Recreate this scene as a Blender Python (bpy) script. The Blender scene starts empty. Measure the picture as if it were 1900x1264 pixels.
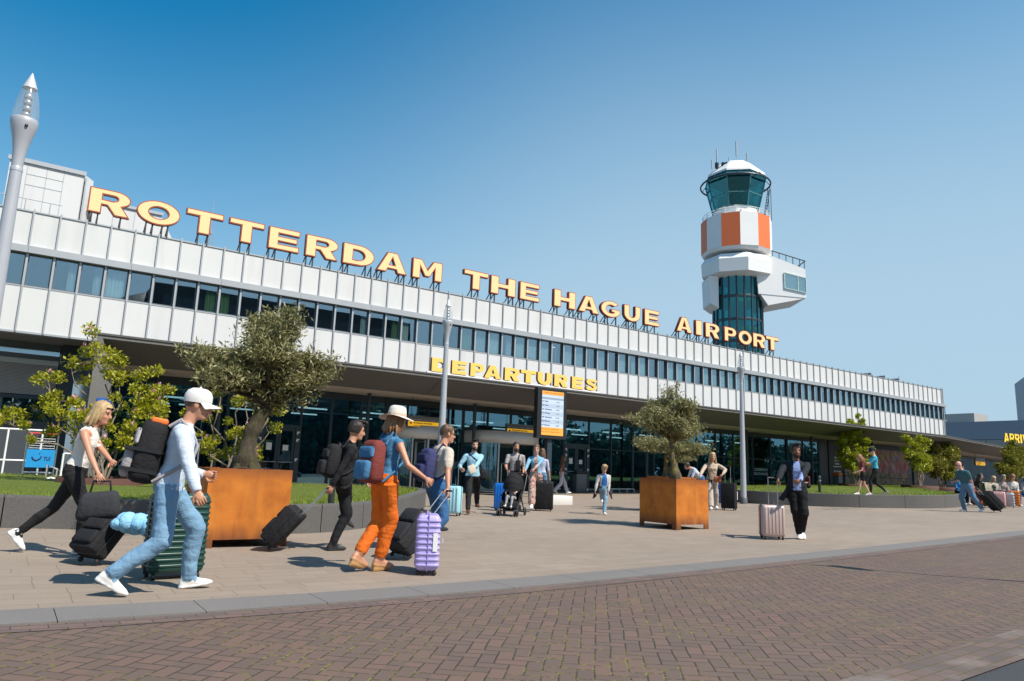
import bpy, bmesh, math, random
import numpy as np
from mathutils import Vector, Matrix, Quaternion
from mathutils.kdtree import KDTree
R_ = math.radians
S = bpy.context.scene
COL = S.collection
rnd = random.Random(7)

# ------------------------------------------------------------------ camera
YAW, PITCH, ROLL, FPX, EYE = 0.60944, 0.17836, 0.03753, 1330.0, 1.27
_fw = np.array([math.sin(YAW)*math.cos(PITCH), math.cos(YAW)*math.cos(PITCH), math.sin(PITCH)])
_r0 = np.array([math.cos(YAW), -math.sin(YAW), 0.0]); _u0 = np.cross(_r0, _fw)
_r = _r0*math.cos(ROLL)+_u0*math.sin(ROLL); _u = -_r0*math.sin(ROLL)+_u0*math.cos(ROLL)
cd = bpy.data.cameras.new('camera'); cam = bpy.data.objects.new('camera', cd); COL.objects.link(cam)
cd.sensor_width = 36.0; cd.lens = FPX/1900*36; cd.clip_start = 0.1; cd.clip_end = 4000
M4 = Matrix.Identity(4)
for i in range(3):
    M4[i][0] = _r[i]; M4[i][1] = _u[i]; M4[i][2] = -_fw[i]
M4[2][3] = EYE
cam.matrix_world = M4
S.camera = cam
S.render.resolution_x, S.render.resolution_y = 1024, 681

# ------------------------------------------------------------------ sky, sun, exposure
HAZE0, HAZE1, HAZEC = 1.10, 2.25, (2.4, 3.4, 4.2, 1)
SUN_EL, SUN_AZ = R_(52), R_(158.0)          # azimuth clockwise from +Y
w = bpy.data.worlds.new('World'); S.world = w; w.use_nodes = True
wn_ = w.node_tree; wn_.nodes.clear()
sky = wn_.nodes.new('ShaderNodeTexSky'); sky.sky_type = 'NISHITA'; sky.sun_disc = False
sky.sun_elevation = SUN_EL; sky.sun_rotation = SUN_AZ
sky.altitude = 0; sky.air_density = 1.3; sky.dust_density = 1.0; sky.ozone_density = 5.0
hs = wn_.nodes.new('ShaderNodeHueSaturation'); hs.inputs['Saturation'].default_value = 1.55; hs.inputs['Hue'].default_value = .486; hs.inputs['Value'].default_value = .72
bg = wn_.nodes.new('ShaderNodeBackground'); bg.inputs[1].default_value = 0.15
wo = wn_.nodes.new('ShaderNodeOutputWorld')
# summer haze: the clear sky pales towards the horizon and towards the sun's side
tc_ = wn_.nodes.new('ShaderNodeTexCoord'); sx3 = wn_.nodes.new('ShaderNodeSeparateXYZ'); wn_.links.new(tc_.outputs['Generated'], sx3.inputs[0])
def _wm(op, a, b, clamp=False):
    x = wn_.nodes.new('ShaderNodeMath'); x.operation = op; x.use_clamp = clamp
    for i, v in enumerate((a, b)):
        if isinstance(v, (int, float)): x.inputs[i].default_value = v
        else: wn_.links.new(v, x.inputs[i])
    return x.outputs[0]
_s = _wm('ADD', _wm('MULTIPLY', sx3.outputs[0], math.sin(SUN_AZ)), _wm('MULTIPLY', sx3.outputs[1], math.cos(SUN_AZ)))
_mr = wn_.nodes.new('ShaderNodeMapRange'); _mr.interpolation_type = 'SMOOTHERSTEP'
for _i, _v in ((1, -.98), (2, -.22), (3, 0.0), (4, .50)): _mr.inputs[_i].default_value = _v
wn_.links.new(_s, _mr.inputs[0]); _az = _mr.outputs[0]
_h = _wm('SUBTRACT', _wm('ADD', HAZE0, _az), _wm('MULTIPLY', sx3.outputs[2], HAZE1))
_m2 = wn_.nodes.new('ShaderNodeMapRange'); _m2.interpolation_type = 'SMOOTHSTEP'
for _i, _v in ((1, -.12), (2, 1.12), (3, 0.0), (4, .92)): _m2.inputs[_i].default_value = _v
wn_.links.new(_h, _m2.inputs[0]); _h = _m2.outputs[0]
mxw = wn_.nodes.new('ShaderNodeMix'); mxw.data_type = 'RGBA'; mxw.inputs[7].default_value = HAZEC
wn_.links.new(_h, mxw.inputs[0]); wn_.links.new(hs.outputs[0], mxw.inputs[6])
wn_.links.new(sky.outputs[0], hs.inputs['Color']); wn_.links.new(mxw.outputs[2], bg.inputs[0]); wn_.links.new(bg.outputs[0], wo.inputs[0])
sl = bpy.data.lights.new('sun', 'SUN'); sl.energy = 5.0; sl.angle = R_(0.55); sl.color = (1.0, .93, .82)
so = bpy.data.objects.new('sun', sl); COL.objects.link(so)
sd = Vector((math.sin(SUN_AZ)*math.cos(SUN_EL), math.cos(SUN_AZ)*math.cos(SUN_EL), math.sin(SUN_EL)))
so.rotation_euler = sd.to_track_quat('Z', 'Y').to_euler(); so.location = (20, -40, 60)
S.view_settings.view_transform = 'Standard'; S.view_settings.look = 'None'
S.view_settings.exposure = 0.33; S.view_settings.gamma = 1.0
S.cycles.max_bounces = 8; S.cycles.transparent_max_bounces = 12; S.cycles.use_denoising = True

# ------------------------------------------------------------------ where things stand
GC = [0.0090804, 0.0029413, 0.0117336, 0.0191227, 0.0015502, 0.091937, 0.1214216, -0.0033196, -1e-06, -0.0001321]
def gz(X, Y):                               # height of the gently sloping forecourt
    t = min(max(X*_fw[0]+Y*_fw[1], 2.5), 75.0); l = min(max((X*_r[0]+Y*_r[1])/t, -.75), .75)
    return sum(c*b for c, b in zip(GC, (t, t*l, t*l*l, 1, l, l*l, 1/t, l/t, t*l**3, l**3)))
def _ray(px, py): return _r*(px-950)/FPX-_u*(py-632)/FPX+_fw
def spot(px, py, lift=0.0):                 # the point of the forecourt seen along one sight line
    d = _ray(px, py); lo, hi = .5, 400.0
    for _ in range(60):
        m = (lo+hi)/2
        if EYE+d[2]*m-gz(d[0]*m, d[1]*m)-lift > 0: lo = m
        else: hi = m
    return Vector((d[0]*lo, d[1]*lo, EYE+d[2]*lo))

# ------------------------------------------------------------------ naming helpers
def tag(o, label=None, cat=None, group=None, kind=None):
    if label: o['label'] = label
    if cat: o['category'] = cat
    if group: o['group'] = group
    if kind: o['kind'] = kind
    return o
def thing(name, label, cat, loc=(0, 0, 0), rz=0.0, group=None):
    o = bpy.data.objects.new(name, None); COL.objects.link(o); o.empty_display_size = .1
    o.location = loc; o.rotation_euler = (0, 0, rz)
    return tag(o, label, cat, group)
def link(name, me, mats=None, parent=None, loc=None, rz=None):
    o = bpy.data.objects.new(name, me); COL.objects.link(o)
    if mats is not None:
        for m in (mats if isinstance(mats, (list, tuple)) else [mats]): me.materials.append(m)
    if parent is not None: o.parent = parent
    if loc is not None: o.location = loc
    if rz is not None: o.rotation_euler = (0, 0, rz)
    return o
def copy_tree(o, parent=None):
    c = o.copy(); COL.objects.link(c); c.parent = parent
    for ch in list(o.children): copy_tree(ch, c)
    return c

# ------------------------------------------------------------------ mesh builder
class MB:
    def __init__(s): s.v = []; s.f = []; s.m = []; s.sm = []
    def add(s, vs, fs, m=0, smooth=False):
        o = len(s.v); s.v += [tuple(v) for v in vs]
        for f in fs: s.f.append([i+o for i in f]); s.m.append(m); s.sm.append(smooth)
        return s
    def box(s, x0, x1, y0, y1, z0, z1, m=0, T=None):
        vs = [Vector((x, y, z)) for z in (z0, z1) for y in (y0, y1) for x in (x0, x1)]
        if T: vs = [T @ v for v in vs]
        return s.add(vs, [(0, 2, 3, 1), (4, 5, 7, 6), (0, 1, 5, 4), (2, 6, 7, 3), (0, 4, 6, 2), (1, 3, 7, 5)], m)
    def rbox(s, x0, x1, y0, y1, z0, z1, r, m=0, T=None, seg=3, axis='z'):
        # box rounded round its vertical edges with softened top and bottom rims
        def ring(ins):
            a = []; rr = max(r-ins*.5, .001)
            X0, X1, Y0, Y1 = x0+ins, x1-ins, y0+ins, y1-ins
            for cx, cy, a0 in ((X1-rr, Y1-rr, 0), (X0+rr, Y1-rr, 90), (X0+rr, Y0+rr, 180), (X1-rr, Y0+rr, 270)):
                for k in range(seg+1):
                    t = R_(a0+90*k/seg); a.append((cx+rr*math.cos(t), cy+rr*math.sin(t)))
            return a
        e = min(r, (z1-z0)*.3)
        lv = [(z0, e*.8), (z0+e*.3, e*.25), (z0+e, 0), (z1-e, 0), (z1-e*.3, e*.25), (z1, e*.8)]
        n = (seg+1)*4; vs = []
        for z, i in lv: vs += [Vector((x, y, z)) for x, y in ring(i)]
        if T: vs = [T @ v for v in vs]
        fs = [(k*n+i, k*n+(i+1) % n, (k+1)*n+(i+1) % n, (k+1)*n+i) for k in range(len(lv)-1) for i in range(n)]
        s.add(vs, fs, m, True)
        s.add(vs[:n], [tuple(range(n))[::-1]], m); s.add(vs[-n:], [tuple(range(n))], m)
        return s
    def tube(s, pts, rad, n=8, m=0, caps=True, smooth=True):
        pts = [Vector(p) for p in pts]; k = len(pts)
        if not isinstance(rad, (list, tuple)): rad = [rad]*k
        vs = []; up = None
        for i, p in enumerate(pts):
            t = (pts[min(i+1, k-1)]-pts[max(i-1, 0)])
            t = t.normalized() if t.length > 1e-9 else Vector((0, 0, 1))
            if up is None: up = t.orthogonal().normalized()
            else:
                up = up-t*up.dot(t); up = up.normalized() if up.length > 1e-6 else t.orthogonal().normalized()
            b = t.cross(up)
            for j in range(n):
                a = 2*math.pi*j/n; vs.append(p+(up*math.cos(a)+b*math.sin(a))*rad[i])
        fs = [(i*n+j, i*n+(j+1) % n, (i+1)*n+(j+1) % n, (i+1)*n+j) for i in range(k-1) for j in range(n)]
        s.add(vs, fs, m, smooth)
        if caps: s.add(vs[:n], [tuple(range(n))[::-1]], m); s.add(vs[-n:], [tuple(range(n))], m)
        return s
    def bar(s, a, b, w, h=None, m=0):
        a, b = Vector(a), Vector(b); h = h or w; d = (b-a).normalized()
        x = Vector((0, 0, 1)).cross(d)
        x = x.normalized() if x.length > 1e-4 else Vector((1, 0, 0)); y = d.cross(x)
        vs = [p+x*sx*w/2+y*sy*h/2 for p in (a, b) for sx, sy in ((-1, -1), (1, -1), (1, 1), (-1, 1))]
        return s.add(vs, [(3, 2, 1, 0), (4, 5, 6, 7), (0, 1, 5, 4), (1, 2, 6, 5), (2, 3, 7, 6), (3, 0, 4, 7)], m)
    def lathe(s, prof, n=24, m=0, c=(0, 0), T=None, smooth=True, ph=0.0):
        vs = [Vector((c[0]+r*math.cos(2*math.pi*j/n+ph), c[1]+r*math.sin(2*math.pi*j/n+ph), z)) for r, z in prof for j in range(n)]
        if T: vs = [T @ v for v in vs]
        k = len(prof)
        s.add(vs, [(i*n+j, i*n+(j+1) % n, (i+1)*n+(j+1) % n, (i+1)*n+j) for i in range(k-1) for j in range(n)], m, smooth)
        return s
    def prism(s, poly, z0, z1, m=0, T=None, bottom=True):
        n = len(poly); f0 = z0 if callable(z0) else (lambda x, y: z0); f1 = z1 if callable(z1) else (lambda x, y: z1)
        vs = [Vector((x, y, f0(x, y))) for x, y in poly]+[Vector((x, y, f1(x, y))) for x, y in poly]
        if T: vs = [T @ v for v in vs]
        fs = [(i, (i+1) % n, n+(i+1) % n, n+i) for i in range(n)]+[tuple(range(n, 2*n))]
        if bottom: fs.append(tuple(range(n))[::-1])
        return s.add(vs, fs, m)
    def quad(s, a, b, c, d, m=0): return s.add([a, b, c, d], [(0, 1, 2, 3)], m)
    def ball(s, c, r, m=0, n=12, k=8, T=None):
        r = (r, r, r) if not isinstance(r, (tuple, list)) else r
        vs = []
        for i in range(k+1):
            t = math.pi*i/k
            for j in range(n):
                a = 2*math.pi*j/n
                v = Vector((r[0]*math.sin(t)*math.cos(a), r[1]*math.sin(t)*math.sin(a), r[2]*math.cos(t)))
                vs.append((T @ v if T else v)+Vector(c))
        return s.add(vs, [(i*n+j, (i+1)*n+j, (i+1)*n+(j+1) % n, i*n+(j+1) % n) for i in range(k) for j in range(n)], m, True)
    def mesh(s, name='mesh'):
        me = bpy.data.meshes.new(name); me.from_pydata(s.v, [], s.f)
        me.polygons.foreach_set('material_index', s.m); me.polygons.foreach_set('use_smooth', s.sm)
        me.update(); return me
    def build(s, name, mats, parent=None, loc=None, rz=None): return link(name, s.mesh(name), mats, parent, loc, rz)

# ------------------------------------------------------------------ materials
class NT:
    """small wrapper for building node materials"""
    def __init__(s, name):
        s.m = bpy.data.materials.new(name); s.m.use_nodes = True; s.t = s.m.node_tree
        s.b = s.t.nodes['Principled BSDF']; s.out = s.t.nodes['Material Output']
    def n(s, typ, **kw):
        x = s.t.nodes.new(typ)
        for k, v in kw.items(): setattr(x, k, v)
        return x
    def set(s, sock, v):
        if isinstance(v, bpy.types.NodeSocket): s.t.links.new(v, sock)
        elif v is not None: sock.default_value = v
    def math(s, op, a, b=None, c=None):
        x = s.n('ShaderNodeMath', operation=op)
        s.set(x.inputs[0], a); s.set(x.inputs[1], b)
        if c is not None: s.set(x.inputs[2], c)
        return x.outputs[0]
    def mix(s, f, a, b, mode='MIX'):
        x = s.n('ShaderNodeMix', data_type='RGBA', blend_type=mode)
        s.set(x.inputs[0], f); s.set(x.inputs[6], a if not isinstance(a, tuple) else (*a, 1)); s.set(x.inputs[7], b if not isinstance(b, tuple) else (*b, 1))
        return x.outputs[2]
    def noise(s, scale, vec=None, detail=4, rough=.55):
        x = s.n('ShaderNodeTexNoise'); x.inputs['Scale'].default_value = scale; x.inputs['Detail'].default_value = detail; x.inputs['Roughness'].default_value = rough
        if vec is not None: s.t.links.new(vec, x.inputs['Vector'])
        return x.outputs[0]
    def ramp(s, f, *stops):
        x = s.n('ShaderNodeValToRGB'); e = x.color_ramp.elements
        while len(e) < len(stops): e.new(.5)
        for q, (p, c) in zip(e, stops): q.position = p; q.color = (*c, 1) if isinstance(c, tuple) else (c, c, c, 1)
        s.set(x.inputs[0], f); return x.outputs[0]
    def pos(s): return s.n('ShaderNodeNewGeometry').outputs['Position']
    def obj(s): return s.n('ShaderNodeTexCoord').outputs['Object']
    def isl(s): return s.n('ShaderNodeNewGeometry').outputs['Random Per Island']
    def scale(s, vec, x, y, z):
        q = s.n('ShaderNodeMapping'); q.inputs['Scale'].default_value = (x, y, z); s.t.links.new(vec, q.inputs[0]); return q.outputs[0]
    def xyz(s, vec):
        q = s.n('ShaderNodeSeparateXYZ'); s.t.links.new(vec, q.inputs[0]); return q.outputs
    def bump(s, h, strength=.3, dist=.02):
        q = s.n('ShaderNodeBump'); q.inputs['Strength'].default_value = strength; q.inputs['Distance'].default_value = dist
        s.set(q.inputs['Height'], h); s.t.links.new(q.outputs[0], s.b.inputs['Normal'])
    def col(s, c): s.set(s.b.inputs['Base Color'], c if not isinstance(c, tuple) else (*c, 1))
    def p(s, **kw):
        for k, v in kw.items(): s.set(s.b.inputs[k.replace('_', ' ')], v)
        return s
_mc = {}
def plain(name, c, rough=.5, metal=0.0, var=.12, scale=9.0, bump=0.0, spec=.5, bscale=60.0):
    if name in _mc: return _mc[name]
    t = NT(name); v = t.obj()
    f = t.noise(scale, v)
    t.col(t.mix(f, tuple(max(x*(1-var), 0) for x in c), tuple(min(x*(1+var), 1) for x in c)))
    t.p(Roughness=rough, Metallic=metal); t.b.inputs['Specular IOR Level'].default_value = spec
    if bump: t.bump(t.noise(bscale, v, 3), bump, .01)
    _mc[name] = t.m; return t.m
def cloth(name, c, c2=None, rough=.85, fold=1.0):
    if name in _mc: return _mc[name]
    t = NT(name); v = t.obj()
    f = t.noise(5, v, 3); c2 = c2 or tuple(x*.78 for x in c)
    g = t.noise(170, v, 2)
    t.col(t.mix(t.math('MULTIPLY', g, .22), t.mix(t.ramp(f, (.25, 0.0), (.75, 1.0)), t.mix(.5, c2, c), c), tuple(x*.72 for x in c)))
    t.p(Roughness=rough); t.b.inputs['Specular IOR Level'].default_value = .25
    t.b.inputs['Sheen Weight'].default_value = .0
    h = t.noise(11, t.scale(v, 1, 1, .5), 5, .55)
    rd = t.math('ABSOLUTE', t.math('SUBTRACT', t.noise(6.5, t.scale(v, 1, 1, 1.7), 3, .5), .5)); cr = t.ramp(rd, (0.0, 0.0), (.07, 1.0))
    t.bump(t.math('ADD', h, t.math('MULTIPLY', cr, .10)), .5*fold, .035)
    _mc[name] = t.m; return t.m
def emit(name, c, s):
    if name in _mc: return _mc[name]
    t = NT(name); t.col(c); t.set(t.b.inputs['Emission Color'], (*c, 1)); t.b.inputs['Emission Strength'].default_value = s
    _mc[name] = t.m; return t.m
def glass(name, tint, refl=1.0, base=.05, rough=.0, wob=0.0, gcol=(.95, .98, 1)):
    if name in _mc: return _mc[name]
    t = NT(name); t.t.nodes.remove(t.b)
    ge = t.n('ShaderNodeNewGeometry'); dt = t.n('ShaderNodeVectorMath', operation='DOT_PRODUCT')
    t.t.links.new(ge.outputs['Incoming'], dt.inputs[0]); t.t.links.new(ge.outputs['Normal'], dt.inputs[1])
    sch = t.math('POWER', t.math('SUBTRACT', 1.0, t.math('ABSOLUTE', dt.outputs['Value'])), 5.0)
    f = t.math('MINIMUM', t.math('ADD', t.math('MULTIPLY', t.math('ADD', t.math('MULTIPLY', sch, .96), .04), refl), base), 1.0)
    tr = t.n('ShaderNodeBsdfTransparent'); tr.inputs[0].default_value = (*tint, 1)
    gl = t.n('ShaderNodeBsdfGlossy'); gl.inputs['Roughness'].default_value = rough; gl.inputs[0].default_value = (*gcol, 1)
    if wob:
        b = t.n('ShaderNodeBump'); b.inputs['Strength'].default_value = wob; b.inputs['Distance'].default_value = .05
        t.t.links.new(t.noise(.9, t.pos(), 1), b.inputs['Height']); t.t.links.new(b.outputs[0], gl.inputs['Normal'])
    mx = t.n('ShaderNodeMixShader')
    t.t.links.new(f, mx.inputs[0]); t.t.links.new(tr.outputs[0], mx.inputs[1]); t.t.links.new(gl.outputs[0], mx.inputs[2])
    t.t.links.new(mx.outputs[0], t.out.inputs[0])
    _mc[name] = t.m; return t.m
def leafmat(name, *cols, rough=.5, trans=.25):
    if name in _mc: return _mc[name]
    t = NT(name); n = len(cols)
    c = t.ramp(t.isl(), *[(i/max(n-1, 1), q) for i, q in enumerate(cols)])
    t.col(c); t.p(Roughness=rough)
    tl = t.n('ShaderNodeBsdfTranslucent'); t.t.links.new(c, tl.inputs[0])
    mx = t.n('ShaderNodeMixShader'); mx.inputs[0].default_value = trans
    t.t.links.new(t.b.outputs[0], mx.inputs[1]); t.t.links.new(tl.outputs[0], mx.inputs[2]); t.t.links.new(mx.outputs[0], t.out.inputs[0])
    _mc[name] = t.m; return t.m

# --- paving, road, granite
def mat_paving():
    t = NT('plaza_paving'); P = t.pos()
    br = t.n('ShaderNodeTexBrick', offset=.37, offset_frequency=2, squash=.62, squash_frequency=3)
    t.t.links.new(P, br.inputs['Vector'])
    for k, v in (('Scale', 1.0), ('Mortar Size', .0045), ('Mortar Smooth', .3), ('Brick Width', .62), ('Row Height', .23), ('Bias', 0.0)): br.inputs[k].default_value = v
    br.inputs['Color1'].default_value = (.270, .215, .165, 1); br.inputs['Color2'].default_value = (.32, .258, .202, 1); br.inputs['Mortar'].default_value = (.10, .08, .06, 1)
    big = t.noise(.35, P, 5); mid = t.noise(3.0, P, 4); fine = t.noise(190, P, 2)
    c = t.mix(t.ramp(big, (.3, 0.0), (.72, 1.0)), br.outputs[0], (.35, .285, .228))
    c = t.mix(.55, br.outputs[0], c)
    c = t.mix(t.math('MULTIPLY', t.ramp(mid, (.45, 0.0), (.8, 1.0)), .30), c, (.19, .155, .125))
    c = t.mix(t.math('MULTIPLY', t.ramp(fine, (.35, 1.0), (.65, 0.0)), .34), c, (.13, .105, .085))
    wear = t.noise(.11, P, 6, .65); c = t.mix(t.math('MULTIPLY', t.ramp(wear, (.42, 0.0), (.60, 1.0)), .26), c, (.17, .142, .12))
    vo = t.n('ShaderNodeTexVoronoi'); vo.inputs['Scale'].default_value = 1.3; t.t.links.new(P, vo.inputs['Vector'])
    spot_ = t.math('LESS_THAN', vo.outputs['Distance'], .035)
    c = t.mix(t.math('MULTIPLY', spot_, .55), c, (.09, .075, .06))
    t.col(c); t.p(Roughness=.85); t.b.inputs['Specular IOR Level'].default_value = .3
    t.bump(t.math('SUBTRACT', t.math('MULTIPLY', fine, .4), br.outputs['Fac']), .35, .004)
    return t.m
def mat_brick():
    t = NT('herringbone_clinker'); P = t.pos(); o = t.xyz(P); W = .105
    a = R_(42)
    u = t.math('DIVIDE', t.math('ADD', t.math('MULTIPLY', o[0], math.sin(a)), t.math('MULTIPLY', o[1], math.cos(a))), W)
    v = t.math('DIVIDE', t.math('SUBTRACT', t.math('MULTIPLY', o[0], math.cos(a)), t.math('MULTIPLY', o[1], math.sin(a))), W)
    wob = t.math('MULTIPLY', t.math('SUBTRACT', t.noise(2.2, P, 2), .5), .35)
    u = t.math('ADD', u, wob); v = t.math('ADD', v, wob)
    x, y = t.math('FLOOR', u), t.math('FLOOR', v); fx, fy = t.math('FRACT', u), t.math('FRACT', v)
    d = t.math('FLOORED_MODULO', t.math('SUBTRACT', x, y), 4.0)
    eq = lambda k: t.math('COMPARE', d, float(k), .1)
    gx, gy = t.math('SUBTRACT', 1.0, fx), t.math('SUBTRACT', 1.0, fy)
    mn = lambda *q: q[0] if len(q) == 1 else t.math('MINIMUM', q[0], mn(*q[1:]))
    e = None
    for k, q in ((0, mn(fx, fy, gy)), (1, mn(gx, fy, gy)), (2, mn(gy, fx, gx)), (3, mn(fy, fx, gx))):
        z = t.math('MULTIPLY', eq(k), q); e = z if e is None else t.math('ADD', e, z)
    idx = t.math('SUBTRACT', x, eq(1)); idy = t.math('SUBTRACT', y, eq(2))
    cb = t.n('ShaderNodeCombineXYZ'); t.set(cb.inputs[0], idx); t.set(cb.inputs[1], idy); t.set(cb.inputs[2], eq(2))
    wnz = t.n('ShaderNodeTexWhiteNoise', noise_dimensions='3D'); t.t.links.new(cb.outputs[0], wnz.inputs[0]); rv = wnz.outputs[0]
    c = t.ramp(rv, (0, (.118, .083, .067)), (.35, (.132, .089, .070)), (.65, (.146, .094, .073)), (1, (.166, .102, .077)))
    big = t.noise(.5, P, 4)
    c = t.mix(t.math('MULTIPLY', t.ramp(big, (.35, 0.0), (.7, 1.0)), .35), c, (.150, .112, .092))
    c = t.mix(t.math('MULTIPLY', t.noise(120, P, 2), .30), c, (.080, .054, .045))
    jt = t.ramp(e, (.028, 1.0), (.075, 0.0))
    moss = t.ramp(t.noise(1.6, P, 5), (.44, 0.0), (.56, 1.0))
    ms2 = t.math('MULTIPLY', moss, t.ramp(t.noise(26, P, 3), (.46, 0.0), (.62, 1.0)))
    jc = t.mix(ms2, (.045, .036, .028), (.17, .155, .03))
    jt2 = t.math('MAXIMUM', jt, t.math('MULTIPLY', t.ramp(e, (.06, 1.0), (.13, 0.0)), ms2))
    t.col(t.mix(jt2, c, jc)); t.p(Roughness=.8); t.b.inputs['Specular IOR Level'].default_value = .35
    t.bump(t.math('ADD', t.ramp(e, (.0, 0.0), (.1, 1.0)), t.math('MULTIPLY', rv, .35)), .6, .006)
    return t.m
def mat_granite(name, a, b, scale=85, rough=.45):
    t = NT(name); v = t.obj()
    f = t.noise(scale, v, 2, .7); g = t.noise(1.2, v, 3)
    t.col(t.mix(t.math('MULTIPLY', g, .4), t.ramp(f, (.38, a), (.62, b)), tuple(x*.6 for x in a))); t.p(Roughness=rough)
    return t.m
def mat_corten(name='corten_steel'):
    t = NT(name); v = t.obj(); o = t.xyz(v)
    f = t.noise(2.6, v, 6, .62); st = t.noise(7, t.scale(v, 1, 1, .12), 4); g = t.noise(60, v, 3)
    c = t.ramp(f, (.25, (.34, .095, .016)), (.5, (.54, .168, .022)), (.75, (.66, .235, .032)))
    c = t.mix(t.math('MULTIPLY', t.ramp(st, (.46, 0.0), (.7, 1.0)), .32), c, (.22, .07, .02))
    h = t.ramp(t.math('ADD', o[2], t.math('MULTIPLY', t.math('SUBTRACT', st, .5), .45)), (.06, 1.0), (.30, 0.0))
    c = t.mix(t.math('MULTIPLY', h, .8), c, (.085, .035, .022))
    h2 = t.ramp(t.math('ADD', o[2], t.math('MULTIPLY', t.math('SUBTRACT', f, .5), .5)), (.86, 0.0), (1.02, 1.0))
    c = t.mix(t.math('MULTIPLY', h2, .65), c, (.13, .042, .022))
    c = t.mix(t.math('MULTIPLY', g, .25), c, (.10, .03, .012))
    t.col(c); t.p(Roughness=.75); t.b.inputs['Specular IOR Level'].default_value = .3; t.bump(g, .2, .004)
    return t.m
def mat_panel():
    t = NT('white_facade_panel'); v = t.obj()
    f = t.noise(.8, v, 4); st = t.noise(3, t.scale(v, 1, 1, .1), 4)
    c = t.mix(f, (.66, .66, .65), (.58, .58, .58))
    c = t.mix(t.math('MULTIPLY', t.isl(), .22), c, (.50, .51, .52))
    c = t.mix(t.math('MULTIPLY', t.ramp(st, (.5, 0.0), (.8, 1.0)), .34), c, (.40, .40, .385))
    t.col(c); t.p(Roughness=.38); return t.m
def mat_lawn(name='lawn_soil'):
    t = NT(name); P = t.pos()
    f = t.noise(3.0, P, 5); g = t.noise(90, P, 3)
    t.col(t.mix(g, t.mix(f, (.105, .150, .008), (.175, .220, .012)), (.06, .085, .006))); t.p(Roughness=.9); t.bump(g, .8, .03)
    return t.m

MP = dict(
 paving=mat_paving(), brick=mat_brick(), panel=mat_panel(), corten=mat_corten(), lawn=mat_lawn(),
 kerb=mat_granite('kerb_concrete', (.150, .138, .130), (.205, .19, .178), 120, .85),
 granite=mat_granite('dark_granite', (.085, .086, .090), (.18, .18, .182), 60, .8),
 granitelit=mat_granite('sunlit_speckled_granite', (.10, .095, .09), (.24, .225, .21), 60, .55),  # lighter copy of the granite, sunlight put into its tone
 polished=plain('polished_dark_stone', (.05, .055, .065), .18, 0, .2),
 soffit=plain('soffit_plaster', (.50, .45, .41), .8, 0, .05),
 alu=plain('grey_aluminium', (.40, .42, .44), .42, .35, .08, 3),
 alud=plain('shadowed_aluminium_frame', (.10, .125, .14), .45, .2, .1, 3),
 navy=plain('navy_steel_frame', (.030, .048, .062), .4, .1, .1, 3),
 steel=plain('brushed_steel', (.55, .56, .57), .3, .85, .06, 8),
 lampgrey=plain('lamp_grey_paint', (.42, .435, .47), .4, .15, .06, 4),
 white=plain('white_paint', (.80, .80, .79), .45, 0, .04),
 drum=plain('drum_white_metal', (.62, .63, .63), .4, .2, .04),
 black=plain('black_plastic', (.018, .019, .021), .4, 0, .2),
 rubber=plain('black_rubber', (.022, .022, .023), .7, 0, .2),
 roof=plain('roof_gravel', (.22, .21, .20), .95, 0, .2, 30),
 concrete=mat_granite('bed_edge_concrete', (.085, .082, .080), (.135, .130, .126), 70, .8),
 concretew=mat_granite('white_concrete', (.60, .58, .55), (.74, .72, .69), 60, .8),
 asphalt=mat_granite('dark_asphalt', (.030, .033, .038), (.065, .068, .074), 150, .9),
 floor=plain('hall_floor', (.15, .19, .21), .3, 0, .2, 2),
 wallin=plain('hall_wall', (.11, .24, .30), .8, 0, .3, .6),
 ceil=plain('hall_ceiling', (.35, .35, .35), .8, 0, .1),
 gl=glass('lobby_glass', (.42, .60, .66), 1.0, .17, 0, .02, (.50, .86, 1.0)),
 glu=glass('office_window_glass', (.74, .84, .84), 1.4, .22, 0, .03, (.78, .90, 1.0)),
 glt=glass('tower_glass', (.06, .34, .38), .9, .16, 0, 0, (.22, .74, .82)),
 gllamp=None,
 sign_y=plain('sign_yellow', (.85, .40, .02), .5, 0, .04),
 sign_g=plain('sign_grey', (.15, .15, .15), .5, 0, .06),
 dark=plain('letter_dark_ink', (.02, .02, .025), .6, 0, .05),
 whiteink=plain('white_lettering', (.75, .75, .74), .6, 0, .05),
)

def mat_lampglass():
    t = NT('lamp_glass'); t.t.nodes.remove(t.b)
    tr = t.n('ShaderNodeBsdfTransparent'); df = t.n('ShaderNodeBsdfDiffuse'); df.inputs[0].default_value = (.70, .74, .74, 1); tl = t.n('ShaderNodeBsdfTranslucent'); tl.inputs[0].default_value = (.75, .8, .8, 1)
    gl = t.n('ShaderNodeBsdfGlossy'); gl.inputs['Roughness'].default_value = .05
    ad = t.n('ShaderNodeMixShader'); ad.inputs[0].default_value = .5; t.t.links.new(df.outputs[0], ad.inputs[1]); t.t.links.new(tl.outputs[0], ad.inputs[2])
    m1 = t.n('ShaderNodeMixShader'); m1.inputs[0].default_value = .26; t.t.links.new(tr.outputs[0], m1.inputs[1]); t.t.links.new(ad.outputs[0], m1.inputs[2])
    m2 = t.n('ShaderNodeMixShader'); m2.inputs[0].default_value = .07; t.t.links.new(m1.outputs[0], m2.inputs[1]); t.t.links.new(gl.outputs[0], m2.inputs[2]); t.t.links.new(m2.outputs[0], t.out.inputs[0])
    return t.m
MP['gllamp'] = mat_lampglass()
def _arc(cx, cy, rx, ry, a0, a1, n=14): return [(cx+rx*math.cos(R_(a0+(a1-a0)*i/n)), cy+ry*math.sin(R_(a0+(a1-a0)*i/n))) for i in range(n+1)]
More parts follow.
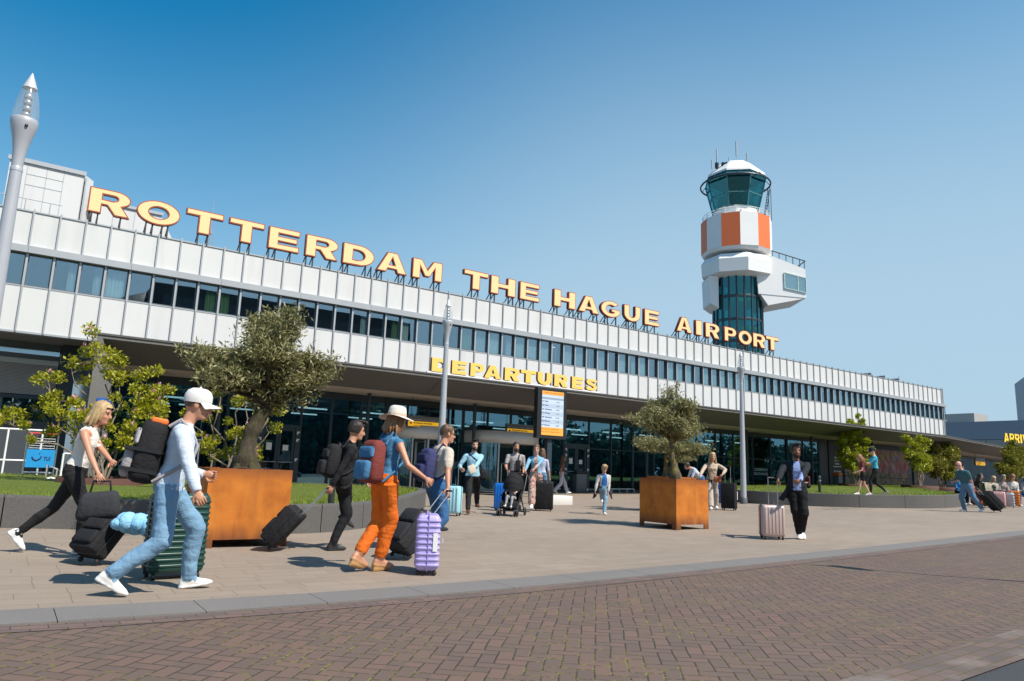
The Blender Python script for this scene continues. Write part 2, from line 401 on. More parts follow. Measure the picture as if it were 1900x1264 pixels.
def _stroke(P, sw, sh):
    L, Rr = [], []
    for i, p in enumerate(P):
        q0, q1 = Vector(P[max(i-1, 0)]), Vector(P[min(i+1, len(P)-1)]); d = (q1-q0).normalized(); n_ = Vector((-d.y*sw/2, d.x*sh/2)); L.append(tuple(Vector(p)+n_)); Rr.append(tuple(Vector(p)-n_))
    return L+Rr[::-1]
def glyph(c, s=.31, b=.23):
    """outer and inner outlines of a wide slab-like capital in the unit box"""
    T_ = 1-b
    if c == 'T': return [[(0, 1), (1, 1), (1, T_), (.5+s/2, T_), (.5+s/2, 0), (.5-s/2, 0), (.5-s/2, T_), (0, T_)]]
    if c == 'I': return [[(0, 0), (0, 1), (1, 1), (1, 0)]]
    if c == 'L': return [[(0, 0), (0, 1), (s, 1), (s, b), (1, b), (1, 0)]]
    if c == 'E': return [[(0, 0), (0, 1), (1, 1), (1, T_), (s, T_), (s, .5+b*.45), (.93, .5+b*.45), (.93, .5-b*.45), (s, .5-b*.45), (s, b), (1, b), (1, 0)]]
    if c == 'H': return [[(0, 0), (0, 1), (s, 1), (s, .5+b/2), (1-s, .5+b/2), (1-s, 1), (1, 1), (1, 0), (1-s, 0), (1-s, .5-b/2), (s, .5-b/2), (s, 0)]]
    if c == 'O': return [_arc(.5, .5, .5, .5, 0, 345, 31), _arc(.5, .5, .5-s*.86, .5-b, 0, 345, 31)]
    if c == 'D': return [[(0, 0), (0, 1), (.48, 1)]+_arc(.48, .5, .52, .5, 90, -90)+[(.48, 0)], [(s, b), (s, T_), (.46, T_)]+_arc(.46, .5, .23, .5-b, 90, -90)+[(.46, b)]]
    bowl = [(0, 0), (0, 1), (.62, 1)]+_arc(.62, .68, .38, .32, 90, -90)
    hole = [(s, .36+b*.85), (s, 1-b*.85), (.58, 1-b*.85)]+_arc(.58, .68, .10, .32-b*.85, 90, -90)+[(.58, .36+b*.85)]
    if c == 'P': return [bowl+[(s, .36), (s, 0)], hole]
    if c == 'R': return [[(0, 0), (0, 1), (.62, 1)]+_arc(.62, .68, .37, .32, 90, -62)+[(1.0, 0), (.64, 0), (.44, .36), (s, .36), (s, 0)], hole]
    if c == 'A': return [[(0, 0), (.34, 1), (.66, 1), (1, 0), (.69, 0), (.64, .18), (.36, .18), (.31, 0)], [(.41, .38), (.59, .38), (.5, .72)]]
    if c == 'M': return [[(0, 0), (0, 1), (.30, 1), (.5, .50), (.70, 1), (1, 1), (1, 0), (.74, 0), (.74, .60), (.58, .16), (.42, .16), (.26, .60), (.26, 0)]]
    if c == 'U': return [[(0, 1), (0, .45)]+_arc(.5, .45, .5, .45, 180, 360)+[(1, .45), (1, 1), (1-s, 1), (1-s, .45)]+_arc(.5, .45, .5-s, .45-b, 0, -180)+[(s, .45), (s, 1)]]
    if c == 'V': return [[(0, 1), (.34, 1), (.5, .38), (.66, 1), (1, 1), (.68, 0), (.32, 0)]]
    if c == 'G': return [_arc(.5, .5, .5, .5, 40, 335, 30)+[(.95, .52), (.52, .52), (.52, .33), (.66, .33)]+_arc(.5, .5, .5-s*.8, .5-b, 312, 48, 24)]
    if c == 'S': return [_stroke([(.90, .74), (.78, .85), (.5, .885), (.25, .84), (.17, .72), (.25, .61), (.5, .53), (.75, .44), (.83, .29), (.73, .16), (.5, .115), (.22, .15), (.08, .27)], .33, .23)]
    return [[(0, 0), (0, 1), (1, 1), (1, 0)]]
def glyph_mesh(ch, x0, x1, z0, z1, y, depth, grow=0.0, s=.31, b=.23):
    """a capital cut from sheet, standing upright and facing -Y"""
    cu = bpy.data.curves.new('lettering', 'CURVE'); cu.dimensions = '2D'; cu.fill_mode = 'BOTH'; cu.extrude = depth/2; cu.offset = grow
    for lp in glyph(ch, s, b):
        sp_ = cu.splines.new('POLY'); sp_.points.add(len(lp)-1); sp_.use_cyclic_u = True
        for p_, (x, z) in zip(sp_.points, lp): p_.co = (x*(x1-x0), z*(z1-z0), 0, 1)
    ob = bpy.data.objects.new('lettering', cu); COL.objects.link(ob)
    me = bpy.data.meshes.new_from_object(ob.evaluated_get(bpy.context.evaluated_depsgraph_get()))
    bpy.data.objects.remove(ob); bpy.data.curves.remove(cu)
    n = len(me.vertices); q = np.empty(n*3); me.vertices.foreach_get('co', q); q = q.reshape(n, 3)
    out = np.stack([x0+q[:, 0], y-depth/2-q[:, 2], z0+q[:, 1]], 1); me.vertices.foreach_set('co', out.ravel()); me.update()
    return me
def text_mesh(s, weight=0.0, depth=.02, bevel=0.0):
    cu = bpy.data.curves.new('lettering', 'FONT'); cu.body = s; cu.size = 1.0; cu.offset = weight; cu.extrude = depth; cu.bevel_depth = bevel; cu.resolution_u = 6
    ob = bpy.data.objects.new('lettering', cu); COL.objects.link(ob)
    dg = bpy.context.evaluated_depsgraph_get(); me = bpy.data.meshes.new_from_object(ob.evaluated_get(dg))
    bpy.data.objects.remove(ob); bpy.data.curves.remove(cu)
    return me
def fit_mesh(me, x0, x1, z0, z1, y, dy):
    """stands a lettering mesh upright facing -Y inside the given box"""
    n = len(me.vertices); a = np.empty(n*3); me.vertices.foreach_get('co', a); a = a.reshape(n, 3)
    lo, hi = a.min(0), a.max(0); b = np.empty_like(a)
    b[:, 0] = x0+(a[:, 0]-lo[0])/max(hi[0]-lo[0], 1e-6)*(x1-x0)
    b[:, 2] = z0+(a[:, 1]-lo[1])/max(hi[1]-lo[1], 1e-6)*(z1-z0)
    b[:, 1] = y-(a[:, 2]-lo[2])/max(hi[2]-lo[2], 1e-6)*dy
    me.vertices.foreach_set('co', b.ravel()); me.update(); return me
# ================================================================== ground, paving, kerb, road
def sheet(name, xs, yf, n, dz, mat, kind='structure'):
    """a strip of ground between two edge lines that follows the slope of the forecourt"""
    b = MB(); rows = []
    for x in xs:
        y0, y1 = yf(x); rows.append([(x, y0+(y1-y0)*(k/n)**1.3) for k in range(n+1)])
    vs = [(x, y, gz(x, y)+dz) for r in rows for x, y in r]; k = n+1
    b.add(vs, [(i*k+j, (i+1)*k+j, (i+1)*k+j+1, i*k+j+1) for i in range(len(xs)-1) for j in range(n)], 0, True)
    return tag(b.build(name, mat), kind=kind)
_kb = ((-30, 0.16, 1.64, 4.4, 7.8, 11.9, 19.2, 40, 120), (6.3, 6.46, 6.54, 6.60, 6.61, 6.69, 6.93, 7.6, 9.5))
_kf = ((-30, 0.16, 1.0, 2.9, 5.0, 9.0, 11.0, 17.6, 40, 120), (5.8, 5.95, 6.03, 6.09, 6.11, 6.19, 6.21, 6.37, 7.0, 8.9))
kb = lambda x: float(np.interp(x, *_kb)); kf = lambda x: float(np.interp(x, *_kf))
XS = sorted(set([round(-25+i*.75, 3) for i in range(110)]+[round(58+i*3, 3) for i in range(22)]))
far = [-1800, -900, -400, -200, -100, -60, -40]+[round(-30+i*4, 2) for i in range(42)]+[150, 200, 300, 500, 900, 1800]
gb = MB(); gx_, gy_ = far, [-1800, -900, -400, -200, -100, -60, -40]+[round(-30+i*4, 2) for i in range(30)]+[110, 150, 220, 400, 900, 1800]
gb.add([(x, y, gz(x, y)-.16) for x in gx_ for y in gy_], [(i*len(gy_)+j, (i+1)*len(gy_)+j, (i+1)*len(gy_)+j+1, i*len(gy_)+j+1) for i in range(len(gx_)-1) for j in range(len(gy_)-1)], 0, True)
tag(gb.build('ground', plain('far_ground', (.10, .10, .095), .95, 0, .2, .2)), kind='structure')
sheet('plaza_paving', XS, lambda x: (kb(x), 27.6), 30, 0.0, MP['paving'])
# kerb stones with open joints, a few millimetres proud of the paving
k = MB()
seg = [-25+i*.98 for i in range(118)]
for a, b_ in zip(seg[:-1], seg[1:]):
    a2, b2 = a+.003, b_-.003
    P4 = [(a2, kf(a2)), (b2, kf(b2)), (b2, kb(b2)), (a2, kb(a2))]
    k.prism(P4, lambda x, y: gz(x, y)-.14, lambda x, y: gz(x, y)+.006, bottom=False)
tag(k.build('kerb', MP['kerb']), kind='structure')
sheet('brick_road', XS, lambda x: (2.55, kf(x)+.02), 20, -.012, MP['brick'])
# gutter courses and the dark asphalt lane nearest the camera
def mat_gutter():
    t = NT('gutter_courses'); P = t.pos()
    br = t.n('ShaderNodeTexBrick', offset=.5, offset_frequency=2); t.t.links.new(P, br.inputs['Vector'])
    for k_, v_ in (('Scale', 1.0), ('Mortar Size', .005), ('Brick Width', .21), ('Row Height', .105), ('Mortar Smooth', .2)): br.inputs[k_].default_value = v_
    br.inputs['Color1'].default_value = (.10, .074, .066, 1); br.inputs['Color2'].default_value = (.155, .10, .082, 1); br.inputs['Mortar'].default_value = (.07, .065, .015, 1)
    lim = t.ramp(t.noise(2.2, P, 5), (.54, 0.0), (.70, 1.0))
    t.col(t.mix(t.math('MULTIPLY', lim, .5), br.outputs[0], (.26, .235, .21))); t.p(Roughness=.85); return t.m
def mat_courses():
    t = NT('clinker_edge_courses'); P = t.pos()
    br = t.n('ShaderNodeTexBrick', offset=.5, offset_frequency=2); t.t.links.new(P, br.inputs['Vector'])
    for k_, v_ in (('Scale', 1.0), ('Mortar Size', .005), ('Brick Width', .212), ('Row Height', .106), ('Mortar Smooth', .2)): br.inputs[k_].default_value = v_
    br.inputs['Color1'].default_value = (.115, .085, .076, 1); br.inputs['Color2'].default_value = (.175, .11, .088, 1); br.inputs['Mortar'].default_value = (.045, .036, .025, 1)
    t.col(t.mix(t.math('MULTIPLY', t.noise(120, P, 2), .3), br.outputs[0], (.075, .055, .05))); t.p(Roughness=.85); return t.m
sheet('brick_edge_courses', XS, lambda x: (kf(x)-.212, kf(x)+.01), 2, -.008, mat_courses())
sheet('road_gutter', XS, lambda x: (2.14, 2.56), 3, -.008, mat_gutter())
sheet('asphalt_lane', XS, lambda x: (-9, 2.15), 8, -.016, MP['asphalt'])

# ================================================================== terminal building
YF, YT, YG = 24.6, 22.1, 26.5
ZT, ZB, ZS, ZL = 8.22, 7.14, 5.944, 4.627
DX, XO = .6690, -.077
I0, I1 = -4, 83
XL, XR = XO+DX*I0, XO+DX*I1+.22
term = thing('terminal_building', 'long low airport terminal with white panelled upper storey over a dark granite canopy', 'building', (0, 0, 0))
c = MB()
for i in range(I0, I1+1):
    x0, x1 = XO+DX*i+.012, XO+DX*(i+1)-.012
    if i == I1: x1 = XR
    c.box(x0, x1, YF, YF+.10, ZB-.02, ZT-.05); c.box(x0, x1, YF, YF+.10, ZL+.03, ZS)
c.box(XR-.02, XR, YF+.1, 40, ZL, ZT)                                     # end wall
c.build('cladding', MP['panel'], term)
m = MB()
for i in range(I0, I1+2):
    x = XO+DX*i if i <= I1 else XR
    m.box(x-.022, x+.022, YF-.055, YF+.02, ZB+.002, ZT+.045)
    m.box(x-.022, x+.022, YF-.055, YF+.02, ZL+.0, ZS-.002)
    m.box(x-.03, x+.03, YF-.036, YF-.026, ZS+.002, ZB-.21); m.box(x-.026, x+.026, YF-.024, YF+.22, ZS+.002, ZB-.21, 1)  # side boxes darker: shade of the window reveals put into their colour
m.box(XL, XR, YF-.03, YF+.12, ZT-.048, ZT-.008)                          # coping rail
m.box(XL, XR, YF-.03, YF+.2, ZL-.03, ZL+.028)
for i in range(I0, I1+1):
    x0, x1 = XO+DX*i+.032, XO+DX*(i+1)-.032
    m.box(x0, x1, YF-.012, YF+.2, ZS+.002, ZS+.04)
m.build('mullion_frame', [MP['alu'], MP['alud']], term)
bnd = MB()
for a in range(I0, I1+1, 4):
    xa, xb = XO+DX*a, min(XO+DX*(a+4), XR+.25)
    bnd.box(xa+.004, xb-.004, YF-.13, YF+.14, ZB-.205, ZB-.002)
bnd.build('sunshade_band', MP['alu'], term)
# windows: one pane each, some with a curtain or a blind behind the glass
pane = MB(); pane.box(.035, DX-.035, YF+.075, YF+.087, ZS+.046, ZB-.206)
fr = MB()
for q in ((.033, .06, ZS+.046, ZB-.206), (DX-.06, DX-.033, ZS+.046, ZB-.206)): fr.box(q[0], q[1], YF+.05, YF+.073, q[2], q[3])
fr.box(.062, DX-.062, YF+.05, YF+.073, ZB-.25, ZB-.208); fr.box(.062, DX-.062, YF+.05, YF+.073, ZS+.047, ZS+.08)
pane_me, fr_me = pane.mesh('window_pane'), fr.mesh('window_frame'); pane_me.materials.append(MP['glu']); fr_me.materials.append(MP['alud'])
def curtain(x0, x1):
    q = MB(); n = max(int((x1-x0)/.03), 4); pts = [(x0+(x1-x0)*i/n, YF+.125+.018*math.sin(i*1.9)) for i in range(n+1)]
    vs = [(x, y, z) for x, y in pts for z in (ZS+.06, ZB-.22)]
    q.add(vs, [(2*i, 2*i+2, 2*i+3, 2*i+1) for i in range(n)], 0, False); return q
cw = [cloth('pale_blind', (.72, .74, .74)), cloth('green_curtain', (.20, .30, .13)), cloth('grey_blind', (.55, .58, .60))]
rb = random.Random(3)
for i in range(I0, I1+1):
    wdw = link('window', pane_me, None, term, (XO+DX*i, 0, 0))
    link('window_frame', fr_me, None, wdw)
    spec = None
    if i in (3,): spec = (0, .06, .55)
    elif i == 7: spec = (1, .28, .62)
    elif i == 8: spec = (1, .05, .36)
    elif i in (11, 17): spec = (1, .34, .62)
    elif i == 18: spec = (0, .05, .38)
    elif i == 22: spec = (1, .05, .62)
    elif i >= 23:
        r = rb.random(); spec = (0 if r < .6 else 2, .05 if r < .75 else .3, .62 if r < .85 else .36)
    elif rb.random() < .18: spec = (2, .4, .62)
    if spec: curtain(spec[1], spec[2]).build('curtain', cw[spec[0]], wdw)
up = MB()
up.box(XL, XR-.03, YF+.3, 30.2, ZL+.06, ZL+.10, 0); up.box(XL, XR-.03, YF+.3, 30.2, ZB-.18, ZB-.12, 1); up.box(XL, XR-.03, 30.2, 30.3, ZL+.1, ZB-.18, 2)
for i in range(I0+2, I1, 7): up.box(XO+DX*i-.06, XO+DX*i+.06, YF+.3, 30.1, ZL+.101, ZB-.181, 2)
for i in range(I0, I1, 5): up.box(XO+DX*i+.8, XO+DX*i+2.0, YF+.9, YF+1.5, ZL+.101, ZL+1.45, 3)
up.build('office_interior', [MP['floor'], MP['ceil'], plain('office_wall', (.12, .145, .15), .9, 0, .2, 1), plain('office_furniture', (.16, .13, .09), .6, 0, .4, 1)], term)
lt = MB()
for i in range(I0+1, I1, 11): lt.box(XO+DX*i+.1, XO+DX*i+.5, YF+1.2, YF+1.35, ZB-.2, ZB-.183)
lt.build('office_ceiling_light', emit('office_tube', (1, .98, .92), 1.2), term)
rf = MB(); rf.box(XL, XR-.03, YF+.13, 40, ZT-.35, ZT-.25); rf.box(XL, XR-.03, 39.8, 40, ZL, ZT-.35)
rf.box(XL, XR-.03, YF+.21, YG+.3, ZL-.02, ZL+.04, 1)
rf.build('roof', [MP['roof'], plain('underside_grey', (.16, .165, .17), .7)], term)
# plant room, sloped skylight shell and saw-tooth skylights on the roof
pm = mat_panel(); pm.name = 'plant_room_panel'
p = MB()
p.prism([(-.93, 26.8), (1.10, 26.8), (1.42, 27.3), (1.42, 31), (-.93, 31)], ZT-.25, 10.42)
p.box(-.99, 1.16, 26.74, 26.80, 10.36, 10.50, 1); p.box(1.155, 1.2, 26.75, 27.1, ZT, 10.3, 1)
for x in (-.45, .08, .55): p.box(x-.008, x+.008, 26.792, 26.80, ZT, 10.36, 1)
p.box(-.45, .55, 26.792, 26.80, 9.65, 9.67, 1); p.box(-.45, .55, 26.792, 26.80, 10.0, 10.02, 1)
p.build('plant_room', [pm, MP['alu']], term)
p = MB()
p.add([(1.5, 26.9, ZT-.2), (4.45, 26.9, ZT-.2), (3.55, 26.9, 9.62), (1.5, 26.9, 9.72), (1.5, 30, ZT-.2), (4.7, 30, ZT-.2), (3.8, 30, 9.62), (1.5, 30, 9.72)],
      [(0, 1, 2, 3), (1, 5, 6, 2), (3, 2, 6, 7), (0, 3, 7, 4), (5, 4, 7, 6)])
p.box(1.45, 3.62, 26.84, 26.895, 9.60, 9.70, 1)
for x in (2.1, 2.75, 3.3): p.box(x-.007, x+.007, 26.89, 26.897, ZT, 9.6, 1)
p.build('roof_plant_shell', [pm, MP['alu']], term)
h = MB()
for z in (8.62, 9.02): h.tube([(-2.6, 26.2, z), (.62, 26.2, z)], .014, 6)
for x in (-1.6, -.35, .3): h.tube([(x, 26.2, ZT-.25), (x, 26.2, 9.02)], .014, 6)
h.build('roof_handrail', MP['alu'], term)
s_ = MB()
for x in (47.3, 49.2, 51.2):
    x += 1.9
    s_.add([(x, 27, ZT-.3), (x+1.7, 27, ZT-.3), (x+1.25, 27.0, ZT+.88), (x, 30, ZT-.3), (x+1.7, 30, ZT-.3), (x+1.25, 30, ZT+.88)], [(0, 1, 2), (1, 4, 5, 2), (0, 2, 5, 3), (4, 3, 5)])
s_.build('skylight', plain('skylight_zinc', (.10, .11, .12), .5, .3), term)
for x, y, z1, r in ((4.98, 25.6, 10.2, .012), (5.13, 25.9, 9.35, .008), (52.4, 26, 9.0, .02), (19.1, 26, 9.1, .01)):
    q = MB(); q.tube([(x, y, ZT-.2), (x, y, ZT+.75), (x, y, z1)], [r*1.6, r*1.4, r*.5], 6)
    if r == .012: q.tube([(x, y, ZT+.7), (x, y, ZT+.82)], .04, 8)
    q.build('antenna', MP['alu'], term)
# -------------------------------------------------- canopy
TIP = [(1.76, 22.1), (50, 22.1), (59.8, 23.55), (71.1, 25.2), (95, 29.5)]
def off(pts, d): return [(x, y+d) for x, y in pts]
can = MB()
def strip(b, A, za, B, zb, m=0, st=1):
    for i in range(len(A)-1):
        n = max(int((A[i+1][0]-A[i][0])/4.83*st), 1)
        for q in range(n):
            g0, g1 = q/n, (q+1)/n; e = .012/max(A[i+1][0]-A[i][0], .1)
            L = lambda P, g: (P[i][0]+(P[i+1][0]-P[i][0])*g, P[i][1]+(P[i+1][1]-P[i][1])*g)
            a0, a1, b0, b1 = L(A, g0+e), L(A, g1-e), L(B, g0+e), L(B, g1-e)
            b.quad((*a0, za), (*b0, zb), (*b1, zb), (*a1, za), m)
A0, B0 = TIP, [(2.5, 24.3)]+off(TIP[1:], 2.2)
strip(can, A0, 4.37, B0, 3.965, 0)
can.build('canopy_fascia', MP['granite'], term)
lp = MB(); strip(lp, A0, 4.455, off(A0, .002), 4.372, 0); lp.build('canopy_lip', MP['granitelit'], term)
tp = MB()
for i in range(len(TIP)-1):
    (xa, ya), (xb, yb) = TIP[i], TIP[i+1]
    tp.add([(xa, ya-.03, 4.46), (xb, yb-.03, 4.46), (xb, yb+12, 4.46), (xa, ya+12, 4.46), (xa, ya-.03, 4.515), (xb, yb-.03, 4.515), (xb, yb+12, 4.515), (xa, ya+12, 4.515)],
           [(0, 1, 5, 4), (4, 5, 6, 7), (3, 2, 1, 0), (0, 4, 7, 3), (1, 2, 6, 5)])
tp.build('canopy_flashing', plain('dark_flashing', (.10, .095, .095), .5, .2), term)
sf = MB(); B1 = [(2.3, 38)]+off(TIP[1:], 16); strip(sf, B0, 3.96, B1, 3.958, 0)
sf.build('soffit', MP['soffit'], term)
bk = MB()
for i in range(len(TIP)-1):
    (xa, ya), (xb, yb) = B0[i], B0[i+1]
    bk.add([(xa+.05, ya+.05, 3.975), (xb, yb+.05, 3.975), (xb, yb+9, 3.975), (xa+.05, ya+9, 3.975)], [(0, 1, 2, 3)])
    (xa, ya), (xb, yb) = TIP[i], TIP[i+1]
    bk.add([(xa+.05, ya+.03, 4.37), (xb, yb+.03, 4.37), (B0[i+1][0], B0[i+1][1], 3.98), (B0[i][0]+.05, B0[i][1], 3.98)], [(0, 1, 2, 3)])
bk.build('canopy_core', MP['black'], term)
dl = MB()
for x in [4.2+2.41*i for i in range(20)]: dl.lathe([(.001, 3.952), (.11, 3.952), (.11, 3.957)], 14, 0, (x, 25.5))
dl.build('downlight', MP['steel'], term)
fin = MB()
fin.add([(1.76, 22.1, .0), (2.33, 22.1, .0), (2.31, 22.1, 2.5), (2.23, 22.1, 3.31), (1.87, 22.1, 4.45), (1.76, 22.1, 4.45),
         (1.76, 26.4, .0), (2.55, 26.4, .0), (2.55, 26.4, 2.5), (2.53, 26.4, 3.2), (2.5, 24.35, 3.965), (1.76, 33, 4.45), (1.76, 33, 0)],
        [(0, 1, 2, 3, 4, 5), (1, 7, 8, 2), (2, 8, 9, 3), (3, 9, 10, 4), (0, 5, 11, 12)])
fin.m[-1] = 1
for k_ in range(1, 5): fin.m[-1-k_] = 0 if k_ == 4 else 2  # inner faces take the darker granite, their shade kept in the colour
fin.build('canopy_end_wall', [MP['granitelit'], MP['polished'], MP['granite']], term)
# -------------------------------------------------- ground-floor glazing
zf = lambda x: gz(x, YG)+.01
bays = [2.6, 3.9, 5.2, 6.4, 7.47, 9.04, 10.2, 11.4, 12.45, 15.35, 16.1, 19.85, 20.55, 21.67, 23.25, 24.7, 26.2, 27.7, 29.4, 31.05, 32.6, 34.15, 35.9, 37.6, 39.3, 40.9, 42.6]
doors, rev = (7.47, 21.67), (12.45, 16.1)
mu = MB()
def mull(x, w_=.035, z1=3.955): mu.box(x-w_, x+w_, YG-.06, YG+.08, gz(x, YG)-.02, z1)
for x in bays: mull(x, .045 if rb.random() < .4 else .028)
for a, b_ in zip(bays[:-1], bays[1:]):
    z0, e = zf((a+b_)/2), .05
    door, rv = a in doors, a in rev
    lo = 2.55 if door else (2.95 if rv else z0+.06)
    g_ = MB(); g_.box(a+e, b_-e, YG-.006, YG+.006, lo+.05, 3.70); g_.build('glass_pane', MP['gl'], term)
    mu.box(a+e, b_-e, YG-.05, YG+.07, 3.70, 3.956)
    if not door and not rv:
        mu.box(a+e, b_-e, YG-.05, YG+.07, z0-.03, z0+.055)
        if b_ > 24: mu.box(a+e, b_-e, YG-.03, YG+.03, 2.40, 2.44)
    else: mu.box(a+e, b_-e, YG-.09, YG+.09, lo-.06, lo+.05)
    if rv:
        for xx in np.linspace(a, b_, 4)[1:-1]: mu.box(xx-.035, xx+.035, YG-.05, YG+.06, 3.0, 3.70)
mu.build('glazing_frame', MP['navy'], term)
for x in (5.9, 11.3, 16.1, 26.3, 34.2, 40.5, 47.5, 54.0, 60.5):
    dy = float(np.interp(x, [50, 60, 71], [0, 1.5, 3.1]))
    q = MB(); q.lathe([(.075, gz(x, 25.6+dy)-.02), (.075, 3.958)], 14, 0, (x, 25.6+dy)); q.build('column', MP['navy'], term)
# hinged glazed doors
for a, b_ in ((7.47, 9.04), (21.67, 23.25)):
    z0 = zf(a); md = (a+b_)/2
    dd = MB()
    for x in (a+.09, b_-.09): dd.box(x-.09, x+.09, YG-.09, YG+.08, z0, 2.49)
    dd.box(a+.05, b_-.05, YG-.07, YG+.06, 2.478, 2.52)
    dr = dd.build('double_door', MP['navy'], term)
    for sx, x0, x1 in ((-1, a+.185, md-.006), (1, md+.006, b_-.185)):
        f = MB()
        for q in ((x0, x0+.085, z0+.02, 2.48), (x1-.085, x1, z0+.02, 2.48), (x0+.087, x1-.087, z0+.02, z0+.13), (x0+.087, x1-.087, 2.37, 2.48)): f.box(q[0], q[1], YG-.055, YG+.03, q[2], q[3])
        g_ = f.build('door_leaf', MP['navy'], dr)
        q = MB(); q.box(x0+.086, x1-.086, YG-.008, YG+.004, z0+.131, 2.369); q.build('door_glass', MP['gl'], g_)
        q = MB(); q.tube([(x0+.03, YG-.09, z0+.95), (x1-.03, YG-.09, z0+.95)], .014, 8)
        q.build('push_bar', MP['steel'], g_)
        n_ = MB(); n_.box((x0+x1)/2-.11, (x0+x1)/2+.09, YG-.018, YG-.010, 1.66, 1.86 if sx > 0 else 1.92); n_.build('notice', MP['white'], g_)
        hn = MB(); xx = a+.10 if sx < 0 else b_-.09
        for z in (z0+.12, z0+1.05, 2.05, 2.32): hn.box(xx-.05, xx+.05, YG-.108, YG-.092, z, z+.05); hn.box(xx-.05 if sx > 0 else xx, xx if sx > 0 else xx+.05, YG-.109, YG-.093, z-.06, z+.0)
        hn.build('hinge', MP['white'], g_)
# revolving doors
for a, b_ in ((12.45, 15.35), (16.1, 19.85)):
    cx, cy, r = (a+b_)/2, YG+.1, (b_-a)/2-.06; z0 = zf(cx)
    d = MB()
    d.lathe([(r-.02, 2.35), (r+.02, 2.35), (r+.02, 2.86), (r-.35, 2.89), (.02, 2.90)], 48, 0, (cx, cy)); d.lathe([(r-.02, 2.36), (.02, 2.365)], 48, 0, (cx, cy))
    dr = d.build('revolving_door', MP['drum'], term)
    post = MB()
    for an in (-158, -122, -96, -62, -22):
        x, y = cx+r*math.cos(R_(an)), cy+r*math.sin(R_(an)); post.box(x-.035, x+.035, y-.035, y+.035, z0, 2.352)
    for sgn in (-1, 1): post.lathe([(r-.03, z0+.0), (r+.03, z0), (r+.03, z0+.08), (r-.03, z0+.08)], 48, 0, (cx, cy)) if sgn > 0 else None
    post.build('door_post', MP['steel'], dr)
    for a0, a1 in ((-158, -124), (-60, -24), (-200, -160), (-20, 20)):
        q = MB(); n = 9
        P = [(cx+r*math.cos(R_(a0+(a1-a0)*i/n)), cy+r*math.sin(R_(a0+(a1-a0)*i/n))) for i in range(n+1)]
        q.add([(x, y, z) for x, y in P for z in (z0+.1, 2.35)], [(2*i, 2*i+2, 2*i+3, 2*i+1) for i in range(n)], 0, True)
        q.build('curved_glass', MP['gl'], dr)
        q = MB(); P = [(cx+(r-.02)*math.cos(R_(a0+(a1-a0)*i/n)), cy+(r-.02)*math.sin(R_(a0+(a1-a0)*i/n))) for i in range(n+1)]
        q.add([(x, y, z) for x, y in P for z in (z0+.1, z0+1.0)], [(2*i, 2*i+2, 2*i+3, 2*i+1) for i in range(n)], 0, True)
        q.build('frosted_panel', plain('frosted_band', (.15, .17, .18), .5), dr)
    wg = MB()
    for an in (20, 140, 260):
        u_ = Vector((math.cos(R_(an)), math.sin(R_(an)), 0))
        A_, B_ = Vector((cx, cy, 0))+u_*.1, Vector((cx, cy, 0))+u_*(r-.1)
        for z in (z0+.1, z0+.95, 2.28): wg.bar((A_.x, A_.y, z), (B_.x, B_.y, z), .04, .06)
        wg.bar((B_.x, B_.y, z0+.08), (B_.x, B_.y, 2.3), .05, .05); wg.bar((A_.x, A_.y, z0+.08), (A_.x, A_.y, 2.3), .05, .05)
    wg.build('door_wing', MP['steel'], dr)
# hall behind the glass
hl = MB()
hx0, hx1 = 2.7, 44
for i in range(22):
    xa, xb = hx0+(hx1-hx0)*i/22, hx0+(hx1-hx0)*(i+1)/22
    hl.quad((xa, 27.5, gz(xa, YG)+.012), (xb, 27.5, gz(xb, YG)+.012), (xb, 38, gz(xb, YG)+.012), (xa, 38, gz(xa, YG)+.012), 0)
hl.box(hx0, hx1, 38, 38.1, -.2, 3.95, 1); hl.box(hx0-.1, hx0, YG+.2, 38, -.2, 3.95, 1); hl.box(hx1, hx1+.1, YG+.2, 38, -.2, 3.95, 1)
hl.build('hall_interior', [MP['floor'], MP['wallin']], term)
pc = [plain('teal_board', (.05, .16, .18), .6), plain('olive_board', (.17, .19, .07), .6), plain('blue_board', (.03, .13, .24), .5), plain('cream_board', (.35, .32, .24), .6)]
for i, (x, y, w_, z0, z1, ci) in enumerate(((25.6, 31, 1.1, .5, 2.2, 0), (28.6, 30, .7, .5, 2.6, 1), (30.4, 33, 2.2, .5, 2.4, 0), (33.2, 30, .5, .5, 2.6, 1), (34.6, 29.6, .5, .5, 2.6, 1), (36.2, 30.5, 1.3, .5, 2.5, 1), (38.6, 29.4, 1.6, .5, 2.3, 2), (40.4, 30.2, .6, .5, 2.6, 1), (24.4, 34, 1.6, .4, 1.3, 3), (9.7, 32, 1.5, .4, 1.2, 3), (4.5, 31, .3, .3, 3.4, 2), (3.9, 31, .3, .3, 3.4, 0), (5.3, 31, .3, .3, 3.4, 2))):
    q = MB(); q.box(x, x+w_, y, y+.3, z0-.2, z1); q.build('hall_board', pc[ci], term)
dk = MB()
for i in range(13):
    x = 4.5+i*3; dk.box(x, x+1.3, 31.2, 31.28, 3.6, 3.66); dk.box(x+1, x+2.3, 35.2, 35.28, 3.6, 3.66)
dk.build('hall_ceiling_light', emit('hall_tube', (1, .95, .88), 1.5), term)
# low guard rail in front of the glass
for a, b_ in ((10.3, 12.3), (24.0, 26.0), (31.2, 34.0), (34.4, 37.4)):
    gr = MB(); n = 4; P = [(a+(b_-a)*i/n) for i in range(n+1)]
    gr.tube([(x, YG-.35, gz(x, YG)+.17) for x in P], .022, 8)
    for x in P: gr.tube([(x, YG-.35, gz(x, YG)), (x, YG-.35, gz(x, YG)+.16)], .018, 6)
    gr.build('glass_guard_rail', MP['white'], term)
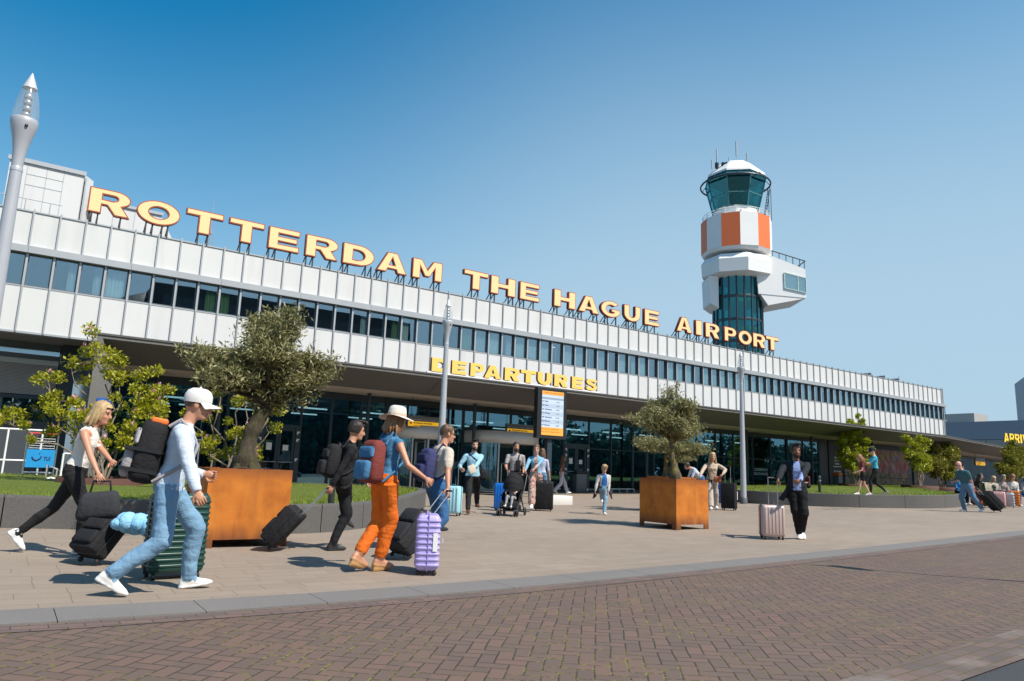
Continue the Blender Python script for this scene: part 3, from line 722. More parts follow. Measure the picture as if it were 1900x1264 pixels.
# left wing under the white storey: blinds, panels, column
lw = MB()
lw.box(-3.2, 1.2, YG+.02, YG+.1, 4.32, 4.62, 1)
lw.build('left_wing_header', [MP['navy'], MP['navy']], term)
q = MB(); q.box(-3.2, 1.16, YG, YG+.012, 4.24, 4.62); q.build('clerestory_glass', MP['glu'], term)
q = MB(); q.box(-3.2, 1.16, YG-.05, YG+.06, 3.92, 4.08); q.build('sill_beam', plain('pale_beam', (.45, .48, .5), .5, .2), term)
bl = MB()
for i in range(22):
    z = 3.00+i*.042; bl.box(-3.2, 1.16, YG-.03, YG+.03, z, z+.008)
    bl.add([(-3.2, YG-.035, z+.01), (1.16, YG-.035, z+.01), (1.16, YG+.02, z+.034), (-3.2, YG+.02, z+.034)], [(0, 1, 2, 3)])
bl.build('venetian_blind', plain('blind_slat', (.68, .64, .62), .5, .2), term)
q = MB(); q.box(-3.2, 1.2, YG+.07, YG+.1, 0, 4.0); q.box(-3.2, 1.16, YG-.06, YG+.06, 2.86, 2.97); q.build('left_wing_wall', MP['navy'], term)
q = MB(); q.box(-3.2, 1.16, YG-.01, YG+.0, 2.2, 2.85); q.build('left_window_glass', glass('dark_left_glass', (.3, .4, .45), 1.4, .22), term)
q = MB(); q.box(-3.2, 1.16, YG-.02, YG+.05, .1, 2.19); q.build('left_parapet_panel', plain('slate_panel', (.055, .066, .078), .35), term)
q = MB(); q.box(1.2, 1.62, YG-.3, YG+.1, .1, ZL-.03); q.build('left_wing_column', MP['navy'], term)
# right-hand stone wall bays beyond the glass
q = MB(); q.box(42.7, 45.3, YG-.05, YG+.15, .2, 3.956); q.build('dark_end_wall', plain('blackened_wall', (.016, .019, .026), .4), term)
q = MB(); q.box(45.3, 54.6, YG+.06, YG+.2, .2, 3.956); q.build('mural_wall', MP['navy'], term)
q = MB()
for i in range(3):
    for j in range(3): q.box(54.65+i*1.5, 54.65+i*1.5+1.49, YG, YG+.2, .3+j*.92, .3+j*.92+.91)
q.build('stone_end_wall', plain('slate_stone', (.10, .10, .105), .5, 0, .25, 2), term)
q = MB(); q.box(54.6, 59.2, YG+.05, YG+.2, 3.06, 3.956); q.box(59.2, 90, YG+6, YG+6.2, 0, 3.956); q.build('arrivals_back_wall', MP['navy'], term)
for a in range(8):
    x = 60+a*2.4; dy = float(np.interp(x, [50, 60, 71, 95], [0, 1.5, 3.1, 7]))
    q = MB(); q.box(x+.05, x+2.35, YG+dy, YG+dy+.012, .6, 3.7); q.build('glass_pane', glass('arrivals_glass', (.3, .4, .45), .35, .02), term)
    q = MB(); q.box(x-.05, x+.05, YG+dy-.05, YG+dy+.06, .3, 3.956); q.box(x+.05, x+2.35, YG+dy-.04, YG+dy+.05, 3.7, 3.956); q.build('glazing_post', MP['navy'], term)
q = MB(); q.box(62.2, 65.4, 27.6, 27.75, 2.55, 2.95); q.box(63.6, 63.7, 27.55, 27.62, .6, 2.55); q.box(65.3, 65.4, 27.55, 27.62, .6, 2.55); q.build('arrivals_door_frame', MP['drum'], term)

# ================================================================== signs
face_m = plain('cream_sign_face', (.86, .60, .30), .6, 0, .06, 30); rim_m = plain('rust_red_sign_rim', (.36, .062, .018), .55, 0, .25, 12); side_m = plain('dark_red_sign_side', (.12, .030, .022), .55, 0, .25, 8)
gold_m = plain('golden_sign_face', (.92, .56, .13), .5, 0, .05); goldside = plain('brown_sign_side', (.16, .055, .02), .55, 0, .2)
sup_m = plain('sign_strut', (.045, .05, .055), .5, .4)
def bold_letter(ch, box, y, depth, parent, mats, s=.31, b=.24, rim=.02):
    x0, x1, z0, z1 = box
    if ch == 'I': s = 1
    o = link('letter', glyph_mesh(ch, x0, x1, z0, z1, y, depth, 0, s, b), mats[1], parent)
    if mats[0] is not None: link('letter_rim', glyph_mesh(ch, x0, x1, z0, z1, y-depth-.001, .012, 0, s, b), mats[0], o)
    link('letter_face', glyph_mesh(ch, x0, x1, z0, z1, y-depth-.014, .006, -rim, s, b), mats[2], o)
    return o
rs = thing('rooftop_sign', 'big cream lettering ROTTERDAM THE HAGUE AIRPORT standing along the roof edge', 'sign', (0, YF, ZT))
RS = [('R', 1.21, 2.36), ('O', 2.53, 3.8), ('T', 3.97, 5.13), ('T', 5.32, 6.49), ('E', 6.65, 7.74), ('R', 7.97, 9.19), ('D', 9.37, 10.62), ('A', 10.73, 12.01), ('M', 12.24, 13.57), ('T', 14.59, 15.78), ('H', 15.91, 17.19), ('E', 17.42, 18.48), ('H', 19.3, 20.56), ('A', 20.72, 22.0), ('G', 22.11, 23.39), ('U', 23.6, 24.69), ('E', 24.98, 26.0), ('A', 27.26, 28.44), ('I', 28.73, 29.2), ('R', 29.49, 30.63), ('P', 31.03, 32.03), ('O', 32.21, 33.39), ('R', 33.49, 34.61), ('T', 34.66, 35.87)]
for ch, a, b_ in RS:
    o = bold_letter(ch, (a, b_, 8.53, 9.32), YF+.06, .15, None, (rim_m, side_m, face_m), .32, .26, .034)
    o.parent = rs; o.matrix_parent_inverse = Matrix.Translation((0, -YF, -ZT))
    wd = b_-a
    xs_ = {'T': (a+wd*.37, a+wd*.63), 'I': (a+wd*.3, b_-wd*.3), 'P': (a+wd*.08, a+wd*.3), 'O': (a+wd*.25, a+wd*.4, a+wd*.62, a+wd*.75), 'G': (a+wd*.25, a+wd*.38, b_-wd*.2), 'U': (a+wd*.2, a+wd*.33, b_-wd*.33, b_-wd*.2), 'R': (a+wd*.06, a+wd*.26, b_-wd*.2), 'E': (a+wd*.06, a+wd*.26, b_-wd*.25)}.get(ch, (a+wd*.05, a+wd*.2, b_-wd*.24, b_-wd*.06))
    for x in xs_:
        st = MB(); st.bar((x, YF-.02, ZT-.03), (x, YF-.02, 8.62), .04, .05); st.bar((x, YF+.62, ZT-.2), (x, YF-.01, 8.60), .03, .03)
        st.build('support_strut', sup_m, o)
ds = thing('departures_sign', 'golden DEPARTURES lettering standing on the canopy edge above the entrance', 'sign', (0, YT, 4.5))
DS = [('D', 12.06, 12.76), ('E', 12.89, 13.5), ('P', 13.67, 14.28), ('A', 14.28, 15.03), ('R', 15.2, 15.9), ('T', 15.95, 16.68), ('U', 16.76, 17.45), ('R', 17.59, 18.28), ('E', 18.5, 19.1), ('S', 19.25, 19.87)]
for ch, a, b_ in DS:
    o = bold_letter(ch, (a, b_, 4.59, 5.08), YT+.18, .10, None, (None, goldside, gold_m), .36, .27, .003); o.parent = ds; o.matrix_parent_inverse = Matrix.Translation((0, -YT, -4.5))
q = MB(); q.box(11.9, 20.0, YT+.08, YT+.16, 4.53, 4.585); o = q.build('sign_rail', MP['white'], ds); o.matrix_parent_inverse = Matrix.Translation((0, -YT, -4.5))
ar = thing('arrivals_sign', 'small yellow ARRIVALS lettering on the far right canopy edge', 'sign', (61.9, 23.2, 4.5), R_(-10))
xx = 0.0
for ch, wd in zip('ARRIVALS', (.62, .58, .58, .22, .62, .62, .5, .55)):
    bold_letter(ch, (xx, xx+wd, .22, .90), 0.05, .05, ar, (None, goldside, plain('lemon_sign_face', (.90, .62, .06), .5)), .30, .22, .003); xx += wd+.08
# hanging direction boards over the two revolving doors, and one at arrivals
def board(x0, x1, z0, z1, y, label, top, low, small):
    t = thing('direction_board', label, 'sign', ((x0+x1)/2, y, z0)); W = (x1-x0)/2; H = z1-z0
    b = MB(); b.box(-W, W, 0, .14, 0, H, 0); b.build('casing', MP['sign_g'], t)
    b = MB(); b.box(-W+.02, W-.02, -.012, -.002, .03, H*.52); b.build('yellow_panel', emit('lit_sign_yellow', (.90, .47, .02), .45), t)
    if top: link('grey_lettering', fit_mesh(text_mesh(top, .01, .01), -W+.06, W-.08, H*.60, H*.76, -.012, .006), plain('pale_grey_ink', (.5, .5, .5), .6), t)
    link('black_lettering', fit_mesh(text_mesh(low, .02, .01), -W+.26, -W+.26+.082*len(low), H*.27, H*.47, -.014, .006), MP['dark'], t)
    if small: link('small_lettering', fit_mesh(text_mesh(small, .01, .01), -W+.26, -W+.26+.05*len(small), H*.10, H*.2, -.014, .006), MP['dark'], t)
    b = MB(); b.add([(-W+.08, -.018, H*.28), (-W+.18, -.018, H*.28), (-W+.18, -.018, H*.36), (-W+.13, -.018, H*.44), (-W+.08, -.018, H*.36)], [(0, 1, 2, 3, 4)]); b.build('arrow', MP['dark'], t)
    b = MB()
    for x in (-W*.8, W*.8): b.tube([(x, .07, H), (x, .07, 3.96-z0)], .012, 6)
    b.build('hanger', MP['navy'], t)
board(12.85, 14.62, 2.78, 3.22, 25.3, 'grey and yellow Departures board over the left revolving door', 'Rotterdam The Hague Airport', 'Departures', 'vertrekken')
board(17.57, 19.34, 2.78, 3.22, 25.3, 'grey and yellow Departures board over the right revolving door', 'Rotterdam The Hague Airport', 'Departures', 'vertrekken')
board(64.2, 65.9, 3.0, 3.6, 26.2, 'small grey and yellow board over the distant arrivals door', '', 'Arrivals', 'aankomst')
# flat sign on the canopy end wall
t = thing('wall_sign', 'blue plate with a yellow shape on the speckled end wall behind the left magnolia', 'sign', (2.13, 22.07, 2.2))
b = MB(); b.box(-.17, .16, -.02, .02, 0, .56); b.build('plate', plain('signal_blue', (.01, .10, .42), .5), t)
b = MB(); b.box(-.07, .05, -.03, -.022, .27, .44); b.box(-.02, .03, -.03, -.022, .17, .268); b.build('yellow_mark', plain('signal_yellow', (.85, .6, .08), .5), t)
# currency exchange lettering, photo wall
for s_, x0, x1, z0 in (('CURRENCY', 36.05, 37.35, 1.74), ('EXCHANGE', 36.05, 37.35, 1.50)): link('window_lettering', fit_mesh(text_mesh(s_, .02, .01), x0, x1, z0, z0+.16, YG-.01, .004), plain('faded_window_ink', (.42, .47, .48), .6), term)
t = thing('photo_wall_text', 'black wall panel with white lines inviting people to sit down and take a photo', 'sign', (44.45, YG-.06, .9))
b = MB(); b.box(-.8, .8, -.04, 0, -.1, 3.0); b.build('panel', plain('black_panel', (.012, .014, .018), .5), t)
for i, (s_, wd) in enumerate((('Never', .55), ('photo', .6), ('made', .5), ('anyplace!', .9))): link('lettering', fit_mesh(text_mesh(s_, .03, .01), -wd/2+.1, wd/2+.1, 1.86-i*.19, 1.86-i*.19+.13, -.042, .004), MP['whiteink'], t)
for i, (s_, wd) in enumerate((('Sit down', .82), ('and take', .82), ('a photo!', .78))): link('lettering', fit_mesh(text_mesh(s_, .03, .01), -wd/2+.1, wd/2+.1, 1.00-i*.19, 1.00-i*.19+.13, -.042, .004), MP['whiteink'], t)
def mat_mural():
    t = NT('crowd_mural'); v = t.obj(); o = t.xyz(v)
    vo = t.n('ShaderNodeTexVoronoi'); vo.inputs['Scale'].default_value = 1.0; t.t.links.new(t.scale(v, 5.5, 1, 2.2), vo.inputs['Vector'])
    wv = t.n('ShaderNodeTexWhiteNoise', noise_dimensions='3D'); t.t.links.new(vo.outputs['Position'], wv.inputs[0])
    kit = t.ramp(wv.outputs[0], (0, (.45, .03, .03)), (.25, (.6, .55, .55)), (.45, (.10, .06, .22)), (.62, (.5, .05, .05)), (.8, (.42, .28, .22)), (1, (.05, .05, .09)))
    legs = t.ramp(wv.outputs[0], (0, (.02, .02, .03)), (.5, (.5, .33, .25)), (.8, (.12, .2, .03)), (1, (.03, .03, .05)))
    far_ = t.ramp(wv.outputs[0], (0, (.05, .12, .3)), (.4, (.55, .38, .04)), (.7, (.4, .05, .06)), (1, (.3, .3, .4)))
    z = o[2]
    c = t.mix(t.math('GREATER_THAN', z, .42), (.13, .20, .03), legs)
    c = t.mix(t.math('GREATER_THAN', z, .80), c, (.025, .027, .035))
    c = t.mix(t.math('MULTIPLY', t.math('GREATER_THAN', z, .86), t.math('LESS_THAN', t.noise(9, v, 2), .62)), c, legs)
    c = t.mix(t.math('GREATER_THAN', z, 1.15), c, kit); c = t.mix(t.math('GREATER_THAN', z, 2.0), c, far_)
    t.col(c); t.p(Roughness=.5); return t.m
t = thing('team_mural', 'large printed mural of a team in red and white behind the shrubs', 'mural', (49.8, YG-.02, .85))
b = MB(); b.box(-4.3, 4.3, -.03, .03, 0, 2.75); b.build('print', mat_mural(), t)
b = MB(); b.box(-4.36, 4.36, -.02, .05, 2.752, 2.80); b.box(-4.36, 4.36, -.02, .05, -.05, -.002); b.build('frame', MP['navy'], t)
# ================================================================== control tower
TC = (65.6, 49.95)
tw = thing('control_tower', 'airport control tower with a green glass cab over an orange and white band', 'tower', (TC[0], TC[1], 0))
tw_white = plain('tower_white', (.78, .78, .77), .5, 0, .05, .5); tw_org = plain('tower_orange', (.80, .17, .045), .5, 0, .08, .6)
def ngon(b, prof, n, m=0, ph=0.0, smooth=False): b.lathe(prof, n, m, (0, 0), None, smooth, ph)
PH = R_(8)
q = MB(); ngon(q, [(3.35, 35.55), (1.75, 37.05), (.01, 37.10)], 8, 0, R_(22)); ngon(q, [(3.35, 35.55), (3.4, 35.3), (3.0, 35.28)], 8, 0, R_(22)); q.build('cab_roof', tw_white, tw)
q = MB(); q.lathe([(3.88+.09*math.cos(a), 34.55+.11*math.sin(a)) for a in [R_(30*i) for i in range(13)]], 40, 0)
for i in range(16):
    a = R_(22.5*i); q.bar((3.3*math.cos(a), 3.3*math.sin(a), 35.25), (3.83*math.cos(a), 3.83*math.sin(a), 34.6), .06, .06)
q.build('ring_rail', MP['navy'], tw)
q = MB(); ngon(q, [(2.60, 31.35), (3.46, 34.9), (3.3, 35.28)], 8, 0, R_(22)); q.build('cab_glazing', MP['glt'], tw)
q = MB()
for i in range(8):
    a = R_(45*i+22); c_, s_ = math.cos(a), math.sin(a)
    q.bar((2.62*c_, 2.62*s_, 31.3), (3.48*c_, 3.48*s_, 34.95), .10, .10)
    a2 = R_(45*(i+1)+22); c2, s2 = math.cos(a2), math.sin(a2)
    for rr, z in ((2.62, 31.35), (2.98, 32.85), (3.48, 34.95)): q.bar((rr*c_, rr*s_, z), (rr*c2, rr*s2, z), .09, .09)
q.build('cab_frame', plain('tower_teal_frame', (.07, .20, .22), .5, .1), tw)
q = MB(); ngon(q, [(2.0, 31.5), (2.0, 33.0), (.01, 33.0)], 12, 0); ngon(q, [(2.9, 34.9), (.01, 34.95)], 8, 1, R_(22)); q.lathe([(.5, 33), (.5, 35)], 10, 1)
q.build('cab_interior', [plain('console_dark', (.04, .20, .23), .7), plain('cab_ceiling', (.06, .22, .25), .8)], tw)
q = MB(); ngon(q, [(2.45, 30.2), (2.5, 31.33), (2.62, 31.36)], 12, 0, PH)
for i in range(6): q.box(-.35, .35, 2.4, 2.47, 30.3, 31.0, 0, Matrix.Rotation(R_(60*i+30), 4, 'Z'))
q.build('cab_base', tw_white, tw)
wq = MB()
for i in range(12):
    a0, a1 = R_(30*i-16), R_(30*(i+1)-16); b = (MB() if i % 2 == 1 else wq); r = 3.9
    P = [(r*math.cos(a0), r*math.sin(a0)), (r*math.cos(a1), r*math.sin(a1))]
    b.add([(*P[0], 26.3), (*P[1], 26.3), (*P[1], 30.1), (*P[0], 30.1)], [(0, 1, 2, 3)])
    if i % 2 == 1: b.build('orange_panel', tw_org, tw)
ngon(wq, [(3.9, 26.29), (3.72, 25.95), (2.45, 25.9)], 12, 0, R_(-16)); ngon(wq, [(3.9, 30.11), (2.4, 30.12)], 12, 0, R_(-16))
wq.build('white_band', tw_white, tw)
q = MB()
for zz in (30.45, 30.75): q.lathe([(3.7+.03*math.cos(R_(90*i)), zz+.03*math.sin(R_(90*i))) for i in range(5)], 24)
for i in range(18): q.bar((3.7*math.cos(R_(20*i)), 3.7*math.sin(R_(20*i)), 30.1), (3.7*math.cos(R_(20*i)), 3.7*math.sin(R_(20*i)), 30.75), .05)
q.build('walkway_rail', tw_white, tw)
# stair ladder on the right of the cab
ld = MB(); ux, uy = .82, -.57
B0_, B1_ = Vector((3.25*ux, 3.25*uy, 30.2)), Vector((3.95*ux, 3.95*uy, 34.5))
sdv = Vector((.57, .82, 0))*.35
for sg in (-1, 1): ld.bar(B0_+sdv*sg, B1_+sdv*sg, .07, .07); ld.bar(B0_+sdv*sg+Vector((ux*.75, uy*.75, .2)), B1_+sdv*sg+Vector((ux*.05, uy*.05, -.3)), .05, .05)
for i in range(12):
    p0 = B0_.lerp(B1_, i/12); ld.bar(p0-sdv, p0+sdv, .05, .05)
    if i % 2 == 0 and i < 10: ld.bar(p0+sdv, p0+sdv+Vector((ux*.7*(1-i/12), uy*.7*(1-i/12), .2)), .04, .04)
ld.build('ladder', MP['navy'], tw)
q = MB(); ngon(q, [(2.55, 24.9), (2.55, 26.0)], 12, 0, PH); q.build('window_band', MP['glt'], tw)
q = MB()
for i in range(12): a = R_(30*i+8); q.bar((2.57*math.cos(a), 2.57*math.sin(a), 24.9), (2.57*math.cos(a), 2.57*math.sin(a), 26), .12)
ngon(q, [(2.3, 24.9), (2.3, 26)], 12, 0)
q.build('band_post', MP['navy'], tw)
q = MB(); ngon(q, [(2.4, 23.05), (3.95, 23.45), (4.05, 24.9), (3.6, 25.55), (2.3, 25.56)], 8, 0, R_(10)); q.build('white_deck', tw_white, tw)
# projecting white room on the right-hand side of the shaft
hd = Vector((_r[0], _r[1], 0)).normalized(); vd = Vector((-hd.y, hd.x, 0))         # to the right as seen from the forecourt, and away from it
def room(b, pts, y0, y1, m=0):
    vs = [hd*x+vd*y0+Vector((0, 0, z)) for x, z in pts]+[hd*x+vd*y1+Vector((0, 0, z)) for x, z in pts]; n = len(pts)
    b.add(vs, [tuple(range(n)), tuple(range(2*n-1, n-1, -1))]+[(i, n+i, n+(i+1) % n, (i+1) % n) for i in range(n)], m)
q = MB()
room(q, [(1.55, 21.2), (6.75, 20.9), (6.75, 24.15), (3.2, 25.5), (1.3, 25.5)], -2.5, 2.2)
room(q, [(1.75, 21.2), (6.70, 20.9), (6.7, 20.88), (2.6, 19.95)], -2.45, 2.1)
q.build('side_room', tw_white, tw)
q = MB(); room(q, [(4.45, 22.0), (6.7, 21.55), (6.7, 23.05), (4.45, 23.6)], -2.53, -2.51); q.build('room_window', glass('room_pale_glass', (.5, .75, .75), 1.2, .35), tw)
q = MB()
for a_, b_ in (((4.4, 21.93), (6.74, 21.47)), ((4.4, 23.67), (6.74, 23.12))): q.bar(hd*a_[0]+vd*-2.56+Vector((0, 0, a_[1])), hd*b_[0]+vd*-2.56+Vector((0, 0, b_[1])), .10, .10)
for x in (4.4, 5.85, 6.74): q.bar(hd*x+vd*-2.56+Vector((0, 0, 21.93-(x-4.4)*.197)), hd*x+vd*-2.56+Vector((0, 0, 23.67-(x-4.4)*.235)), .09, .09)
q.build('window_trim', plain('pale_green_trim', (.45, .58, .55), .5), tw)
q = MB()
for x in (3.2, 3.95, 4.7, 5.45, 6.2, 6.7): q.bar(hd*x+vd*-2.4+Vector((0, 0, 25.5-(x-3.2)*.385)), hd*x+vd*-2.4+Vector((0, 0, 26.15-(x-3.2)*.30)), .06)
q.bar(hd*3.1+vd*-2.4+Vector((0, 0, 26.17)), hd*6.8+vd*-2.4+Vector((0, 0, 25.1)), .09); q.bar(hd*3.1+vd*1.9+Vector((0, 0, 26.1)), hd*6.8+vd*1.9+Vector((0, 0, 25.1)), .09)
q.bar(hd*6.8+vd*-2.4+Vector((0, 0, 25.1)), hd*6.8+vd*1.9+Vector((0, 0, 25.1)), .09)
q.build('deck_rail', MP['navy'], tw)
q = MB(); room(q, [(-3.45, 20.2), (-2.55, 19.6), (-2.55, 23.3), (-3.55, 23.3)], -1.6, 1.6); q.build('shaft_slab', tw_white, tw)
q = MB(); q.lathe([(2.62, 8), (2.62, 23.4)], 20, 0, (0, 0), None, False); q.build('shaft_glazing', MP['glt'], tw)
q = MB()
for i in range(20): a = R_(18*i); q.bar((2.64*math.cos(a), 2.64*math.sin(a), 8), (2.64*math.cos(a), 2.64*math.sin(a), 23.4), .15)
for z in (12, 15.8, 18.2, 20.8): q.lathe([(2.66, z), (2.7, z+.15), (2.66, z+.3)], 20)
q.build('shaft_frame', MP['navy'], tw)
q = MB(); q.lathe([(.9, 8), (.9, 23.3)], 12, 0)
for z in (17.2, 20.3, 21.0): q.lathe([(2.3, z), (2.3, z+.42), (.9, z+.42)], 20, 1); q.lathe([(2.3, z), (.9, z)], 20, 1)  # lit floors inside the shaft, their light put into yellow paint
q.build('shaft_floors', [plain('shaft_core', (.10, .16, .18), .7), plain('lit_floor_yellow', (.75, .55, .15), .7)], tw)
for x, y, z0, z1, r in ((-2.3, -.8, 35.9, 38.7, .05), (.1, -.4, 37.0, 40.0, .06), (1.6, .4, 37.0, 38.9, .06), (-.9, -.9, 36.9, 37.7, .05), (-3.0, -1.2, 35.4, 37.2, .04)):
    p0 = hd*x+vd*y; q = MB(); q.tube([(p0.x, p0.y, z0), (p0.x, p0.y, z0+(z1-z0)*.4)], r*.5, 6); q.tube([(p0.x, p0.y, z0+(z1-z0)*.4), (p0.x, p0.y, z1)], r*1.6, 8); q.build('antenna', MP['alu'], tw)
q = MB()
for x, y in ((-1.7, -1.2), (-1.3, -1.3), (-2.4, -1.1)):
    p0 = hd*x+vd*y; q.box(p0.x-.15, p0.x+.15, p0.y-.15, p0.y+.15, 36.2, 36.9)
q.build('roof_gear', MP['black'], tw)

# ================================================================== office block beyond the canopy
of = thing('office_building', 'blue-grey office block with a raised tower wing far beyond the arrivals canopy', 'building', (136, 54, 0), R_(-92))
ofm = plain('blue_grey_cladding', (.20, .235, .29), .5, .1, .1, .1); ofg = glass('office_teal_glass', (.1, .22, .26), 1.0, .10)
q = MB(); q.box(-60, 30, 0, 18, 9.3, 12.35); q.box(-60, 30, .25, 18, 0, 9.3); q.build('wall', ofm, of)
q = MB(); q.box(-60, 30, .1, .2, 5.2, 9.2); q.build('ribbon_window', ofg, of)
q = MB()
for x in range(-60, 30, 3): q.box(x+.1, x+.28, .02, .22, 5.2, 9.3)
q.build('window_post', ofm, of)
q = MB(); q.box(-9.5, -3, 4, 9, 12.35, 14.2); q.build('roof_unit', plain('beige_unit', (.34, .33, .31), .7), of)
ot = thing('office_tower', 'dark blue-grey tower with square windows at the right edge of the picture', 'building', (158.9, 54.5, 0), R_(-62))
q = MB(); q.prism([(0, 0), (26, 0), (26, 16), (0, 16)], 14.5, 23.0); q.prism([(2.2, 2), (3.3, 2), (3.3, 4), (2.2, 4)], 10, 14.49); q.build('wall', ofm, ot)
q = MB(); q.lathe([(5.5, 23.0), (5.5, 27.4), (.1, 27.5)], 24, 0, (8.2, 6)); q.build('glass_drum', ofg, ot)
for j in range(2):
    for i in range(5):
        b = MB(); b.box(3+i*4.4, 4.9+i*4.4, -.05, .02, 16.4+j*3.4, 18.5+j*3.4); b.build('window', ofg, ot)

# ================================================================== departures screen on its post
sx_, sy_ = 17.0, 22.1
zg = gz(sx_, sy_)
t = thing('departure_screen', 'upright flight information screen in a black housing on a post under the canopy', 'screen', (17.12, 21.75, gz(17.12, 21.75)))
b = MB(); b.box(-.72, .70, -.11, .11, 2.22, 4.12); b.build('housing', MP['black'], t)
b = MB(); b.box(-.11, .11, .0, .14, -.05, 2.218); b.build('post', MP['navy'], t)
scr = lambda n, c: emit(n, c, .12)
b = MB(); b.box(-.52, .54, -.118, -.112, 2.34, 4.02); b.build('display', scr('screen_pale', (.46, .56, .68)), t)
for z0_, z1_ in ((3.88, 4.02), (2.34, 2.64)): b = MB(); b.box(-.52, .54, -.124, -.119, z0_, z1_); b.build('orange_bar', scr('screen_orange', (.85, .36, .06)), t)
b = MB(); b.box(-.52, .54, -.124, -.119, 3.71, 3.78); b.build('heading_bar', scr('screen_grey', (.25, .3, .4)), t)
b = MB()
for i in range(7):
    if i % 2: b.box(-.52, .54, -.1215, -.119, 3.54-.15*i, 3.69-.15*i)
b.build('row_band', scr('screen_band', (.38, .47, .58)), t)
ik, ig = plain('screen_violet_ink', (.10, .07, .25), .6), plain('screen_grey_ink', (.25, .27, .30), .6)
for i, s_ in enumerate(('A1 Nice', 'A2 Faro', 'A3 Alicante', 'A4 Malaga', 'A5 Valencia', 'A6 Murcia', 'A7 Girona')):
    link('flight_lettering', fit_mesh(text_mesh(s_, .01, .01), -.52, -.52+.044*len(s_), 3.60-.15*i, 3.65-.15*i, -.125, .003), ik, t)
    link('time_lettering', fit_mesh(text_mesh('1%d:%02d' % (i % 5+1, (i*25) % 60), .01, .01), .17, .33, 3.60-.15*i, 3.64-.15*i, -.125, .003), ig, t)
for s_, x0, x1, z0, hh in (('Vertrek departures', -.44, .5, 3.92, .06), ('Summer holidays', -.52, .3, 2.54, .05), ('Go up for departures', -.52, .35, 2.44, .05)):
    link('orange_lettering', fit_mesh(text_mesh(s_, .01, .01), x0, x1, z0, z0+hh, -.125, .003), plain('screen_red_ink', (.45, .08, .02), .6), t)

# ================================================================== street lamps
def lamp(loc, label):
    t = thing('street_lamp', label, 'street lamp', loc, 0, 'tapered grey street lamps')
    b = MB(); b.lathe([(.135, 0), (.135, .22), (.115, .25)], 20); b.build('base_collar', plain('lamp_base', (.12, .125, .14), .5, .2), t)
    b = MB(); b.lathe([(.108, .2), (.100, 1.5), (.082, 3.2), (.066, 4.48)], 20); b.lathe([(.069, 4.48), (.069, 4.52), (.063, 4.54)], 20); b.build('pole', MP['lampgrey'], t)
    b = MB(); b.lathe([(.062, 4.53), (.064, 4.62), (.075, 4.76), (.100, 4.90), (.132, 5.02), (.148, 5.10), (.150, 5.15), (.142, 5.17), (.02, 5.172)], 24); o = b.build('lamp_cup', MP['lampgrey'], t)
    b = MB(); b.lathe([(.018, 0), (.018, .012), (0.001, .012)], 10, 0, (0, 0), Matrix.Translation((.03, -.135, 5.05)) @ Matrix.Rotation(R_(90), 4, 'X')); b.build('screw_hole', MP['black'], o)
    b = MB(); b.lathe([(.144, 5.172), (.140, 5.28), (.122, 5.42), (.098, 5.53), (.080, 5.59)], 24); b.build('glass_cone', MP['gllamp'], t)
    b = MB()
    for i in range(4):
        z = 5.20+i*.085; b.lathe([(.045, z), (.062-.004*i, z+.02), (.062-.004*i, z+.045), (.03, z+.065)], 18)
    b.lathe([(.03, 5.17), (.03, 5.56)], 12); b.build('louvre_stack', MP['steel'], t)
    b = MB(); b.lathe([(.082, 5.588), (.080, 5.60), (.045, 5.70), (.012, 5.79), (.001, 5.81)], 24); b.build('lamp_tip', plain('lamp_tip_grey', (.55, .56, .56), .4, .1), t)
    return t
lamp((-.285, 10.45, gz(-.285, 10.45)), 'nearest grey lamp post with a bulb-shaped glass head, cropped by the left edge')
p = spot(812, 941); lamp(p, 'grey lamp post rising in front of the DEPARTURES lettering')
p = spot(1380, 935); lamp(p, 'grey lamp post between the square planter and the right-hand lawn')
# lamp with a bowed arm standing by the road to the right: its shadow falls across the kerb
p = Vector((10.9, 1.2, gz(10.9, 1.2)))
t = thing('road_lamp', 'slim lamp post with a bowed arm beside the road', 'street lamp', p)
ha = 2.95*math.tan(SUN_EL)
b = MB(); b.tube([(0, 0, 0), (0, 0, ha)], [.05, .04], 10); b.build('pole', MP['lampgrey'], t)
arm = [(0, 0, ha)]+[(-.18*math.sin(a)*1.2-.02, .85*math.sin(a*.9), ha+1.0-1.0*math.cos(a)) for a in [R_(12*i) for i in range(1, 11)]]
b = MB(); b.tube(arm, .022, 8); b.build('bowed_arm', MP['lampgrey'], t)
e = Vector(arm[-1]); b = MB(); b.ball((e.x+.12, e.y-.28, e.z-.25), (.11, .32, .05)); b.bar(arm[-1], (e.x+.1, e.y-.1, e.z-.2), .03); b.build('lamp_head', MP['lampgrey'], t)

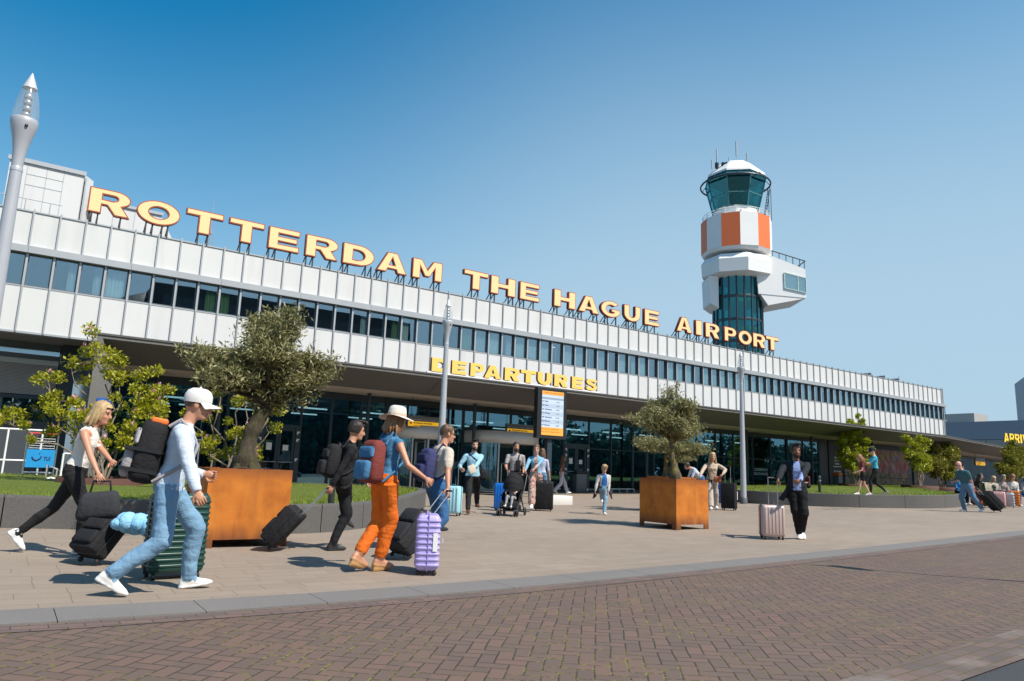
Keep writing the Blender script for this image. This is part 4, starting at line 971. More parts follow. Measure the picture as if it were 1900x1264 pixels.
# ================================================================== raised lawns with concrete edging
def smooth_poly(P, n=8, closed=True):
    out = []; k = len(P)
    for i in range(k):
        p0, p1, p2, p3 = [Vector(P[(i+d) % k]).to_2d() for d in (-1, 0, 1, 2)]
        for j in range(n):
            t = j/n; out.append(tuple(.5*((2*p1)+(-p0+p2)*t+(2*p0-5*p1+4*p2-p3)*t*t+(-p0+3*p1-3*p2+p3)*t**3)))
    return out
def inset(P, d):
    out = []; k = len(P)
    for i in range(k):
        a, b = Vector(P[i-1]), Vector(P[(i+1) % k]); t_ = (b-a).normalized(); nn = Vector((-t_.y, t_.x)); out.append(tuple(Vector(P[i])+nn*d))
    return out
def bed(name, label, P, h, joint, ctag):
    O = smooth_poly(P, 10); I = inset(O, .2); n = len(O)
    L = [0]
    for i in range(n): L.append(L[-1]+(Vector(O[(i+1) % n])-Vector(O[i])).length)
    t = thing(name, label, ctag, (0, 0, 0)); b = MB(); cap = MB()
    cur = 0; i0 = 0; jn = joint
    stones = []
    for i in range(n):
        if L[i+1] >= jn: stones.append((i0, i+1)); i0 = i+1; jn += joint
    if i0 < n: stones.append((i0, n))
    for a, c_ in stones:
        ids = list(range(a, c_+1)); ids = [i % n for i in ids]
        oo, ii = [O[i] for i in ids], [I[i] for i in ids]
        e = .008
        def sh(Q):
            Q = [Vector(q) for q in Q]; Q[0] = Q[0]+(Q[1]-Q[0]).normalized()*e; Q[-1] = Q[-1]+(Q[-2]-Q[-1]).normalized()*e; return Q
        oo, ii = sh(oo), sh(ii); m_ = len(oo); vs = []
        for off_, dz in ((0, -.1), (0, h-.03), (.03, h), (1, h), (1, h-.12)):
            for k_ in range(m_):
                q = oo[k_].lerp(ii[k_], off_); vs.append((q.x, q.y, (gz(q.x, q.y)+dz)))
        b.add(vs, [(r*m_+k_, r*m_+k_+1, (r+1)*m_+k_+1, (r+1)*m_+k_) for r in range(4) for k_ in range(m_-1)])
        for k_ in (0, m_-1): b.add([vs[r*m_+k_] for r in range(5)], [(0, 1, 2, 3, 4)])
    b.build('edging', MP['concrete'], t)
    return t, I
def in_poly(x, y, P):
    c = False; j = len(P)-1
    for i in range(len(P)):
        if (P[i][1] > y) != (P[j][1] > y) and x < (P[j][0]-P[i][0])*(y-P[i][1])/(P[j][1]-P[i][1])+P[i][0]: c = not c
        j = i
    return c
def lawn(I, h, parent, label, seed, dens, near):
    """turf sheet plus real blades"""
    cx, cy = sum(p[0] for p in I)/len(I), sum(p[1] for p in I)/len(I); n = len(I)
    hz = lambda x, y: gz(x, y)+h-.05
    b = MB(); rings = [(1, 0), (.93, .045), (.6, .07), (.25, .08), (0.02, .08)]; vs = []
    for s_, dz in rings:
        for x, y in I:
            X, Y = cx+(x-cx)*s_, cy+(y-cy)*s_; vs.append((X, Y, hz(X, Y)+dz))
    b.add(vs, [(r*n+i, r*n+(i+1) % n, (r+1)*n+(i+1) % n, (r+1)*n+i) for r in range(len(rings)-1) for i in range(n)], 0, True)
    b.build('turf', MP['lawn'], parent)
    rg = np.random.default_rng(seed); xs, ys = [p[0] for p in I], [p[1] for p in I]
    V, F = [], []; cnt = 0
    while cnt < dens:
        x, y = rg.uniform(max(min(xs), -1.5), max(xs)), rg.uniform(min(ys), min(max(ys), 27))
        if not in_poly(x, y, I) or rg.random() > near(x, y): continue
        cnt += 1
        d = math.hypot(x, y); hh = rg.uniform(.025, .06)*(1+d*.012); ww = .0035*(1+d*.06); a = rg.uniform(0, 6.28); l = rg.normal(0, .02, 2)
        z = hz(x, y)+.035; o = len(V); c_, s_ = math.cos(a)*ww, math.sin(a)*ww
        V += [(x-c_, y-s_, z), (x+c_, y+s_, z), (x+l[0], y+l[1], z+hh)]; F.append((o, o+1, o+2))
    me = bpy.data.meshes.new('grass'); me.from_pydata(V, [], F)
    tag(link('grass', me, leafmat('grass_blade', (.13, .19, .008), (.20, .26, .012), (.27, .30, .03), (.16, .22, .010))), label, 'lawn', kind='stuff')
BL = [(-9, 12.9), (-4, 12.75), (.15, 12.55), (1.46, 12.25), (2.9, 11.75), (4.13, 11.57), (5.2, 12.05), (6.5, 13.2), (8.3, 15.6), (9.9, 18.2), (9.7, 19.9), (8, 20.4), (4, 21.0), (0, 21.2), (-9, 21.5)]
bd1, IL = bed('lawn_edging', 'grey concrete edging wall curving round the left lawn', BL, .45, 1.15, 'low wall')
lawn(IL, .45, bd1, 'mown grass in the raised bed on the left under the magnolias', 1, 26000, lambda x, y: min(1, 14/(x*x*.5+y*y)*8))
BRT = [(23.7, 17.7), (24.2, 16.2), (25.2, 14.7), (26.6, 13.75), (28.4, 13.05), (31.0, 13.3), (34.5, 14.9), (39, 18), (45, 21.6), (52, 24.4), (50, 25.6), (40, 25.4), (30, 23.4), (25.4, 20.4)]
bd2, IR = bed('lawn_edging', 'dark concrete edging wall round the right-hand lawn beyond the suit man', BRT, .47, 1.9, 'low wall')
lawn(IR, .47, bd2, 'mown grass in the raised bed on the right below the leafy shrubs', 2, 22000, lambda x, y: 1)

# ================================================================== planters, bollards, bins, block
def planter(x, y, w_, d_, h, rz, label):
    t = thing('corten_planter', label, 'planter', (x, y, gz(x, y)), rz, 'rusty square planters')
    W, D = w_/2, d_/2; b = MB(); lg = .1; th = .012
    for (ax, ay, bx, by) in ((-W, -D, W, -D), (W, -D, W, D), (W, D, -W, D), (-W, D, -W, -D)):
        d = Vector((bx-ax, by-ay, 0)).normalized(); nn = Vector((-d.y, d.x, 0)); ln = Vector((bx-ax, by-ay, 0)).length
        M = Matrix(((d.x, nn.x, 0, ax), (d.y, nn.y, 0, ay), (0, 0, 1, 0), (0, 0, 0, 1)))
        fw = ln/2
        P = [(0, 0), (.13, 0), (.13, lg), (ln-.13, lg), (ln-.13, 0), (ln, 0), (ln, h), (0, h)]
        ins = th
        vs = [M @ Vector((px_, 0, pz)) for px_, pz in P]+[M @ Vector((min(max(px_, ins), ln-ins), ins, pz)) for px_, pz in P]; n = len(P)
        b.add(vs, [(0, 1, 2, 7), (2, 3, 6, 7), (3, 4, 5, 6), (n, n+7, n+2, n+1), (n+2, n+7, n+6, n+3), (n+3, n+6, n+5, n+4), (6, 14, 15, 7)]+[(i, n+i, n+(i+1) % n, (i+1) % n) for i in range(5)])
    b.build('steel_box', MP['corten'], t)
    r = MB()
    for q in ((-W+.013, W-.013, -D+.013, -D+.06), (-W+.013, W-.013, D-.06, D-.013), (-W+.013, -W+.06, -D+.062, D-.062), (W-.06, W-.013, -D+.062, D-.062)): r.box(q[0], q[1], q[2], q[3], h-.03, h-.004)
    r.build('inner_rim', MP['corten'], t)
    s_ = MB(); n = 9
    vs = [(-W+.02+(w_-.04)*i/n, -D+.02+(d_-.04)*j/n, h-.085+.03*rnd.random()) for i in range(n+1) for j in range(n+1)]
    s_.add(vs, [(i*(n+1)+j, (i+1)*(n+1)+j, (i+1)*(n+1)+j+1, i*(n+1)+j+1) for i in range(n) for j in range(n)], 0, True)
    s_.build('soil', plain('planter_soil', (.045, .035, .022), .95, 0, .4, 30, .5), t)
    return t
def at0(px, t): d = _ray(px, 900)*t; return Vector((d[0], d[1], 0))
planter(2.79, 10.52, 1.10, 1.10, 1.01, R_(1.5), 'rusty steel planter holding the large olive tree in front of the left lawn')
planter(11.93, 10.82, .95, 1.08, 1.02, R_(-2), 'rusty steel planter standing on the open paving with an olive tree')
_p3 = at0(1246, 21.0)
planter(_p3.x, _p3.y, 1.0, 1.0, 1.0, R_(-2), 'farther rusty planter almost hidden behind the front square one')
def bollard(p, h, label):
    t = thing('bollard', label, 'bollard', p, 0, 'dark post bollards')
    b = MB(); b.box(-.1, .1, -.1, .1, -.02, .03); b.lathe([(.055, .03), (.055, h-.16)], 14); b.lathe([(.062, h-.16), (.062, h-.02), (.04, h), (.001, h+.005)], 14); b.build('post', plain('bollard_grey', (.035, .04, .045), .45, .3), t)
    b = MB(); b.lathe([(.059, h-.24), (.064, h-.235), (.064, h-.17), (.059, h-.165)], 14); b.build('head_band', plain('bollard_band', (.16, .17, .17), .5, .4), t)
    return t
bollard(spot(610, 984), 1.08, 'dark bollard beside the curved left edging behind the man in black')
bollard(spot(1522, 937), 1.1, 'dark bollard in front of the right-hand edging near the suit man')
bollard(spot(1812, 921), 1.15, 'dark bollard beside the seated travellers on the right')
t = thing('concrete_block', 'white concrete seat block lying on the paving behind the black suitcase', 'seat block', spot(1040, 937), R_(-4))
b = MB(); b.rbox(-.45, .48, 0, .5, -.03, .28, .03); b.build('block', MP['concretew'], t)
p = spot(1069, 913)
t = thing('litter_bin', 'grey metal litter bin standing against the glass doors', 'bin', (p.x, p.y-.2, gz(p.x, p.y-.2)))
b = MB(); b.rbox(-.34, .30, -.22, .25, 0, .86, .03); b.build('body', plain('bin_grey', (.16, .165, .17), .5, .3), t)
b = MB(); b.rbox(-.36, .32, -.24, .27, .862, 1.0, .03); b.box(-.2, .16, -.255, -.245, .88, .96); b.build('lid', MP['black'], t)
p = spot(1532, 912)
t = thing('litter_bin', 'small grey bin with an orange top by the black photo wall', 'bin', (43.2, 25.6, gz(43.2, 25.6)))
b = MB(); b.rbox(-.22, .22, -.2, .2, 0, 1.02, .03); b.build('body', plain('bin_grey', (.16, .165, .17), .5, .3), t)
b = MB(); b.rbox(-.22, .22, -.21, .2, 1.022, 1.24, .03); b.build('lid', plain('bin_orange', (.7, .16, .03), .5), t)
# luggage trolley rail and trolleys on the left
rl = thing('trolley_rail', 'white tubular rail of the luggage trolley park at the left edge', 'railing', (0, 0, 0))
ry = 20.6; zz = gz(.5, ry)+.36
b = MB()
for z in (.42, 1.14): b.tube([(-1.6, ry, zz+z), (.86, ry, zz+z)], .022, 8)
for x in (-1.2, .12, .80): b.tube([(x, ry, zz-.5), (x, ry, zz+1.14)], .022, 8)
b.build('rail', MP['white'], rl)
tr = thing('luggage_trolley', 'luggage trolley with a bright blue advertising panel parked by the white rail', 'trolley', (.80, 20.1, zz))
b = MB()
for x in (-.30, .30): b.tube([(x, 0, .12), (x, -.02, 1.02), (x*.9, -.06, 1.06)], .016, 8); b.tube([(x, .0, .16), (x*.8, .85, .10)], .018, 8)
for y_ in (.1, .35, .6, .85): b.tube([(-.28, y_, .15), (.28, y_, .15)], .012, 6)
b.build('frame', MP['steel'], tr)
b = MB(); b.tube([(-.30, -.07, 1.05), (-.06, -.07, 1.055)], .025, 8); b.tube([(.06, -.07, 1.055), (.30, -.07, 1.05)], .025, 8); b.build('handle_grip', plain('red_grip', (.42, .03, .02), .5), tr)
b = MB()
for i in range(5): b.tube([(-.25, -.02, .72+i*.055), (.25, -.02, .72+i*.055)], .008, 6)
for x in (-.25, .25): b.tube([(x, -.02, .70), (x, -.02, .96)], .008, 6)
b.build('basket', MP['steel'], tr)
b = MB(); b.box(-.28, .28, -.045, -.03, .28, .69); b.build('ad_panel', plain('sky_blue_panel', (.02, .27, .60), .4), tr)
link('panel_lettering', fit_mesh(text_mesh('TUI', .02, .01), .07, .2, .44, .53, -.048, .004), plain('panel_navy_ink', (.02, .03, .12), .5), tr)
b = MB(); b.tube([(-.16, -.05, .52), (-.14, -.05, .47), (-.07, -.05, .44), (.0, -.05, .48), (.02, -.05, .54)], .014, 6); b.ball((-.02, -.05, .60), .012, 0, 6, 4); b.build('smile_mark', plain('panel_navy_ink', (.02, .03, .12), .5), tr)
for x, y_ in ((-.27, .05), (.27, .05), (0, .8)):
    b = MB(); b.lathe([(.001, -.02), (.06, -.02), (.07, 0), (.06, .02), (.001, .02)], 14, 0, (0, 0), Matrix.Translation((x, y_, .07)) @ Matrix.Rotation(R_(90), 4, 'Y')); b.build('wheel', MP['rubber'], tr)
b = MB(); st = thing('trolley_stop', 'pair of short white stop posts next to the blue trolley', 'posts', (1.28, 18.6, zz))
for x in (-.12, .14): b.tube([(x, 0, -.1), (x, 0, .62)], .022, 8)
b.tube([(-.12, 0, .62), (.14, 0, .62)], .018, 8); b.build('hoop', MP['white'], st)
for x in (-.3, .28):
    b = MB(); b.lathe([(.10, -.03), (.12, .03), (.08, .1), (.001, .12)], 12, 0, (x, -.1)); b.build('foot_cap', MP['white'], st)
for (x, y_), lb in (((-.6, 20.3), 'slanted grey trolley guide rack at the far left'), ((.95, 19.6), 'slanted grey trolley guide rack in front of the blue trolley')):
    t = thing('trolley_rack', lb, 'rack', (x, y_, zz-.1), 0, 'trolley guide racks'); b = MB()
    for i in range(4): b.tube([(i*.2, i*-.0, -.2), (i*.2, 0, .45-.1*i), (i*.2+.2, 0, .35-.1*i)], .028, 8)
    b.build('rack_bars', plain('rack_grey', (.30, .29, .28), .6), t)

# ================================================================== trees and shrubs
def leaves(cl, n, size, asp, rg, up=.3, curl=.0, stack=None):
    """cl: clumps (centre, radii, weight). Returns (V, F): each leaf a folded rhombus with its own tilt."""
    W = np.array([c[2] for c in cl], float); W /= W.sum(); idx = rg.choice(len(cl), n, p=W)
    C = np.array([c[0] for c in cl])[idx]; Rr = np.array([c[1] for c in cl])[idx]
    d = rg.normal(size=(n, 3)); d /= np.linalg.norm(d, axis=1)[:, None]
    rad = rg.random(n)**.42
    P = C+d*Rr*rad[:, None]
    # gather leaves on twigs: snap to nearby twig anchors
    ax = d*.9+rg.normal(size=(n, 3))*.75; ax[:, 2] += up; ax /= np.linalg.norm(ax, axis=1)[:, None]
    sd_ = np.cross(ax, rg.normal(size=(n, 3))); sd_ /= np.linalg.norm(sd_, axis=1)[:, None]
    L = size*(.6+.7*rg.random(n)); Wd = L*asp
    nr = np.cross(ax, sd_)
    a = P-ax*L[:, None]*.5; b = P+sd_*Wd[:, None]*.5+nr*(L*.06)[:, None]; c = P+ax*L[:, None]*.5; e = P-sd_*Wd[:, None]*.5+nr*(L*.06)[:, None]
    V = np.stack([a, b, c, e], 1).reshape(-1, 3)
    return V, P, ax
def leaf_obj(name, V, mat, parent):
    n = len(V)//4; me = bpy.data.meshes.new(name); me.vertices.add(n*4); me.vertices.foreach_set('co', V.astype(np.float32).ravel())
    me.loops.add(n*4); me.loops.foreach_set('vertex_index', np.arange(n*4, dtype=np.int32)); me.polygons.add(n)
    me.polygons.foreach_set('loop_start', np.arange(0, n*4, 4, dtype=np.int32)); me.polygons.foreach_set('loop_total', np.full(n, 4, np.int32)); me.update(); me.validate()
    return link(name, me, mat, parent)
def limb(b, a, c, r0, r1, rg, n=6, wob=.06, m=0):
    a, c = np.array(a, float), np.array(c, float); ln = np.linalg.norm(c-a); P = []
    for i in range(n+1):
        t = i/n; q = a+(c-a)*t+rg.normal(size=3)*wob*ln*math.sin(math.pi*t)*.5; q[2] += .04*ln*math.sin(math.pi*t); P.append(q)
    b.tube(P, [r0+(r1-r0)*(i/n)**.8 for i in range(n+1)], 7, m); return P
def mat_bark(name, a, b, moss=None):
    if name in _mc: return _mc[name]
    t = NT(name); v = t.obj(); f = t.noise(16, t.scale(v, 1, 1, .3), 6, .7); c = t.ramp(f, (.3, a), (.7, b))
    if moss: c = t.mix(t.ramp(t.noise(7, v, 4), (.48, 0.0), (.62, 1.0)), c, moss)
    t.col(c); t.p(Roughness=.95); t.bump(f, 1.0, .03); _mc[name] = t.m; return t.m
def olive(name, label, base, trunk, clumps, nleaf, seed, size, mats, r0, grp='olive trees in the rusty planters'):
    rg = np.random.default_rng(seed); t = thing(name, label, 'olive tree', base, 0, grp)
    b = MB(); P = trunk; k = len(P)
    rr = [r0*(1.5 if i == 0 else 1-.45*i/k)*(1+.12*rg.normal()) for i in range(k)]
    F = []
    for i in range(k-1):
        for s_ in range(4): F.append((np.array(P[i])*(1-s_/4)+np.array(P[i+1])*s_/4, rr[i]*(1-s_/4)+rr[i+1]*s_/4))
    F.append((np.array(P[-1]), rr[-1]))
    b.tube([f[0]+rg.normal(size=3)*r0*.10 for f in F], [f[1]*(1+.10*rg.normal()) for f in F], 14)
    for i in range(5):
        a = i*1.25; b.tube([(P[0][0]+math.cos(a)*r0*1.7, P[0][1]+math.sin(a)*r0*1.7, P[0][2]-.03), (P[0][0]+math.cos(a)*r0*.9, P[0][1]+math.sin(a)*r0*.9, P[0][2]+r0*.9), (P[0][0]+math.cos(a)*r0*.5, P[0][1]+math.sin(a)*r0*.5, P[0][2]+r0*2.6)], [r0*.35, r0*.45, r0*.3], 8)
    b.build('trunk', mats[0], t)
    br = MB(); tips = []
    for c_, R3, wt in clumps:
        P2 = limb(br, P[-1], np.array(c_)-np.array((0, 0, R3[2]*.3)), r0*.34, r0*.07, rg, 7, .16)
        for _ in range(10):
            dd = rg.normal(size=3); dd /= np.linalg.norm(dd); dd[2] = abs(dd[2])*.9-.15; e = np.array(c_)+dd*np.array(R3)*(.85+.65*rg.random()); s0 = P2[rg.integers(3, 8)]
            tips.append(limb(br, s0, e, r0*.09, r0*.018, rg, 5, .12))
    br.build('branches', mats[0], t)
    tw_ = []
    for tp in tips:
        for q in tp[2:]: tw_.append((q+rg.normal(size=3)*.02, tuple(np.array((.10, .10, .12))*(.5+.9*rg.random())), 1.0))
    V1, _, _ = leaves([(c[0], np.array(c[1])*.95, c[2]) for c in clumps], int(nleaf*.30), size, .25, rg, .25)
    V2, _, _ = leaves(tw_, int(nleaf*.70), size, .25, rg, .45)
    leaf_obj('foliage', np.concatenate([V1, V2]), mats[1], t)
    return t
ol_leaf = leafmat('olive_leaf', (.10, .105, .025), (.20, .195, .06), (.29, .27, .11), (.42, .40, .22), (.15, .15, .04), trans=.3)
bark1 = mat_bark('olive_bark', (.022, .017, .011), (.085, .066, .042), (.06, .055, .02)); bark2 = mat_bark('lichen_bark', (.05, .04, .025), (.15, .12, .08), (.21, .17, .025))
def clumpset(C, R3, n, rg, s=.42, lower=.35):
    out = []
    for _ in range(n):
        d = rg.normal(size=3); d /= np.linalg.norm(d); d[2] = d[2] if d[2] > 0 else d[2]*lower*2
        q = np.array(C)+d*np.array(R3)*(.45+.45*rg.random()); f = s*(.7+.6*rg.random())
        out.append((tuple(q), (R3[0]*f, R3[1]*f, R3[2]*f*.85), f**2))
    return out
rg0 = np.random.default_rng(21)
zb = gz(2.79, 10.52)+.96
C1 = clumpset((.16, .1, 1.66), (.95, .85, .80), 20, rg0, .27, .4)+[((-.55, -.1, 1.25), (.34, .3, .26), .1), ((.78, .1, 1.25), (.33, .3, .3), .1), ((.95, 0, 1.45), (.25, .25, .22), .05), ((-.7, .1, 1.55), (.28, .28, .25), .07), ((.28, .1, .98), (.34, .3, .2), .09)]
olive('olive_tree', 'large olive tree with a thick leaning trunk in the nearest planter', (2.86, 10.55, zb),
      [(0, 0, 0), (.01, 0, .32), (.07, .02, .62), (.17, .03, .86), (.24, .03, .98)], C1, 17000, 5, .088, (bark1, ol_leaf), .135)
zb = gz(11.93, 10.82)+.95
C2 = clumpset((-.20, .05, 1.42), (.84, .78, .52), 18, rg0, .29, .6)+[((-.85, 0, 1.2), (.26, .3, .22), .05), ((.5, 0, 1.15), (.28, .3, .22), .06), ((-.1, 0, 1.92), (.3, .3, .2), .05)]
olive('olive_tree', 'olive tree with a lichen-yellow trunk in the planter on the open paving', (12.0, 10.82, zb),
      [(0, 0, 0), (-.06, 0, .3), (-.1, .02, .6), (-.12, .02, .85)], C2, 13500, 6, .078, (bark2, ol_leaf), .085)
zb = gz(_p3.x, _p3.y)+.93
C3 = clumpset((.15, 0, .95), (1.0, 1.0, .42), 16, rg0, .3, .6)
olive('olive_tree', 'farther olive tree whose crown shows below the front one', (_p3.x-.22, _p3.y, zb),
      [(0, 0, 0), (.0, 0, .3), (.02, .0, .6), (.05, .02, .8)], C3, 11000, 8, .09, (bark2, ol_leaf), .10)
# magnolia shrubs
mg_leaf = leafmat('magnolia_leaf', (.24, .25, .008), (.36, .36, .012), (.46, .44, .03), (.27, .27, .010), trans=.35)
mg_leaf2 = leafmat('shrub_leaf', (.20, .24, .008), (.31, .34, .010), (.40, .41, .020), (.15, .18, .008), trans=.35)
mg_dark = leafmat('deep_shrub_leaf', (.12, .13, .010), (.19, .19, .014), (.27, .26, .03), trans=.3)
twig = mat_bark('shrub_bark', (.12, .09, .06), (.30, .25, .19)); petal = leafmat('pink_petal', (.60, .26, .32), (.75, .48, .52), (.5, .18, .25), trans=.3)
def shrub(name, label, base, stems, nleaf, seed, size, leaf, flowers=0, cl_r=.16, ring=None, asp=.5, ntw=5, rs0=.03):
    rg = np.random.default_rng(seed); t = thing(name, label, 'shrub', base, 0, 'leafy shrubs in the raised lawns')
    b = MB(); cl = []
    for (x, y, z, spread) in stems:
        P = limb(b, (rg.normal()*.06, rg.normal()*.06, -.05), (x, y, z), rs0, rs0*.22, rg, 8, .10)
        for s_ in range(ntw):
            q = P[rg.integers(3, 9)]; d = rg.normal(size=3); d[2] = abs(d[2])*.7+.25; d /= np.linalg.norm(d)
            e = np.array(q)+d*spread*(.5+.8*rg.random()); T = limb(b, q, e, rs0*.3, rs0*.10, rg, 4, .1)
            r = cl_r*(.6+.7*rg.random()); cl.append((tuple(e), (r, r, r*.85), r*r))
            if rg.random() < .6: r2 = r*.7; cl.append((tuple(T[3]), (r2, r2, r2), r2*r2*.7))
        r = cl_r*1.1; cl.append((tuple(P[-1]), (r, r, r), r*r))
    b.build('stems', twig, t)
    V, _, _ = leaves(cl, nleaf, size, asp, rg, .55); leaf_obj('foliage', V, leaf, t)
    if flowers:
        fv = []
        for _ in range(flowers):
            c_, R3, _w = cl[rg.integers(0, len(cl))]; p0 = np.array(c_)+np.array((rg.normal()*.04, rg.normal()*.04, R3[2]*(.6+.5*rg.random())))
            V, _, _ = leaves([(tuple(p0), (.02, .02, .03), 1)], 9, .085, .42, rg, 1.2); fv.append(V)
        leaf_obj('blossom', np.concatenate(fv), petal, t)
    if ring:
        q = MB(); r, h = ring; q.lathe([(r, -.15), (r, h), (r-.02, h), (r-.02, -.1)], 36); q.build('planting_ring', plain('dark_rust_ring', (.075, .028, .018), .8, 0, .25, 6), t)
    return t
zl = lambda x, y, h=.46: gz(x, y)+h
shrub('magnolia', 'magnolia with pink blossoms spreading wide at the left end of the lawn', (1.75, 16.7, zl(1.75, 16.7)),
      [(-1.75, -.1, 1.25, .3), (-1.3, .1, 2.0, .4), (-.8, .2, 2.4, .45), (-.45, -.2, 2.65, .45), (-.15, .2, 2.5, .5), (.15, -.1, 2.2, .5), (.5, .1, 1.75, .45), (-.9, -.2, 1.35, .35), (-1.1, .2, 1.6, .4), (.75, .2, 2.0, .4), (.95, 0, 1.5, .4)], 6800, 31, .085, mg_leaf, 46, .15, (.78, .14), .48, 6)
shrub('magnolia', 'magnolia with pink blossoms directly behind the man in the white cap', (4.0, 16.2, zl(4.0, 16.2)),
      [(-.9, 0, 1.5, .35), (-.6, .2, 1.9, .4), (-.2, 0, 2.3, .4), (.15, .1, 2.55, .4), (.5, .1, 2.2, .4), (.85, -.1, 1.9, .35), (1.0, .1, 1.35, .35)], 4600, 32, .085, mg_leaf, 34, .14, (.7, .14), .48, 6)
pA = spot(1590, 903, .5)
for nm, lab, px, py, stems, n, sd_, lf, fl in (
    ('leafy_shrub', 'bright green shrub, tallest on the right lawn, before the mural', 1598, 911.5, [(-1.0, 0, 2.0, .6), (-.75, .2, 2.9, .6), (-.4, 0, 3.4, .6), (0, .2, 3.7, .6), (.3, -.1, 3.5, .6), (.65, .1, 3.1, .6), (.9, 0, 2.5, .6), (1.25, .1, 2.3, .6), (-.3, .2, 2.4, .7), (.3, .2, 2.2, .7), (-1.2, 0, 2.6, .4), (.1, 0, 2.8, .7)], 13500, 41, mg_leaf2, 0),
    ('leafy_shrub', 'darker green shrub in a rusty ring right of the boy in turquoise', 1673, 915.5, [(-1.0, 0, 1.9, .5), (-.7, .1, 2.6, .45), (-.3, 0, 2.2, .5), (.0, .1, 1.7, .5), (.35, 0, 2.3, .5), (.6, .1, 2.6, .5), (.95, 0, 2.3, .5), (.3, 0, 2.8, .3), (1.0, .1, 1.4, .5)], 6200, 42, mg_leaf2, 0)):
    if px == 1598: P0 = Vector((40.7, 22.95, 0))
    else: P0 = Vector((42.9, 20.5, 0))
    P0.z = zl(P0.x, P0.y, .47)
    shrub(nm, lab, P0, stems, n, sd_, .14, lf, fl, .22, (.95, .14), .5, 6, .035)
shrub('magnolia', 'pale pink magnolia on the right lawn behind the bald man', (52.0, 23.3, zl(52.0, 23.3, .3)),
      [(-1.5, 0, 1.6, .5), (-1.0, .2, 2.3, .5), (-.6, 0, 1.8, .5), (0, .1, 1.6, .5), (.5, 0, 2.3, .5), (.9, 0, 2.9, .5), (1.2, .2, 3.2, .4), (1.5, 0, 2.2, .5), (-.9, .1, 2.6, .3), (2.1, 0, 2.4, .5), (-2.0, 0, 1.9, .5), (.2, .2, 2.2, .5)], 13000, 43, .16, mg_dark, 40, .33, (1.0, .12), .5, 6, .035)
shrub('magnolia', 'dark leafy magnolia behind the seated travellers at the right edge', (58.6, 21.5, zl(58.6, 21.5, .1)),
      [(-1.4, 0, 1.6, .5), (-.8, 0, 2.4, .5), (-.2, .1, 2.9, .5), (.4, 0, 2.5, .5), (.9, 0, 2.9, .5), (1.4, .1, 2.1, .5), (.1, 0, 3.2, .4)], 9000, 44, .16, mg_dark, 16, .32, (1.0, .12), .5, 6, .035)
# trees across the road: out of frame, seen only as reflections in the glass
rgf = np.random.default_rng(77)
cl = []
for i in range(46):
    x = -25+i*4.2+rgf.normal()*1.2; y = -34+rgf.normal()*5; hgt_ = rgf.uniform(6, 10)
    if 62 < x < 74 or 50 < x < 54: hgt_ *= .45
    for _ in range(12): cl.append(((x+rgf.normal()*1.6, y+rgf.normal()*1.6, hgt_*rgf.uniform(.2, .92)), (2.1, 2.1, 1.9), 1.0))
    for _ in range(7): cl.append(((x+rgf.uniform(-2.2, 2.2), -38+rgf.normal()*1.0, rgf.uniform(.3, 5.5)), (2.2, 1.4, 1.6), 1.1))
V, _, _ = leaves(cl, 60000, .85, .8, rgf, .2)
tag(leaf_obj('far_trees', V, leafmat('far_leaf', (.05, .12, .10), (.09, .17, .12), (.065, .14, .11)), None), 'row of dark trees across the road mirrored in the glass', 'trees', kind='stuff')

# unseen block added behind the camera: it darkens the middle of the mirrored window band
t = thing('unseen_reflection_block', 'unseen dark block added to darken the reflections in the upper windows', 'building', (12, -40, 0))
b = MB(); P = [(0, 0), (33, 0), (33, -12), (0, -12)]; b.prism(P, 0, 21)
b.lathe([(6, 0), (6, 16), (3.2, 19.5), (.01, 21)], 24, 0, (0, -6)); b.build('wall', plain('reflection_block_dark', (.035, .042, .045), .6, 0, .2, .1), t)
for k_ in range(6):
    b = MB(); b.box(1, 32, -.02, .06, 1.5+k_*3.3, 3.2+k_*3.3); b.build('ribbon_window', MP['polished'], t)
# ================================================================== people
from mathutils import noise as mnoise
SK = dict(fair=plain('skin_fair', (.58, .33, .235), .5, 0, .10, 14), tan=plain('skin_tanned', (.50, .245, .15), .5, 0, .10, 14), brown=plain('skin_brown', (.24, .115, .07), .5, 0, .10, 14), pink=plain('skin_flushed', (.60, .30, .22), .5, 0, .12, 14))
eyem = plain('eye_dark', (.035, .025, .02), .3); lipm = plain('lip', (.36, .12, .10), .45); browm = plain('brow_dark', (.06, .04, .03), .8)
def hairmat(name, a, b):
    if name in _mc: return _mc[name]
    t = NT(name); v = t.obj(); f = t.noise(34, t.scale(v, 1, 1, .12), 4, .65)
    t.col(t.ramp(f, (.3, a), (.7, b))); t.p(Roughness=.45); t.bump(f, .8, .02); _mc[name] = t.m; return t.m
HAIR = dict(blond=hairmat('hair_blond', (.30, .19, .08), (.58, .42, .22)), dark=hairmat('hair_dark', (.012, .009, .008), (.04, .028, .02)), brown=hairmat('hair_brown', (.05, .027, .014), (.15, .08, .04)), grey=hairmat('hair_grey', (.10, .085, .075), (.26, .23, .2)), auburn=hairmat('hair_auburn', (.14, .06, .025), (.32, .16, .07)))
